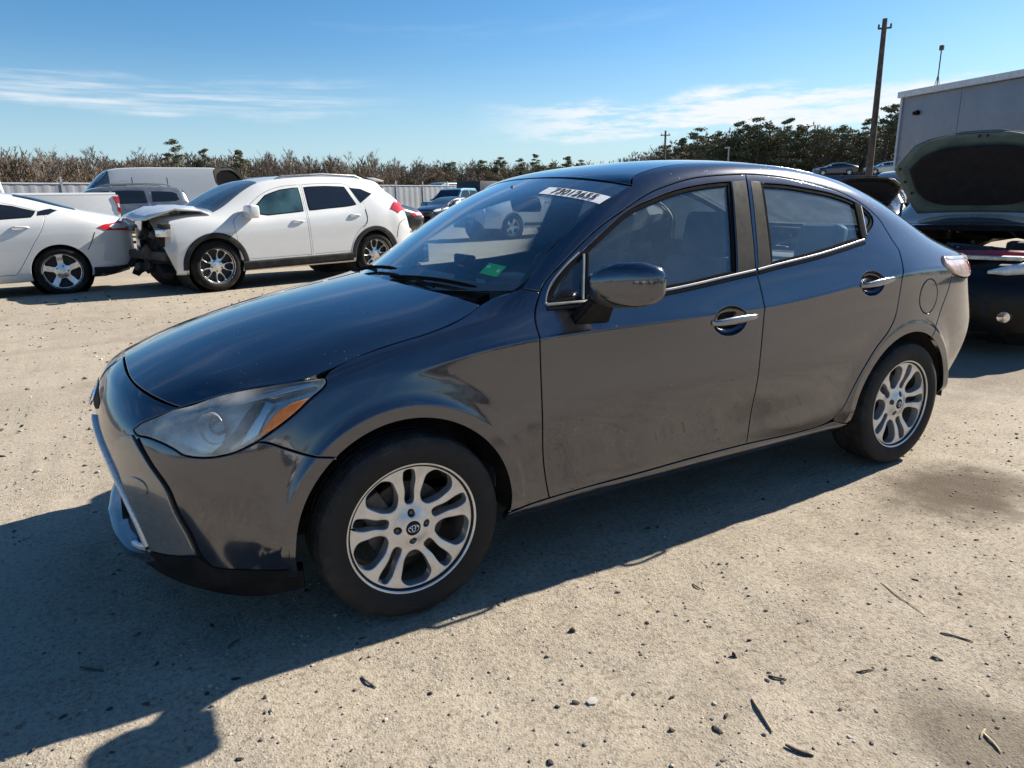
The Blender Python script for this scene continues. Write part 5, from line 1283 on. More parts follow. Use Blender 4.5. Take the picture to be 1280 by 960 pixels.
lp_ = thing('light_pole', 'slim grey lamp post in front of the woods behind blue trailer', 'light pole', (-48.5, -45.5, .1))
bm = bmesh.new(); tube(bm, [(0, 0, 0), (0, 0, 5.4)], .06, 6); bm_obj('pole_shaft', bm, M['satin'], lp_)
bm = bmesh.new(); box(bm, (.2, 0, 5.45), (.55, .2, .1), bevel=.02); bm_obj('lamp_head', bm, M['satin'], lp_)

# ---- woods
def branch_tree(h, n1, seed, spread=.33, twig=4, lean=0.0, thick=1.0, blade=False):
    r = np.random.default_rng(seed); V = []; F = []
    def prismn(a, b, ra, rb):
        ra *= thick; rb *= thick
        if blade:
            d = b-a; x = np.cross(d, r.normal(size=3)); x /= np.linalg.norm(x)+1e-9; i0 = len(V); V.extend([a-x*ra*1.3, a+x*ra*1.3, b]); F.append((i0, i0+1, i0+2)); return
        d = b-a; l = np.linalg.norm(d); d = d/(l+1e-9); x = np.cross(d, [0.3, .8, .1]); x /= np.linalg.norm(x)+1e-9; y = np.cross(d, x); i0 = len(V)
        for c, rr in ((a, ra), (b, rb)):
            for k in range(3): V.append(c+(x*math.cos(2.094*k)+y*math.sin(2.094*k))*rr)
        for k in range(3):
            j = (k+1) % 3; F.append((i0+k, i0+j, i0+3+j)); F.append((i0+k, i0+3+j, i0+3+k))
    top = np.array([lean*h, 0, h]); tr = [np.array([0, 0, 0.]), np.array([lean*h*.3+r.normal()*.1, r.normal()*.1, h*.45]), top*.97+[r.normal()*.3, r.normal()*.3, 0]]
    prismn(tr[0], tr[1], h*.014, h*.010); prismn(tr[1], tr[2], h*.010, h*.002)
    nT = len(F)
    for i in range(n1):
        f = .25+.72*(i+r.random())/n1; p = tr[0]+(tr[1]-tr[0])*f/.45 if f < .45 else tr[1]+(tr[2]-tr[1])*(f-.45)/.55
        a = r.random()*6.283; L1 = h*spread*(1.15-f)*(.6+.7*r.random()); e = p+np.array([math.cos(a)*L1*.75, math.sin(a)*L1*.75, L1*(.55+.5*r.random())]); prismn(p, e, h*.0042, h*.0015)
        for j in range(4):
            g = .3+.7*r.random(); q = p+(e-p)*g; a2 = a+r.normal()*1.0; L2 = L1*.5*(.5+r.random()); e2 = q+np.array([math.cos(a2)*L2*.6, math.sin(a2)*L2*.6, L2*(.5+.7*r.random())]); prismn(q, e2, h*.0020, h*.0008)
            for k in range(twig):
                g2 = .2+.8*r.random(); q2 = q+(e2-q)*g2; a3 = r.random()*6.283; L3 = L2*.55*(.4+r.random()); e3 = q2+np.array([math.cos(a3)*L3*.6, math.sin(a3)*L3*.6, L3*(.4+.7*r.random())]); prismn(q2, e3, h*.0013, h*.0006)
    return np.array(V), np.array(F), nT
def pine_tree(h, seed, full=.5, n=260):
    r = np.random.default_rng(seed); V = []; F = []
    base = h*(1-full)
    clumps = []
    for i in range(34):
        f = r.random(); z_ = base+(h-base)*f; R = h*.17*(1-.75*f)*(.6+.6*r.random()); a = r.random()*6.283
        clumps.append((math.cos(a)*R, math.sin(a)*R, z_, h*.046*(1.2-.5*f)*(.7+.6*r.random())))
    clumps.append((0, 0, h*.97, h*.04))
    for k in range(n):
        c = clumps[r.integers(len(clumps))]; d = r.normal(size=3); d /= np.linalg.norm(d); rad = c[3]*(.35+.75*r.random()); p = np.array(c[:3])+d*rad*[1.35, 1.35, .6]
        s = h*.0105*(.6+.8*r.random()); A_ = r.normal(size=3); A_ /= np.linalg.norm(A_); B_ = np.cross(A_, d); B_ /= np.linalg.norm(B_)+1e-9; i0 = len(V)
        V += [p-A_*s, p+A_*s*.2+B_*s*.8, p+A_*s+d*s*.5, p+A_*s*.1-B_*s*.7]; F += [(i0, i0+1, i0+2), (i0, i0+2, i0+3)]
    return np.array(V), np.array(F)
def trunk_mesh(h, seed, n=9):
    r = np.random.default_rng(seed); bm = bmesh.new(); tube(bm, [(0, 0, 0), (r.normal()*.12, r.normal()*.12, h*.5), (0, 0, h*.93)], [h*.016, h*.011, h*.002], 6)
    for i in range(n):
        z_ = h*(.45+.45*i/n); a = r.random()*6.28; L_ = h*.13*(1-.5*i/n); tube(bm, [(0, 0, z_), (math.cos(a)*L_, math.sin(a)*L_, z_+L_*.3)], [h*.004, h*.001], 4)
    return bm
def m_leaf(name, a, b, s=.6):
    t = NT(name); v = t.obj(); n = t.noise(v, s, 5, .7); t.bsdf(Base__Color=t.mix(t.ramp(n, .3, .7), a, b), Roughness=.8, Specular__IOR__Level=.2); return t.m
M['twigs'] = m_leaf('bare_twigs', (.155, .128, .105), (.245, .20, .16), .08); M['twigs2'] = m_leaf('russet_twigs', (.155, .118, .085), (.24, .18, .12), .09)
M['needles'] = m_leaf('pine_needles', (.075, .088, .046), (.165, .165, .095), .5); M['scrub'] = m_leaf('scrub_green', (.045, .048, .02), (.105, .095, .045), .3)
bare = [branch_tree(12, 15, s, .33, 10, 0.0, 2.3, True) for s in (1, 2, 3, 4, 5, 6)]; pinev = [pine_tree(12, s, f, 1100) for s, f in ((1, .75), (2, .6), (3, .8), (4, .68))]
CX, CY = 2.0, 2.76
def polar(az, R): return CX+R*math.cos(math.radians(az)), CY+R*math.sin(math.radians(az))
def env_h(az):
    """height of the wood round the lot, metres"""
    return float(np.interp(az, [-180, -160, -150, -143, -139, -134, -131, -128, -122, -114, -110, -105, -95, -84, -70, 180], [13, 14, 17.0, 16.2, 17.0, 16.0, 13, 10.4, 10.6, 10.8, 11.4, 12.4, 13.0, 13.0, 12, 12]))
WV = {'a': [], 'b': [], 'p': [], 's': []}; WF = {'a': [], 'b': [], 'p': [], 's': []}; cnt = dict(a=0, b=0, p=0, s=0)
def put(kind, vf, x, y, h, rot, sx=1.0):
    V, F = vf[0], vf[1]; s = h/12.0; c, sn = math.cos(rot), math.sin(rot); v = V*[s*sx, s*sx, s]
    v = np.stack([v[:, 0]*c-v[:, 1]*sn+x, v[:, 0]*sn+v[:, 1]*c+y, v[:, 2]], -1); WV[kind].append(v); WF[kind].append(F+cnt[kind]); cnt[kind] += len(V)
for k in range(2900):                                   # the side the lot looks out on
    az = rng.uniform(-182, -48); R = rng.uniform(180, 235); x, y = polar(az, R); h = env_h(az)*rng.uniform(.80, 1.07)
    pn = .42 if -152 < az < -131 else (.16 if -126 < az < -114 else .05)
    if rng.random() < pn: put('p', pinev[rng.integers(4)], x, y, h*rng.uniform(.85, 1.0), rng.random()*6.28, 1.25)
    else: put('a' if rng.random() < .6 else 'b', bare[rng.integers(6)], x, y, h, rng.random()*6.28, rng.uniform(.8, 1.2))
for k in range(420):                                   # all round, thinner
    az = rng.uniform(-48, 178); R = rng.uniform(150, 210); x, y = polar(az, R); h = 13*rng.uniform(.6, 1.1)
    if rng.random() < .35: put('p', pinev[rng.integers(4)], x, y, h, rng.random()*6.28, 1.6)
    else: put('a', bare[rng.integers(6)], x, y, h, rng.random()*6.28, 1.5)
for k in range(1300):                                   # scrub under the trees
    az = rng.uniform(-180, 180) if k > 900 else rng.uniform(-172, -62); R = rng.uniform(168, 186); x, y = polar(az, R)
    if rng.random() < .45: put('s', pinev[2], x, y, rng.uniform(3.0, 6.8), rng.random()*6.28, rng.uniform(1.8, 2.8))
    else: put('b', bare[rng.integers(6)], x, y, rng.uniform(4, 8.5), rng.random()*6.28, rng.uniform(1.4, 2.2))
for kd, mt, nm, lb in (('a', 'twigs', 'woods', 'grey bare winter woods closing off the lot'), ('b', 'twigs2', 'woods', 'russet bare saplings and brush in front of the woods'), ('p', 'needles', 'woods', 'dark evergreen pines mixed through the winter woods'), ('s', 'scrub', 'undergrowth', 'low olive scrub along the foot of the woods')):
    tag(fast_mesh(nm, np.concatenate(WV[kd]), np.concatenate(WF[kd]), M[mt]), lb, 'woods', None, 'stuff')
# pines and bare trees that stand clear of the mass
pm = [fast_mesh('crown', v, f, M['needles']) for v, f in [pine_tree(12, 20+s, fu, 2300) for s, fu in enumerate((.55, .62, .48, .72))]]
tm = [bm_obj('trunk', trunk_mesh(12, s), M['wood']) for s in range(4)]
used = [False]*4
for i, (az, R, h) in enumerate([(-131.8, 176, 13.5), (-132.9, 178, 15.0), (-134.0, 174, 17.2), (-135.6, 176, 16.2), (-136.9, 178, 18.4), (-137.5, 180, 17.6), (-138.4, 175, 19.0), (-139.2, 178, 17.4), (-140.3, 176, 18.3), (-141.3, 180, 16.6), (-142.6, 176, 15.8), (-144.0, 178, 16.4), (-145.6, 176, 17.2), (-146.9, 170, 19.2), (-147.6, 172, 17.8), (-148.4, 168, 20.5), (-149.2, 172, 19.5), (-117.6, 180, 11.6), (-119.0, 178, 12.4), (-120.6, 181, 12.0), (-121.8, 178, 12.8), (-124.2, 178, 12.0), (-125.3, 180, 11.4), (-95.3, 176, 16.4), (-97.2, 180, 14.6), (-99.6, 178, 14.2)]):
    x, y = polar(az, R); h *= (.96 if az < -130 else .92); t_ = thing('pine_tree', 'tall dark green pine standing clear above the winter woods', 'tree', (x, y, 0), rng.random()*6.28, 'pines above the woods')
    for lst in (pm, tm):
        q = lst[i % 4]
        if used[i % 4]: q = q.copy(); COL.objects.link(q)
        q.parent = t_; q.scale = (h/12*1.25, h/12*1.25, h/12)
    used[i % 4] = True
bmh = [fast_mesh('crown', v, f[n_:], M['twigs']) for v, f, n_ in [branch_tree(12, 20, 40+s, .34, 9, 0.0, 1.2) for s in range(3)]]; bmt = []
for s in range(3):
    bm = bmesh.new(); tube(bm, [(0, 0, 0), (.06, .05, 5.4), (0, 0, 11.4)], [.17, .12, .03], 6); bmt.append(bm_obj('trunk', bm, M['twigs']))
used = [False]*3
for i, (az, R, h) in enumerate([(-84.5, 172, 15.9), (-87.3, 175, 15.2), (-90.2, 173, 15.6), (-93.0, 176, 15.2), (-101.5, 172, 14.6), (-103.1, 174, 15.6), (-107.4, 175, 14.4), (-109.2, 173, 14.8), (-110.8, 176, 13.4), (-112.6, 175, 13.0), (-128.5, 174, 11.6)]):
    x, y = polar(az, R); h *= .86; t_ = thing('bare_tree', 'leafless tree with fine upright branches rising above the brush line', 'tree', (x, y, 0), rng.random()*6.28, 'bare trees above the brush')
    for lst in (bmh, bmt):
        q = lst[i % 3]
        if used[i % 3]: q = q.copy(); COL.objects.link(q)
        q.parent = t_; q.scale = (h/12, h/12, h/12)
    used[i % 3] = True
# ---------------------------------------------------------------- the other vehicles
SV2 = (.30, .16)
def bodynet(sp):
    """sections of a car body from its side and plan curves (x forward, y left)"""
    xs = sp['x']; f = lambda k, x: float(np.interp(x, sp[k][0][::-1] if sp[k][0][0] > sp[k][0][-1] else sp[k][0], sp[k][1][::-1] if sp[k][0][0] > sp[k][0][-1] else sp[k][1]))
    net = []
    for x in xs:
        zb, zt, B, S, w, yr = (f(k, x) for k in ('bot', 'top', 'belt', 'sho', 'w', 'rail'))
        g = min(1, max(0, (zt-B-.10)/.30)); g = g*g*(3-2*g); B = min(B, zt-.03); S = min(S, B-.03)
        bul = f('bulge', x)
        hood = [(w-.07, B), (w-.13, B+(zt-B)*.45), (w*.78, B+(zt-B)*.70), (w*.62, B+(zt-B)*.85), (w*.32, zt-.004), (0, zt)]
        zr = zt-.085; gh = [(w-.065, B), ((w-.065+yr)/2+.012, (B+zr)/2), (yr, zr), (yr-.085, zt-.028), (yr*.5, zt-.006), (0, zt)]
        up_ = [(a[0]*(1-g)+b[0]*g, a[1]*(1-g)+b[1]*g) for a, b in zip(hood, gh)]
        low = [(w-.10, zb), (w-.03, zb+.06), (w-.008, zb+.36*(S-zb)), (w, zb+.70*(S-zb)), (w-.012, S)]
        net.append([(x+bul*(1-min(1, (y/max(w, .01))**2)), y, z_) for y, z_ in low+up_])
    # close both ends
    for end in (0, -1):
        r = np.array(net[end]); zc = r[:, 2].min()*.45+r[:, 2].max()*.55; sg = 1 if end == 0 else -1
        a = r.copy(); a[:, 0] += sg*.035; a[:, 2] = zc+(r[:, 2]-zc)*.72; a[:, 1] *= .93
        b = r.copy(); b[:, 0] += sg*.045; b[:, 2] = zc+(r[:, 2]-zc)*.05; b[:, 1] *= .5
        b[:, 1] = np.linspace(r[:, 1].max()*.4, 0, len(r))
        if end == 0: net = [b.tolist(), a.tolist()]+net
        else: net = net+[a.tolist(), b.tolist()]
    return net
def make_wheel(R, rr, width, pattern, mats, parent, n_sp=5):
    """tyre, rim lip and a spoked face with real openings"""
    out = []; T = 2*math.pi; w2 = width/2
    bm = bmesh.new(); lathe(bm, [(rr*.97, -w2*.85), (rr+.02, -w2), (R-.05, -w2), (R-.015, -w2*.85), (R, -w2*.5), (R, w2*.5), (R-.015, w2*.85), (R-.05, w2), (rr+.02, w2), (rr*.97, w2*.85)], 40); out.append(bm_obj('tyre', bm, M['tyre2'], parent, angle=.9))
    sh = Flat(lambda a, b: w2*.72-.02*np.exp(-((np.hypot(a, b)-rr*.5)/(rr*.3))**2)); holes = []
    for k in range(n_sp):
        th = math.pi/2+T*k/n_sp; hw = math.pi/n_sp
        def pt(r, da, th=th): return (rr*r*math.cos(th+da), rr*r*math.sin(th+da))
        if pattern == 'five':
            holes.append(catmull([pt(.42, -hw*.28), pt(.42, hw*.28), pt(.70, hw*.62), pt(.90, hw*.70), pt(.93, 0), pt(.90, -hw*.70), pt(.70, -hw*.62)], True, .025))
        elif pattern == 'twin':
            holes.append(catmull([pt(.36, -hw*.30), pt(.36, hw*.30), pt(.65, hw*.44), pt(.92, hw*.50), pt(.95, 0), pt(.92, -hw*.50), pt(.65, -hw*.44)], True, .025))
            t2 = th+hw; holes.append(catmull([pt(.45, -hw*.10, t2), pt(.45, hw*.10, t2), pt(.92, hw*.30, t2), pt(.95, 0, t2), pt(.92, -hw*.30, t2)], True, .02))
        else:
            holes.append(catmull([pt(.5, -hw*.35), pt(.5, hw*.35), pt(.85, hw*.5), pt(.85, -hw*.5)], True, .03))
    outer = [(rr*math.cos(T*i/44), rr*math.sin(T*i/44)) for i in range(44)]
    out.append(panel('rim_face', sh, outer, mats, parent, res=.03, gap=0, edge=.006, flange=.04, holes=holes, sc=(1, 1)))
    bm = bmesh.new(); lathe(bm, [(rr*.985, w2*.3), (rr*1.01, w2*.9), (rr*1.035, w2*.97), (rr*1.03, w2*.8)], 44); out.append(bm_obj('rim_lip', bm, mats, parent, angle=1.2))
    bm = bmesh.new(); lathe(bm, [(0, .01), (rr*.98, .01), (rr*.98, -w2*.8)], 32); out.append(bm_obj('rim_barrel', bm, M['rimdark2'], parent))
    bm = bmesh.new(); lathe(bm, [(0, w2*.80), (rr*.15, w2*.78), (rr*.17, w2*.6)], 16); out.append(bm_obj('hub_cap', bm, mats, parent))
    for k in range(5):
        th = T*k/5; bm = bmesh.new(); lathe(bm, [(0, w2*.68), (rr*.045, w2*.68), (rr*.045, w2*.4)], 6, cen=(rr*.30*math.cos(th), 0, rr*.30*math.sin(th))); out.append(bm_obj('wheel_nut', bm, M['rimdark2'], parent))
    return out
M['tyre2'] = m_plain('dusty_tyre', (.013, .013, .013), .9, dirt=(.10, .085, .065), dirt_amt=.35, scale=5, spec=.1)
M['rimdark2'] = m_plain('wheel_shadow', (.03, .028, .026), .8)
M['rim2'] = m_plain('machined_alloy', (.66, .66, .66), .28, .8, var=.06, coat=.3)
M['wpaint'] = m_paint('white_paint', (.60, .605, .60), 0.0, .35, dust=(.45, .40, .32), dust_amt=.10, low=.25, specks=False)
M['gpaint'] = m_paint('blue_grey_paint', (.10, .125, .155), .5, .35, dust_amt=.25, low=.4, specks=False)
M['bpaint'] = m_paint('navy_paint', (.015, .022, .05), .4, .3, dust_amt=.12, low=.2, specks=False)
M['dkpaint'] = m_paint('black_green_paint', (.008, .010, .010), .2, .3, dust_amt=.10, low=.2, specks=False)
M['spaint'] = m_paint('silver_paint', (.42, .43, .44), .7, .3, dust_amt=.1, low=.2, specks=False)
M['bgglass'] = m_plain('dark_car_glass', (.010, .013, .018), .05, coat=.0, spec=.6, var=.05)
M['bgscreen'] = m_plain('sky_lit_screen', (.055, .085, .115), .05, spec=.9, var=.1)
M['clad'] = m_plain('grey_black_cladding', (.020, .020, .021), .75, dirt=(.09, .08, .065), dirt_amt=.4, spec=.15)

class BG:
    """one vehicle: a skin from profile curves, cut into panels by side-view outlines"""
    def __init__(self, name, label, cat, sp, loc, rot, paint, group=None, res=.07):
        self.sp = sp; self.t = thing(name, label, cat, loc, rot, group); self.S = Sheet(bodynet(sp), False, 6); self.paint = paint; self.res = res; self.NV = self.S.nv-1; self.NU = self.S.nu-1
    def uv(self, pts, sm=True, step=.05):
        q = self.S.snap([(x, .9, z_) for x, z_ in pts], (1, .04, 1)); return catmull(q, False, step, SV2) if sm else lin(q*list(SV2), False, step)/list(SV2)
    def poly(self, pts, sm=False):
        q = self.S.snap([(x, .9, z_) for x, z_ in pts], (1, .04, 1)); return catmull(q, True, .05, SV2) if sm else lin(q*list(SV2), True, .05)/list(SV2)
    def add(self, name, pg, mat, parent=None, both=False, **k):
        k.setdefault('gap', .010); k.setdefault('edge', .006); k.setdefault('flange', .02)
        o = panel(name, self.S, pg, mat, parent or self.t, res=k.pop('res', self.res), sc=SV2, **k)
        return o
    def pair(self, o): flip(o); return o
    def cols(self, x): return self.S.snap([(x, .9, .6)], (1, .04, 1))[0, 0]
    def arcs(self, ax, az, R):
        return self.S.snap([(ax-R*math.cos(math.radians(a)), .9, az+R*math.sin(math.radians(a))) for a in np.linspace(-14, 194, 30)], (1, .04, 1))
    def body(self, arches, doors, x0=None, x1=None, wells=True):
        """everything that is not a door: half, then mirrored"""
        S = self.S; vb = .35; segs = []
        u0, u1 = (0.0 if x0 is None else self.cols(x0)), (self.NU if x1 is None else self.cols(x1))
        top = np.array([[u0+(u1-u0)*k/60, self.NV] for k in range(61)])
        low = [np.array([[u1, self.NV-.5], [u1, vb+.5], [u1, vb]])]; cur = u1
        for (ax, az, R) in sorted(arches, key=lambda a: a[0]):
            a = self.arcs(ax, az, R); low.append(np.array([[cur+(a[0, 0]-cur)*k/12, vb] for k in range(13)])); low.append(a); cur = a[-1, 0]
        low.append(np.array([[cur+(u0-cur)*k/12, vb] for k in range(13)])); low.append(np.array([[u0, vb+.5], [u0, self.NV-.5]]))
        pg = np.concatenate([top]+low, 0); keep = [0]
        for i in range(1, len(pg)):
            if np.abs(pg[i]-pg[keep[-1]]).max() > 1e-3: keep.append(i)
        pg = pg[keep]
        o = panel('body', S, pg, self.paint, self.t, res=self.res, gap=0, edge=.004, flange=.03, holes=doors, sc=SV2)
        self.mirror_mesh(o); self.b = o
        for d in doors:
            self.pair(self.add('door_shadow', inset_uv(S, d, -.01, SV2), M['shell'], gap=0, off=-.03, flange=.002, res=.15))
        if wells:
            for (ax, az, R) in arches:
                bm = bmesh.new(); wy = float(np.interp(ax, *[q[::-1] if self.sp['w'][0][0] > self.sp['w'][0][-1] else q for q in self.sp['w']])); lathe(bm, [(R+.03, wy-.05), (R+.03, .35), (0, .35)], 24, cen=(ax, 0, az)); self.pair(bm_obj('wheel_well', bm, M['undermat'], self.t))
        xf, xr = self.sp['x'][0]-.25, self.sp['x'][-1]+.25; wy = max(self.sp['w'][1])-.14; zb = self.sp['bot'][1][len(self.sp['bot'][1])//2]
        return o
    def floor(self, zb, arches, wy):
        xf, xr = self.sp['x'][0]-.35, self.sp['x'][-1]+.35
        bm = bmesh.new(); box(bm, ((xf+xr)/2, 0, zb+.04), (xf-xr, .9, .10)); bm_obj('floor_pan', bm, M['undermat'], self.t)
        ars = sorted([a[0] for a in arches]); bm = bmesh.new(); box(bm, ((ars[0]+ars[1])/2, 0, zb+.05), (ars[1]-ars[0]-.95, wy*2, .06)); bm_obj('floor_plate', bm, M['undermat'], self.t)
    def mirror_mesh(self, o):
        me = o.data; V = np.zeros(len(me.vertices)*3); me.vertices.foreach_get('co', V); V = V.reshape(-1, 3)
        F = [tuple(p.vertices) for p in me.polygons]; N = np.array([tuple(n.vector) for n in me.corner_normals]); NV_ = np.zeros_like(V); k = 0
        for p in me.polygons:
            for li in p.loop_indices: NV_[me.loops[li].vertex_index] = N[li]
        n0 = len(V); mY = np.array([1, -1, 1.0]); V2 = np.concatenate([V, V*mY]); N2 = np.concatenate([NV_, NV_*mY]); F2 = F+[tuple(i+n0 for i in f[::-1]) for f in F]
        mats = list(me.materials); nm = me.name; new = bpy.data.meshes.new(nm); new.from_pydata([tuple(v) for v in V2], [], F2)
        for m in mats: new.materials.append(m)
        new.polygons.foreach_set('use_smooth', [True]*len(new.polygons)); new.normals_split_custom_set_from_vertices([tuple(n) for n in N2]); o.data = new; bpy.data.meshes.remove(me)
    def toppanel(self, name, x0, x1, v0, mat, off=.004, v1=None, parent=None, x0b=None, x1b=None):
        """glass or lid across the top between two stations, from line v0 over the centre"""
        ua, ub = self.cols(x0), self.cols(x1); ua2 = self.cols(x0b) if x0b is not None else ua; ub2 = self.cols(x1b) if x1b is not None else ub
        n = 16; t = np.linspace(0, 1, n); v1 = v0 if v1 is None else v1
        A_ = [[ua+(ub-ua)*k, v0+(v1-v0)*k] for k in t]; B_ = [[ub+(ub2-ub)*k, v1+(self.NV-v1)*k] for k in t]; C_ = [[ub2+(ua2-ub2)*k, self.NV] for k in t]; D_ = [[ua2+(ua-ua2)*k, self.NV+(v0-self.NV)*k] for k in t]
        pg = np.array(A_[:-1]+B_[:-1]+C_[:-1]+D_[:-1]); o = panel(name, self.S, pg, mat, parent or self.t, res=self.res, gap=0, edge=.004, flange=.012, off=off, sc=SV2)
        self.mirror_mesh(o); return o
    def strip(self, name, pts, wd, mat, parent=None, off=.004, thick=.012):
        P0 = catmull([(x, .9, z_) for x, z_ in pts], False, .06); return ribbon(name, P0, wd, mat, parent or self.t, off, thick, self.S, (1, .04, 1))
    def handle(self, x, z_, parent, mat, L=.20):
        q = self.S.snap([(x, .9, z_)], (1, .04, 1)); p = self.S.ev(q)[0]; n = self.S.nrm(q)[0]; bm = bmesh.new(); c = Vector(p)+Vector(n)*.022
        pts = [c+Vector((-L/2+L*t, 0, .01*t))-Vector(n)*.02*(abs(2*t-1)**4) for t in np.linspace(0, 1, 9)]; tube(bm, pts, [.008]+[.014]*7+[.008], 8); return bm_obj('door_handle', bm, mat, parent)
    def mirror(self, x, y, z_, mat, parent=None):
        bm = bmesh.new(); box(bm, (x, y+.12, z_), (.16, .26, .19), None, .055, 3); tube(bm, [(x-.01, y-.06, z_-.05), (x, y+.05, z_-.03)], .03, 8); return self.pair(bm_obj('door_mirror', bm, mat, parent or self.t))
    def wheels(self, axs, az, R, rr, wd, ty, pattern, mat, spins=(0.2, 0.7)):
        protos = None
        for i, ax in enumerate(axs):
            for s_ in (1, -1):
                e = bpy.data.objects.new('wheel', None); COL.objects.link(e); e.parent = self.t; e.location = (ax, s_*ty, az); e.rotation_euler = (0, spins[i % 2], 0 if s_ > 0 else math.pi)
                if protos is None: protos = make_wheel(R, rr, wd, pattern, mat, e)
                else:
                    for q in protos: c = q.copy(); COL.objects.link(c); c.parent = e
    def seams(self, lst, parent=None, wd=.010):
        for pts in lst: self.pair(self.strip('panel_gap', pts, wd, M['rubber'], parent or self.b, .0015, .004))

def gz(x, y): return float(base_h(x, y))
# ---- white crossover with smashed nose
SUVP = dict(x=[2.20, 2.05, 1.85, 1.62, 1.36, 1.10, .85, .58, .30, -.1, -.55, -1.0, -1.40, -1.62, -1.74, -1.88, -2.02, -2.12, -2.17],
    bot=([2.3, 1.9, 1.0, -1.0, -1.9, -2.2], [.32, .25, .24, .25, .30, .42]),
    top=([2.2, 2.05, 1.85, 1.6, 1.34, 1.25, .97, .57, .30, -.1, -.55, -1.0, -1.4, -1.62, -1.74, -1.88, -2.02, -2.12, -2.17], [.93, 1.02, 1.07, 1.11, 1.14, 1.18, 1.36, 1.54, 1.60, 1.645, 1.665, 1.66, 1.63, 1.58, 1.48, 1.34, 1.16, .98, .80]),
    belt=([2.2, 1.6, 1.0, .7, 0, -1.0, -1.4, -1.9, -2.2], [.86, 1.0, 1.04, 1.05, 1.09, 1.16, 1.24, 1.2, .9]), sho=([2.2, 1.4, .9, 0, -1.2, -1.8, -2.2], [.74, .90, .93, .96, 1.03, 1.02, .72]),
    w=([2.2, 2.05, 1.8, 1.4, 0, -1.4, -1.9, -2.1, -2.17], [.72, .82, .89, .915, .92, .915, .88, .82, .78]), rail=([1.3, .3, -.5, -1.4, -2.2], [.70, .66, .65, .64, .62]), bulge=([2.2, 1.9, 1.5, 1.0, .2, -1.6, -2.0, -2.2], [.10, .07, .05, .06, .02, -.02, -.06, -.07]))
th = math.radians(14.36)
sv = BG('crossover_car', 'white crossover with crumpled bonnet and torn-off front bumper', 'car', SUVP, (-.47, -9.42, gz(-.47, -9.4)), th, M['wpaint'], res=.05)
AR = [(1.353, .36, .40), (-1.353, .36, .40)]
fd = np.concatenate([sv.uv([(.99, .42), (1.04, .76), (1.04, 1.00), (.96, 1.07)]), sv.uv([(.96, 1.07), (.62, 1.30), (.43, 1.40), (.15, 1.475), (-.14, 1.50)])[1:], sv.uv([(-.14, 1.50), (-.11, .98), (-.14, .43)])[1:], sv.uv([(-.14, .43), (.99, .42)])[1:-1]], 0)
rd = np.concatenate([sv.uv([(-.165, .43), (-.135, .98), (-.165, 1.50)]), sv.uv([(-.165, 1.50), (-.6, 1.52), (-.98, 1.50), (-1.10, 1.36), (-1.20, 1.12)])[1:], sv.uv([(-1.20, 1.12), (-1.19, .90), (-1.02, .76), (-.90, .58), (-.86, .44)])[1:], sv.uv([(-.86, .44), (-.165, .43)])[1:-1]], 0)
sv.body(AR, [fd, rd], x0=1.90)
sv.floor(.25, AR, .80)
d1 = sv.add('front_door', fd, M['wpaint']); d2 = sv.add('rear_door', rd, M['wpaint'])
def side_glass(c, door, pts, mat=None, seal=True):
    pg = c.poly(pts)
    if seal: c.add('window_seal', inset_uv(c.S, pg, -.018, SV2), M['rubber'], door, gap=0, off=.003, edge=.002, flange=.006)
    return c.add('window_pane', pg, mat or M['bgglass'], door, gap=0, off=.006, edge=.002, flange=.006)
M['midglass'] = m_plain('teal_side_glass', (.030, .062, .072), .05, spec=.7, var=.5, scale=2.2)
side_glass(sv, d1, [(.78, 1.10), (.46, 1.33), (.20, 1.41), (-.09, 1.445), (-.08, 1.105), (.50, 1.06)], M['midglass']); side_glass(sv, d2, [(-.21, 1.45), (-.60, 1.465), (-.92, 1.455), (-1.04, 1.19), (-.20, 1.115)])
q = sv.add('quarter_pane', sv.poly([(-1.02, 1.45), (-1.22, 1.43), (-1.40, 1.35), (-1.14, 1.205)]), M['bgglass'], gap=0, off=.005, edge=.002, flange=.006); sv.pair(q)
sv.handle(.04, .945, d1, M['wpaint']); sv.handle(-.98, 1.01, d2, M['wpaint'])
sv.mirror(.80, .84, 1.11, M['wpaint'], None)
flip(d1); flip(d2)
sv.pair(sv.strip('sill_cladding', [(.97, .335), (0, .345), (-.90, .355)], .13, M['clad'], None, .012))
for ax in (1.353, -1.353):
    sv.pair(sv.strip('arch_cladding', [(ax-.435*math.cos(math.radians(a)), .36+.435*math.sin(math.radians(a))) for a in np.linspace(-4, 184, 14)], .075, M['clad'], None, .008))
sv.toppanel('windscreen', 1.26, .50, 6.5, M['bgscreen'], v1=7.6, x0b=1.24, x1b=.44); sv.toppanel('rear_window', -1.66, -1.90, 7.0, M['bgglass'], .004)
tl = sv.add('tail_light', sv.poly([(-1.70, 1.10), (-1.88, 1.24), (-2.03, 1.22), (-2.09, 1.04), (-1.86, 1.02)]), M['redlens'], gap=.004, off=.010, edge=.006); sv.pair(tl)
sv.seams([[(-1.19, 1.10), (-1.19, .88), (-1.12, .82)], [(-1.80, .62), (-1.88, .86), (-2.06, .93)]])
bm = bmesh.new(); tube(bm, [(.22, .60, 1.575), (.1, .60, 1.625), (-.6, .60, 1.665), (-1.2, .595, 1.645), (-1.35, .59, 1.595)], [.012, .018, .018, .018, .012], 8); sv.pair(bm_obj('roof_rail', bm, M['satin'], sv.t))
bm = bmesh.new(); prism(bm, [(-1.45, 1.625), (-1.62, 1.618), (-1.80, 1.575), (-1.79, 1.55), (-1.62, 1.565)], -.58, .58, 'XZ', .01); bm_obj('spoiler', bm, M['wpaint'], sv.t)
sv.wheels((1.353, -1.353), .36, .362, .248, .23, .79, 'twin', M['rim2'])
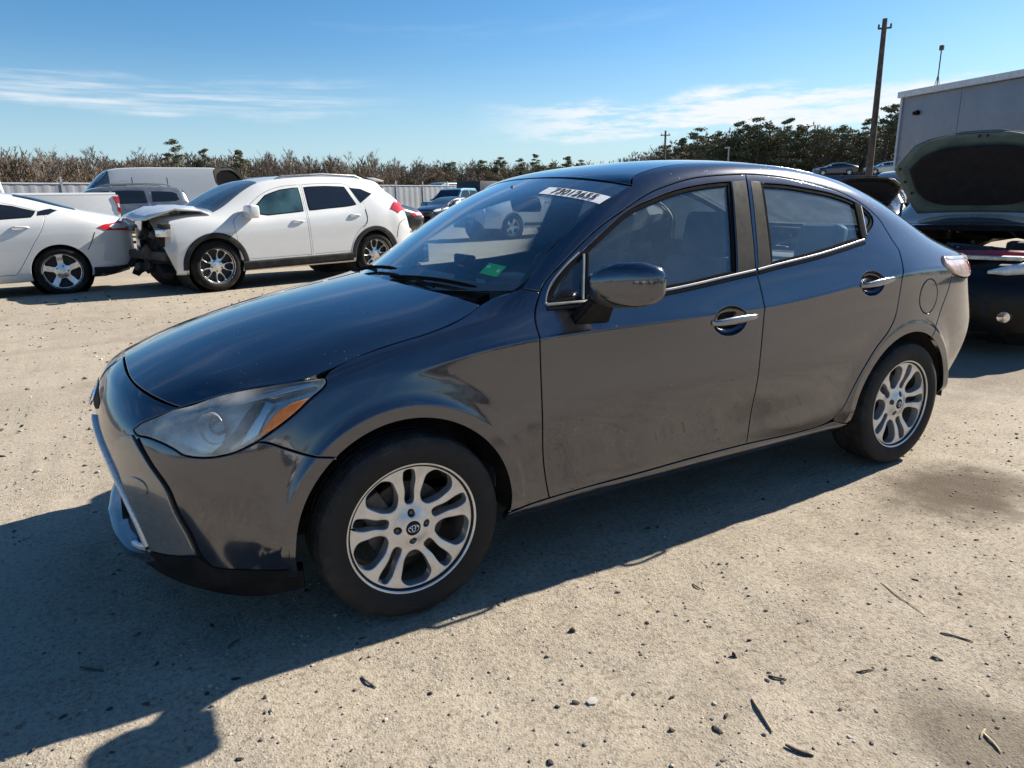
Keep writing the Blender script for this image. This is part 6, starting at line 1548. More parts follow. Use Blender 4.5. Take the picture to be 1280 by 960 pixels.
# the crushed front: bent bonnet, bare carrier, hanging loom
bv_ = bmesh.new(); rows = [(1.28, 1.05, .80), (1.36, 1.14, .80), (1.46, 1.195, .79), (1.62, 1.215, .78), (1.80, 1.205, .76), (1.98, 1.165, .73), (2.12, 1.115, .68), (2.22, 1.055, .58)]; grid = []
for (x, z_, wy) in rows:
    row = []
    for k in range(13):
        y = wy*(1-2*k/12); crk = .016*math.sin(y*9+x*7)+.010*math.sin(y*21-x*11); row.append(bv_.verts.new((x-.10*abs(y)*(x > 1.9), y, z_-.035*(abs(y)/wy)**2+crk*(.4+.6*(x > 1.45)))))
    grid.append(row)
for i in range(len(rows)-1):
    for k in range(12): bv_.faces.new((grid[i][k], grid[i][k+1], grid[i+1][k+1], grid[i+1][k]))
bo = bm_obj('bonnet', bv_, M['wpaint'], sv.t, angle=.55); md = bo.modifiers.new('thick', 'SOLIDIFY'); md.thickness = .025; md.offset = -1
random.seed(5)
bm = bmesh.new(); box(bm, (1.80, 0, .62), (.06, 1.30, .50), bevel=.01); bm_obj('radiator', bm, m_plain('radiator_core', (.02, .02, .021), .7, bump=.5, bscale=60), sv.t)
bm = bmesh.new(); box(bm, (2.00, -.05, .52), (.09, 1.25, .12), Matrix.Rotation(.10, 3, 'Z'), .02); bm_obj('bumper_beam', bm, M['iron'], sv.t)
for k in range(46):
    y = random.uniform(-.78, .82); x = random.uniform(1.72, 2.14)-abs(y)*.10; z_ = random.uniform(.28, .96); bm = bmesh.new(); R_ = Matrix.Rotation(random.uniform(-1, 1), 3, 'X') @ Matrix.Rotation(random.uniform(-1, 1), 3, 'Y')
    if k % 3: box(bm, (0, 0, 0), (random.uniform(.03, .16), random.uniform(.04, .28), random.uniform(.03, .16)), R_, .006)
    else: tube(bm, [(0, 0, 0), (random.uniform(-.1, .1), random.uniform(-.15, .15), random.uniform(-.2, .05)), (random.uniform(-.12, .12), random.uniform(-.3, .3), random.uniform(-.3, .0))], random.uniform(.008, .022), 6)
    bmesh.ops.translate(bm, vec=(x, y, z_), verts=bm.verts); bm_obj('torn_bracket' if k % 3 else 'torn_hose', bm, [M['clad'], M['iron'], M['shell'], M['clad'], M['satin']][k % 5], sv.t)
bm = bmesh.new(); box(bm, (1.93, .66, .845), (.20, .20, .11), Matrix.Rotation(.5, 3, 'Z'), .03); bm_obj('broken_headlight', bm, M['lampgrey'], sv.t)
bm = bmesh.new(); prism(bm, [(1.70, .32), (1.72, .86), (1.60, .92), (1.30, .98), (1.28, 1.06), (.9, 1.06), (.9, .32)], -.74, .74, 'XZ'); bm_obj('engine_bay', bm, M['shell'], sv.t)

# ---- white saloon seen from behind its rear wheel
SEDP = dict(x=[2.30, 2.20, 2.0, 1.75, 1.43, 1.10, .85, .55, .25, -.1, -.5, -.9, -1.25, -1.55, -1.85, -2.10, -2.28, -2.38],
    bot=([2.3, 1.9, 1.0, -1.0, -2.0, -2.4], [.24, .20, .20, .20, .24, .34]), top=([2.3, 2.2, 2.0, 1.75, 1.43, 1.05, .75, .40, .05, -.4, -.87, -1.2, -1.54, -1.85, -2.12, -2.28, -2.38], [.72, .80, .87, .93, .98, 1.02, 1.19, 1.35, 1.43, 1.47, 1.44, 1.385, 1.275, 1.18, 1.12, 1.07, .98]),
    belt=([2.3, 1.4, .8, 0, -.9, -1.5, -1.9, -2.4], [.66, .86, .95, 1.0, 1.06, 1.10, 1.06, .92]), sho=([2.3, 1.4, .8, 0, -1.4, -2.0, -2.4], [.58, .78, .86, .90, .97, .97, .84]), w=([2.3, 2.15, 1.8, 1.4, 0, -1.4, -1.9, -2.25, -2.38], [.70, .80, .89, .915, .925, .92, .89, .82, .74]), rail=([1.1, .3, -.5, -1.5, -2.2], [.70, .64, .62, .60, .60]), bulge=([2.3, 2.0, 1.6, 1.0, .2, -1.8, -2.2, -2.4], [.12, .08, .05, .05, .02, -.02, -.06, -.08]))
def saloon(label, loc, rot, paint, rim, pattern='five', group=None, name='saloon_car', detail=True, glass=None):
    c = BG(name, label, 'car', SEDP, loc, rot, paint, group, res=.06 if detail else .12)
    A_ = [(1.425, .335, .375), (-1.425, .335, .375)]
    f_ = np.concatenate([c.uv([(1.02, .32), (1.08, .70), (1.02, .94), (.90, 1.0)]), c.uv([(.90, 1.0), (.55, 1.19), (.20, 1.31), (-.18, 1.345)])[1:], c.uv([(-.18, 1.345), (-.16, .9), (-.18, .32)])[1:], c.uv([(-.18, .32), (1.02, .32)])[1:-1]], 0)
    r_ = np.concatenate([c.uv([(-.205, .32), (-.185, .9), (-.205, 1.345)]), c.uv([(-.205, 1.345), (-.6, 1.33), (-1.0, 1.26), (-1.30, 1.15), (-1.33, 1.08)])[1:], c.uv([(-1.33, 1.08), (-1.27, .94), (-1.12, .70), (-.95, .42), (-.88, .32)])[1:], c.uv([(-.88, .32), (-.205, .32)])[1:-1]], 0)
    c.body(A_, [f_, r_]); c.floor(.20, A_, .80)
    a1 = c.add('front_door', f_, paint); a2 = c.add('rear_door', r_, paint)
    side_glass(c, a1, [(.80, 1.02), (.50, 1.185), (.18, 1.275), (-.13, 1.30), (-.12, 1.04)], glass, detail); side_glass(c, a2, [(-.25, 1.30), (-.60, 1.29), (-.98, 1.235), (-1.22, 1.165), (-1.16, 1.10), (-.24, 1.045)], glass, detail)
    c.handle(.0, .90, a1, paint); c.handle(-1.02, .955, a2, paint); c.mirror(.74, .84, 1.03, paint); flip(a1); flip(a2)
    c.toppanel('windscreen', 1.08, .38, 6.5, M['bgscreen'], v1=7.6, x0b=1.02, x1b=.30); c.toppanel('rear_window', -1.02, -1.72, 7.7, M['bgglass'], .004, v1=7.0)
    c.pair(c.add('quarter_pane', c.poly([(-1.26, 1.165), (-1.42, 1.20), (-1.50, 1.175), (-1.38, 1.12), (-1.24, 1.11)]), M['bgglass'], gap=0, off=.004, edge=.002, flange=.006))
    tl_ = c.add('tail_light', c.poly([(-1.94, .925), (-2.12, .975), (-2.26, 1.01), (-2.37, .97), (-2.38, .87), (-2.05, .875)]), M['redlens'], gap=.003, off=.008, edge=.005); c.add('lamp_insert', c.poly([(-2.10, .93), (-2.24, .975), (-2.35, .95), (-2.34, .905), (-2.14, .90)]), M['lampwhite'], tl_, gap=0, off=.012, edge=.003, flange=.006); flip(tl_)
    c.pair(c.add('headlight', c.poly([(1.75, .80), (2.0, .79), (2.22, .72), (2.25, .64), (2.05, .66), (1.85, .70)]), M['lampwhite'], gap=.003, off=.006, edge=.005))
    c.pair(c.strip('rear_valance', [(-1.82, .30), (-2.05, .30), (-2.30, .33)], .13, M['clad'], None, .008)); c.pair(c.strip('bumper_lip', [(-1.90, .25), (-2.10, .245), (-2.32, .28)], .07, paint, None, .016))
    bm = bmesh.new(); box(bm, (2.30, 0, .52), (.08, .9, .24), None, .02); bm_obj('grille', bm, M['mesh'], c.t)
    if detail: c.seams([[(-1.90, .86), (-1.84, .72), (-1.78, .62)], [(.98, .96), (1.6, .90), (1.75, .84)], [(1.78, .68), (1.72, .62)]])
    c.wheels((1.425, -1.425), .335, .34, .245, .22, .80, pattern, rim); return c
saloon('white saloon with dark side windows parked ahead of the smashed crossover', (4.10, -9.86, gz(4, -9.8)), math.radians(8), M['wpaint'], M['rim2'])
# ---------------------------------------------------------------- vehicles farther off
SUVB = dict(x=[2.55, 2.45, 2.2, 1.9, 1.55, 1.20, .95, .70, .35, -.2, -.8, -1.4, -1.95, -2.25, -2.42, -2.52, -2.58],
    bot=([2.6, 1.9, 1.0, -1.0, -2.2, -2.6], [.36, .32, .32, .32, .38, .46]), top=([2.55, 2.45, 2.2, 1.9, 1.25, .85, .45, .1, -.5, -1.2, -1.9, -2.25, -2.42, -2.52, -2.58], [1.0, 1.12, 1.19, 1.22, 1.27, 1.58, 1.80, 1.86, 1.89, 1.89, 1.86, 1.80, 1.60, 1.30, 1.0]),
    belt=([2.5, 1.4, .8, -1.5, -2.3, -2.6], [.98, 1.16, 1.22, 1.30, 1.32, 1.1]), sho=([2.5, 1.4, .8, -1.5, -2.6], [.85, 1.02, 1.08, 1.14, .95]), w=([2.55, 2.3, 1.9, 0, -1.9, -2.4, -2.58], [.86, .95, .985, 1.0, .99, .95, .90]), rail=([1.3, .3, -1.2, -2.6], [.80, .76, .76, .74]), bulge=([2.6, 2.2, 1.6, .8, -2.0, -2.6], [.10, .06, .03, .03, -.02, -.06]))
def big_suv(label, loc, rot, paint, rim, group=None, name='suv_car', roofrail=True, glass=None, hoodup=False):
    c = BG(name, label, 'car', SUVB, loc, rot, paint, group, res=.10); A_ = [(1.57, .39, .44), (-1.57, .39, .44)]
    f_ = np.concatenate([c.uv([(1.02, .48), (1.05, .9), (1.0, 1.22)]), c.uv([(1.0, 1.22), (.62, 1.52), (.35, 1.70), (-.08, 1.745)])[1:], c.uv([(-.08, 1.745), (-.06, 1.2), (-.08, .48)])[1:], c.uv([(-.08, .48), (1.02, .48)])[1:-1]], 0)
    r_ = np.concatenate([c.uv([(-.11, .48), (-.09, 1.2), (-.11, 1.745)]), c.uv([(-.11, 1.745), (-.7, 1.76), (-1.16, 1.74), (-1.20, 1.3)])[1:], c.uv([(-1.20, 1.3), (-1.20, 1.0), (-1.05, .72), (-1.02, .48)])[1:], c.uv([(-1.02, .48), (-.11, .48)])[1:-1]], 0)
    c.body(A_, [f_, r_]); c.floor(.34, A_, .86); a1 = c.add('front_door', f_, paint); a2 = c.add('rear_door', r_, paint)
    side_glass(c, a1, [(.88, 1.29), (.55, 1.52), (.32, 1.66), (-.03, 1.695), (-.02, 1.30)], glass); side_glass(c, a2, [(-.16, 1.70), (-.7, 1.715), (-1.08, 1.70), (-1.12, 1.33), (-.15, 1.31)], glass)
    c.handle(.06, 1.15, a1, paint, .24); c.handle(-.98, 1.17, a2, paint, .24); flip(a1); flip(a2); c.mirror(.80, .95, 1.30, paint)
    c.pair(c.add('quarter_pane', c.poly([(-1.32, 1.70), (-1.95, 1.68), (-2.12, 1.60), (-2.16, 1.42), (-2.05, 1.37), (-1.30, 1.35)]), M['bgglass'], gap=0, off=.005, edge=.004, flange=.006))
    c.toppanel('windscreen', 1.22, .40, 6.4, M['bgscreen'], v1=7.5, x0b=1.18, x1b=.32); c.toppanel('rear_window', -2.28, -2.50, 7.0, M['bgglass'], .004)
    c.pair(c.add('tail_light', c.poly([(-2.34, 1.34), (-2.48, 1.34), (-2.56, 1.02), (-2.46, .98)]), M['redlens'], gap=.003, off=.008, edge=.005)); c.pair(c.add('headlight', c.poly([(2.1, 1.08), (2.42, 1.04), (2.5, .88), (2.2, .88)]), M['lampwhite'], gap=.003, off=.006, edge=.005))
    c.pair(c.strip('sill_cladding', [(1.1, .46), (0, .45), (-1.1, .46)], .10, M['clad'], None, .010))
    if roofrail:
        bm = bmesh.new(); tube(bm, [(.2, .68, 1.85), (.0, .69, 1.93), (-1.2, .69, 1.955), (-1.8, .685, 1.93), (-2.0, .68, 1.86)], .02, 8); c.pair(bm_obj('roof_rail', bm, M['satin'], c.t))
    c.wheels((1.57, -1.57), .39, .395, .255, .26, .86, 'five', rim)
    if hoodup: raised_bonnet(c, (1.28, 1.20), 1.24, .80, 62, paint)
    return c
def raised_bonnet(c, hinge, length, hw, deg, paint, inner=None, pad=None):
    """an opened bonnet: outer skin, pressed frame, black insulation pad; hinged at its back edge"""
    h = bpy.data.objects.new('raised_bonnet', None); COL.objects.link(h); h.parent = c.t; h.location = (hinge[0], 0, hinge[1]); h.rotation_euler = (0, -math.radians(deg), 0)
    def outline(s):
        """half-width against distance from the hinge"""
        return hw*np.interp(s, [0, .12, .40, .62, .90, .96, 1.0], [.72, .80, .93, 1.0, .74, .52, .20])
    def skin(name, z0, s0, s1, sc_, mat, crown, thick):
        V = []; F = []; n, m = 18, 20
        for i in range(n+1):
            s = s0+(s1-s0)*i/n; wd = outline(s)*sc_
            for j in range(m+1):
                y = wd*(1-2*j/m); V.append((s*length+crown*.6*(1-(y/hw)**2)*(s-.5)*.25, y, z0+crown*(1-(y/hw)**2)-.05*s*s))
        for i in range(n):
            for j in range(m): F.append((i*(m+1)+j, (i+1)*(m+1)+j, (i+1)*(m+1)+j+1, i*(m+1)+j+1))
        o = mesh_obj(name, V, F, mat, h, True); md = o.modifiers.new('thick', 'SOLIDIFY'); md.thickness = thick; md.offset = -1
        return o
    skin('bonnet_skin', .02, 0, 1, 1.0, paint, .07, .008)
    fr = skin('bonnet_frame', .0, .02, .985, .97, inner or paint, .06, .010)
    bm = bmesh.new()
    q = []
    for i in range(48):
        a = 2*math.pi*i/48; cx, cy = .50+.37*abs(math.cos(a))**.55*(1 if math.cos(a) > 0 else -1), .80*abs(math.sin(a))**.50*(1 if math.sin(a) > 0 else -1); s = cx; y = cy*outline(s); q.append((s*length, y))
    A_ = [bm.verts.new((x, y, -.035+.05*(1-(y/hw)**2)-.05*(x/length)**2)) for x, y in q]; B_ = [bm.verts.new((x+(length*.5-x)*.05, y*.95, -.052+.05*(1-(y/hw)**2)-.05*(x/length)**2)) for x, y in q]; k = len(q)
    for i in range(k): bm.faces.new((A_[i], A_[(i+1) % k], B_[(i+1) % k], B_[i]))
    bm.faces.new(B_); bmesh.ops.triangulate(bm, faces=[f for f in bm.faces if len(f.verts) > 4]); bm_obj('insulation_pad', bm, pad or M['shell'], h)
    for (s, y) in ((.965, 0), (.965, .06), (.30, .88), (.45, .91), (.62, .92), (.30, -.88), (.45, -.91), (.62, -.92)):
        bm = bmesh.new(); lathe(bm, [(0, -.0125), (.012, -.012), (.012, .0)], 10, 'Z', (s*length, y*outline(s) if abs(y) > .1 else y, .012-.05*s*s+.06*(1-(y*.9)**2 if abs(y) > .1 else 1)-.022)); bm_obj('bonnet_hole', bm, M['shell'], h)
    bm = bmesh.new(); tube(bm, [(length*.55, hw*.86, -.02), (length*.50, hw*.90, -.55)], .007, 6); bm_obj('prop_rod', bm, M['iron'], h)
    return h
# dark saloon with its bonnet up, nose towards the sedan's tail
dk = saloon('black saloon with raised bonnet parked nosed up behind the grey sedan', (-6.25, -1.36, 0), math.radians(19), M['dkpaint'], M['rim2'], detail=False)
for o in list(dk.t.children):
    if o.name.startswith('body') or o.name.startswith('grille') or o.name.startswith('headlight'):
        bpy.data.objects.remove(o, do_unlink=True)
def open_body(c, arches, doors, xcut, vcut):
    S = c.S; vb = .35; uc = c.cols(xcut); us = c.cols(1.98); NV = c.NV
    low = [np.array([[c.NU, NV-.5], [c.NU, vb]])]; cur = c.NU
    top = np.concatenate([np.array([[us+(uc-us)*k/24, vcut] for k in range(25)]), np.array([[uc, vcut+(NV-vcut)*k/8] for k in range(1, 9)]), np.array([[uc+(c.NU-uc)*k/40, NV] for k in range(1, 41)])], 0)
    for (ax, az, R) in sorted(arches, key=lambda a: a[0]):
        a = c.arcs(ax, az, R); low.append(np.array([[cur+(a[0, 0]-cur)*k/12, vb] for k in range(13)])); low.append(a); cur = a[-1, 0]
    low.append(np.array([[cur+(us-cur)*k/12, vb] for k in range(13)]))
    pg = np.concatenate([top]+low, 0); keep = [0]
    for i in range(1, len(pg)):
        if np.abs(pg[i]-pg[keep[-1]]).max() > 1e-3: keep.append(i)
    o = panel('body', S, pg[keep], c.paint, c.t, res=.07, gap=0, edge=.004, flange=.03, holes=doors, sc=SV2); c.mirror_mesh(o); c.b = o
fdk = np.concatenate([dk.uv([(1.02, .32), (1.08, .70), (1.02, .94), (.90, 1.0)]), dk.uv([(.90, 1.0), (.55, 1.19), (.20, 1.31), (-.18, 1.345)])[1:], dk.uv([(-.18, 1.345), (-.16, .9), (-.18, .32)])[1:], dk.uv([(-.18, .32), (1.02, .32)])[1:-1]], 0)
rdk = np.concatenate([dk.uv([(-.205, .32), (-.185, .9), (-.205, 1.345)]), dk.uv([(-.205, 1.345), (-.6, 1.33), (-1.0, 1.26), (-1.30, 1.15), (-1.33, 1.08)])[1:], dk.uv([(-1.33, 1.08), (-1.27, .94), (-1.12, .70), (-.95, .42), (-.88, .32)])[1:], dk.uv([(-.88, .32), (-.205, .32)])[1:-1]], 0)
open_body(dk, [(1.425, .335, .375), (-1.425, .335, .375)], [fdk, rdk], 1.10, 5.6)
M['greenin'] = m_plain('dull_green_primer', (.075, .115, .108), .5, var=.2, scale=5, dirt=(.20, .17, .12), dirt_amt=.2)
M['pad'] = m_plain('insulation_felt', (.008, .007, .008), .95, var=.4, scale=9, bump=.4, bscale=70)
raised_bonnet(dk, (1.02, 1.09), .82, .70, 64, M['dkpaint'], M['greenin'], M['pad'])
bm = bmesh.new(); box(bm, (1.62, 0, .50), (1.1, 1.30, .44), bevel=.02); bm_obj('engine_bay', bm, M['shell'], dk.t)
M['pale'] = m_plain('pale_metal', (.50, .48, .42), .35, .7, var=.3, scale=14); M['redpl'] = m_plain('red_plastic', (.30, .012, .030), .35, coat=.4)
bm = bmesh.new(); box(bm, (2.18, 0, .79), (.10, 1.10, .035), bevel=.012); bm_obj('radiator_support', bm, M['pale'], dk.t)
bm = bmesh.new(); box(bm, (1.75, .02, .80), (.42, .52, .09), None, .03); bm_obj('engine_cover', bm, M['clad'], dk.t)
bm = bmesh.new(); tube(bm, [(2.02, -.28, .79), (2.04, .05, .80), (2.00, .42, .81), (1.90, .55, .80)], .035, 10); bm_obj('red_hose', bm, M['redpl'], dk.t)
bm = bmesh.new(); box(bm, (1.55, .46, .81), (.26, .20, .16), None, .02); bm_obj('battery', bm, M['clad'], dk.t)
bm = bmesh.new(); box(bm, (1.60, -.45, .80), (.28, .22, .14), None, .03); bm_obj('fluid_tank', bm, m_plain('milky_plastic', (.55, .52, .42), .5), dk.t)
for k in range(14):
    bm = bmesh.new(); y = random.uniform(-.6, .6); x = random.uniform(1.25, 2.1); tube(bm, [(x, y, .74), (x+random.uniform(-.2, .2), y+random.uniform(-.25, .25), .84), (x+random.uniform(-.3, .3), y+random.uniform(-.4, .4), .80)], random.uniform(.008, .02), 6); bm_obj('hose', bm, [M['rubber'], M['iron'], M['pale']][k % 3], dk.t)
sweep('cowl_panel', [(.98, .72, .985), (1.10, .40, .99), (1.14, 0, .99)], [(-.10, .01), (.06, 0), (.06, -.03), (-.10, -.03)], M['blackplast'], dk.t)
for y0, y1 in ((-.5, .1), (.05, .62)):
    bm = bmesh.new(); tube(bm, [(1.07, y0, 1.015), (1.0, (y0+y1)/2, 1.05), (.94, y1, 1.065)], [.012, .009, .006], 6); bm_obj('wiper_arm', bm, M['rubber'], dk.t)
sweep('front_bumper', [(1.96, .885, .44), (2.12, .84, .44), (2.28, .68, .44), (2.38, .42, .44), (2.42, 0, .44)], [(-.10, -.24), (-.02, -.23), (.015, -.12), (.02, .02), (.0, .14), (-.05, .215), (-.12, .25), (-.14, .22), (-.06, .12), (-.06, -.18)], m_plain('black_bumper', (.006, .006, .007), .35, spec=.25), dk.t)
for s_ in (1, -1):
    bm = bmesh.new(); tube(bm, [(2.34, s_*.34, .685), (2.30, s_*.46, .70), (2.21, s_*.60, .72), (2.08, s_*.74, .745), (1.94, s_*.82, .77)], [.012, .040, .052, .050, .02], 12); bm_obj('headlight', bm, M['lampwhite'], dk.t)
bm = bmesh.new(); box(bm, (2.39, 0, .40), (.05, .80, .14), bevel=.02); bm_obj('grille', bm, M['shell'], dk.t)
for s_ in (1, -1): bm = bmesh.new(); tube(bm, [(1.02, s_*.66, 1.0), (1.06, s_*.64, 1.12), (1.12, s_*.62, 1.22)], .014, 6); bm_obj('bonnet_hinge', bm, M['iron'], dk.t)
bm = bmesh.new(); lathe(bm, [(0, 2.40), (.045, 2.395), (.055, 2.36)], 16, 'X', (0, .50, .34)); bm_obj('fog_light', bm, M['chrome'], dk.t)
# the row behind the crossover
big_suv('blue-grey full-size SUV parked between white pickup and white van', (1.72, -25.6, gz(0, -26)), math.radians(6), M['gpaint'], M['rim2'], group=None)
big_suv('black SUV with raised bonnet hidden behind the smashed white crossover', (-3.0, -20.6, gz(0, -20)), math.radians(22), M['dkpaint'], M['rim2'], roofrail=False, hoodup=True)
big_suv('white SUV standing alone on open dirt past the grey sedan', (-10.6, -18.0, gz(0, -18)), math.radians(10), M['wpaint'], M['rim2'], roofrail=False)
saloon('black saloon tail poking out behind the white crossover', (-2.10, -13.15, gz(0, -13)), math.radians(12), M['dkpaint'], M['rim2'], detail=False)
saloon('navy blue saloon parked by the fence near teal pickup', (-15.5, -35.1, gz(0, -33)), math.radians(28), M['bpaint'], M['rim2'], detail=False)
big_suv('white SUV behind the raised bonnet of the black saloon', (-18.9, -10.1, gz(0, -10)), math.radians(24), M['wpaint'], M['rim2'], roofrail=False)
ds = saloon('black saloon with raised bonnet facing the lot beyond the grey sedan roof', (-13.9, -8.0, gz(0, -8)), math.radians(32), M['dkpaint'], M['rim2'], detail=False)
raised_bonnet(ds, (1.05, 1.00), .72, .74, 52, M['dkpaint'], M['dkpaint'], M['pad'])
# ---- white panel van
VANP = dict(x=[2.95, 2.85, 2.6, 2.2, 1.8, 1.45, 1.1, .6, -.2, -1.2, -2.2, -2.75, -2.92, -2.97],
    bot=([3, 2.2, -2.2, -3], [.36, .32, .34, .42]), top=([2.95, 2.85, 2.6, 2.2, 1.75, 1.4, 1.1, .8, .2, -2.5, -2.85, -2.97], [1.05, 1.20, 1.32, 1.45, 1.95, 2.35, 2.58, 2.66, 2.70, 2.72, 2.70, 2.62]),
    belt=([3, 2.0, 1.2, -3], [1.0, 1.28, 1.34, 1.40]), sho=([3, 1.5, -3], [.85, 1.05, 1.1]), w=([2.95, 2.7, 2.3, 0, -2.7, -2.97], [.80, .92, .98, 1.0, 1.0, .97]), rail=([2, 1, 0, -3], [.80, .84, .86, .86]), bulge=([3, 2.4, 1.5, .5, -2.6, -3], [.12, .10, .08, .02, -.0, -.03]))
vn = BG('panel_van', 'white high-roof panel van parked behind the blue-grey SUV', 'van', VANP, (.40, -30.2, gz(0, -30)), math.radians(5), M['wpaint'], res=.12)
VA = [(1.85, .36, .42), (-1.85, .36, .42)]
vd = np.concatenate([vn.uv([(1.50, .5), (1.55, 1.3), (1.30, 1.85), (1.05, 2.1)]), vn.uv([(1.05, 2.1), (.5, 2.12), (.48, 1.2), (.5, .5)])[1:], vn.uv([(.5, .5), (1.50, .5)])[1:-1]], 0)
vn.body(VA, [vd]); vn.floor(.34, VA, .86); d_ = vn.add('front_door', vd, M['wpaint']); side_glass(vn, d_, [(1.42, 1.40), (1.22, 1.80), (1.02, 2.0), (.60, 2.0), (.60, 1.40)]); vn.handle(.62, 1.2, d_, M['clad']); flip(d_)
vn.toppanel('windscreen', 2.15, 1.12, 6.1, M['bgscreen'])
vt = vn.add('tail_light', vn.poly([(-2.80, 1.62), (-2.93, 1.62), (-2.95, .98), (-2.82, .98)]), M['redlens'], gap=.003, off=.012, edge=.006); vn.add('reversing_lens', vn.poly([(-2.81, 1.36), (-2.93, 1.36), (-2.93, 1.18), (-2.82, 1.18)]), M['white'], vt, gap=0, off=.018, edge=.003); flip(vt)
vn.seams([[(.35, .5), (.35, 1.4), (.36, 2.3)], [(-.9, .5), (-.9, 1.4), (-.9, 2.3)]], wd=.02); vn.mirror(1.35, .98, 1.55, M['clad']); vn.wheels((1.85, -1.85), .36, .36, .22, .24, .86, 'steel', M['rim2'])
# ---- pickups
def pickup(label, loc, rot, paint, box_top=None, bedpaint=None, long=1.0):
    t_ = thing('pickup_truck', label, 'pickup', loc, rot); bp = bedpaint or paint
    xr = -2.75; xb = -.45
    side_p = [(xr, .62), (xr, 1.50), (xb, 1.50), (xb, .50), (-1.30, .50)]+[(-1.75+.45*math.cos(math.radians(a)), .42+.45*math.sin(math.radians(a))) for a in np.linspace(10, 170, 12)]+[(-2.25, .55)]
    for s_ in (1, -1):
        bm = bmesh.new(); prism(bm, side_p, s_*.93, s_*1.0, 'XZ', .012); bm_obj('bed_side', bm, bp, t_)
        bm = bmesh.new(); tube(bm, [(xb-.05, s_*.955, 1.515), (xr+.05, s_*.955, 1.515)], .045, 8); bm_obj('bed_rail', bm, bp, t_)
        tl_ = [(xr-.015, 1.04), (xr-.015, 1.47), (xr+.13, 1.47), (xr+.10, 1.36), (xr+.05, 1.26), (xr+.06, 1.10)]; bm = bmesh.new(); prism(bm, tl_, s_*.97, s_*1.015, 'XZ', .008); a_ = bm_obj('tail_light', bm, M['redlens'], t_)
        bm = bmesh.new(); prism(bm, [(xr-.005, 1.19), (xr-.005, 1.28), (xr+.04, 1.30), (xr+.04, 1.20)], s_*1.0, s_*1.02, 'XZ'); bm_obj('reversing_lens', bm, M['white'], a_)
    bm = bmesh.new(); box(bm, (xr+.03, 0, 1.04), (.07, 1.82, .86), bevel=.02); bm_obj('tailgate', bm, bp, t_)
    bm = bmesh.new(); box(bm, (xr-.12, 0, .68), (.18, 1.9, .20), bevel=.04); bm_obj('rear_bumper', bm, M['chrome'], t_)
    bm = bmesh.new(); box(bm, (-1.6, 0, .78), (2.3, 1.84, .08)); bm_obj('bed_floor', bm, M['clad'], t_)
    bm = bmesh.new(); prism(bm, [(-.42, .50), (-.42, 1.30), (-.36, 1.86), (-.20, 1.95), (1.05, 1.95), (1.30, 1.86), (1.85, 1.28), (2.9, 1.18), (3.05, 1.05), (3.08, .55), (2.75, .50)]+[(2.30+.45*math.cos(math.radians(a)), .42+.45*math.sin(math.radians(a))) for a in np.linspace(10, 170, 12)]+[(1.8, .5)], -.98, .98, 'XZ', .06); cab = bm_obj('cab', bm, paint, t_, angle=.4)
    for v_ in cab.data.vertices:
        if v_.co.z > 1.3: v_.co.y *= 1-.22*min(1, (v_.co.z-1.3)/.6)
    for s_ in (1, -1):
        for pts in ([(.55, 1.34), (.55, 1.82), (1.02, 1.83), (1.25, 1.76), (1.62, 1.34)], [(-.30, 1.34), (-.26, 1.80), (.45, 1.82), (.45, 1.34)]):
            bm = bmesh.new(); A_ = []
            for k_, dy in ((0, .012), (1, -.004)):
                A_.append([bm.verts.new((x, s_*(.98*(1-.22*min(1, max(0, (z_-1.3)/.6)))+dy), z_)) for x, z_ in pts])
            n = len(pts); bm.faces.new(A_[0]); [bm.faces.new((A_[0][i], A_[0][(i+1) % n], A_[1][(i+1) % n], A_[1][i])) for i in range(n)]; bm_obj('window_pane', bm, M['bgglass'], t_)
    bm = bmesh.new(); V_ = [(1.90, .82, 1.27), (1.90, -.82, 1.27), (1.33, -.70, 1.86), (1.33, .70, 1.86)]; f_ = [bm.verts.new(v) for v in V_]; bm.faces.new(f_); bmesh.ops.solidify(bm, geom=bm.faces[:], thickness=.02); bm_obj('windscreen', bm, M['bgscreen'], t_)
    p_ = None
    for ax in (2.30, -1.75):
        for s_ in (1, -1):
            e = bpy.data.objects.new('wheel', None); COL.objects.link(e); e.parent = t_; e.location = (ax, s_*.84, .40); e.rotation_euler = (0, .3, 0 if s_ > 0 else math.pi)
            if p_ is None: p_ = make_wheel(.40, .23, .27, 'five', M['rim2'], e)
            else:
                for q in p_: c_ = q.copy(); COL.objects.link(c_); c_.parent = e
    if box_top:
        bm = bmesh.new(); prism(bm, [(xr+.05, 1.55), (xr+.12, 2.30), (xr+.25, 2.38), (xb-.12, 2.38), (xb-.05, 1.55)], -.92, .92, 'XZ', .05); bm_obj('camper_top', bm, box_top, t_)
    return t_
pickup('white pickup truck bed with red tail lamp behind the white saloon', (4.40, -18.75, gz(0, -18)), math.radians(11), M['wpaint'])
pickup('teal pickup with dark camper top beside the corrugated fence', (-17.9, -38.0, gz(0, -36)), math.radians(28), m_paint('teal_paint', (.07, .24, .32), .2, .35, specks=False), m_plain('dark_camper', (.012, .018, .035), .5), M['wpaint'])
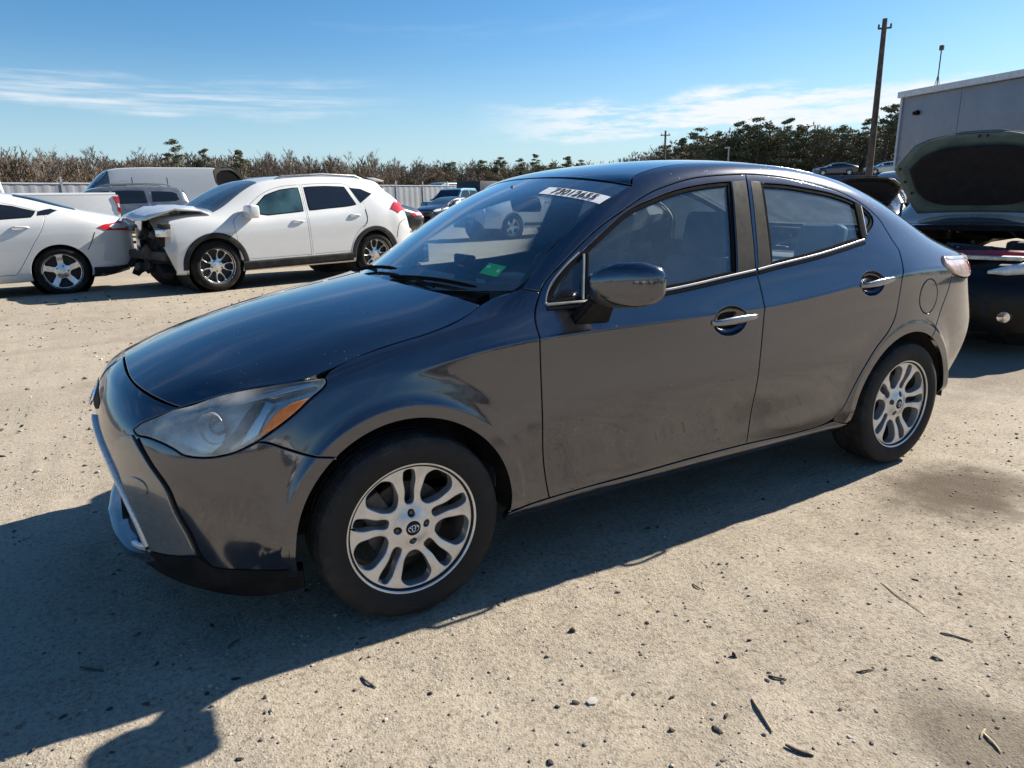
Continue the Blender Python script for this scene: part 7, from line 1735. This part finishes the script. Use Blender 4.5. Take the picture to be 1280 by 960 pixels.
# ---- blue car-carrier trailer with two cars riding on it, and a car roof beyond the fence
tr = thing('carrier_trailer', 'long navy blue trailer with white mark on its side wall', 'trailer', (-76.4, -50.5, .1), math.radians(138))
M['navy'] = m_plain('trailer_navy', (.020, .035, .10), .45, var=.2)
for k in range(6):
    bm = bmesh.new(); box(bm, (-6.0+2.05*k, 0, 2.2), (2.0, 2.4, 2.0), bevel=.03); bm_obj('trailer_panel', bm, M['navy'], tr)
bm = bmesh.new(); box(bm, (-.9, 0, 1.10), (12.2, 2.2, .18)); bm_obj('chassis', bm, M['clad'], tr)
bm = bmesh.new(); box(bm, (-.9, 0, 3.26), (12.4, 2.44, .10)); bm_obj('deck', bm, m_plain('deck_blue', (.05, .07, .16), .5), tr)
for ax in (-5.6, -4.4, 3.6, 4.6):
    for s_ in (1, -1): bm = bmesh.new(); lathe(bm, [(0, .12), (.28, .12), (.50, .13), (.50, -.13), (0, -.13)], 20, cen=(ax, s_*1.0, .50)); bm_obj('tyre', bm, M['tyre2'], tr)
text3d('side_mark', 'XV', 1.1, (4.0, -1.235, 2.35), (1, 0, 0), (0, 0, 1), M['white'], tr, .004)
text3d('side_mark', 'XV', 1.1, (3.2, 1.235, 2.35), (-1, 0, 0), (0, 0, 1), M['white'], tr, .004)
t_dir = (math.cos(math.radians(138)), math.sin(math.radians(138)))
saloon('silver car riding on the navy trailer, closer to the building', (-76.4+2.0*t_dir[0], -50.5+2.0*t_dir[1], 3.41), math.radians(138+180), M['spaint'], M['rim2'], detail=False)
saloon('dark blue car riding on the navy trailer, away from the building', (-76.4-3.6*t_dir[0], -50.5-3.6*t_dir[1], 3.41), math.radians(138+180), M['bpaint'], M['rim2'], detail=False)
big_suv('blue-grey SUV on higher ground beyond the corrugated fence', (-21.6, -49.6, .85), math.radians(20), M['gpaint'], M['rim2'], roofrail=False)
# ---- the rest of the lot, behind the photographer, mirrored in the lacquer
row = [(-9.0, 13.5, 96), (-5.2, 14.2, 93), (-1.5, 13.6, 97), (2.2, 14.4, 94), (6.0, 13.8, 92), (9.5, 14.5, 95)]
src = [o for o in bpy.data.objects if o.name.startswith('saloon_car')][0]
labs = ['white saloon in the row facing the grey sedan driver side']*len(row)
for (x, y, a), lb in zip(row, labs):
    c_ = copy_tree(src); c_.location = (x, y, 0); c_.rotation_euler = (0, 0, math.radians(a)); c_['label'] = lb; c_['group'] = 'saloons facing the sedan'
for o in (src,): pass
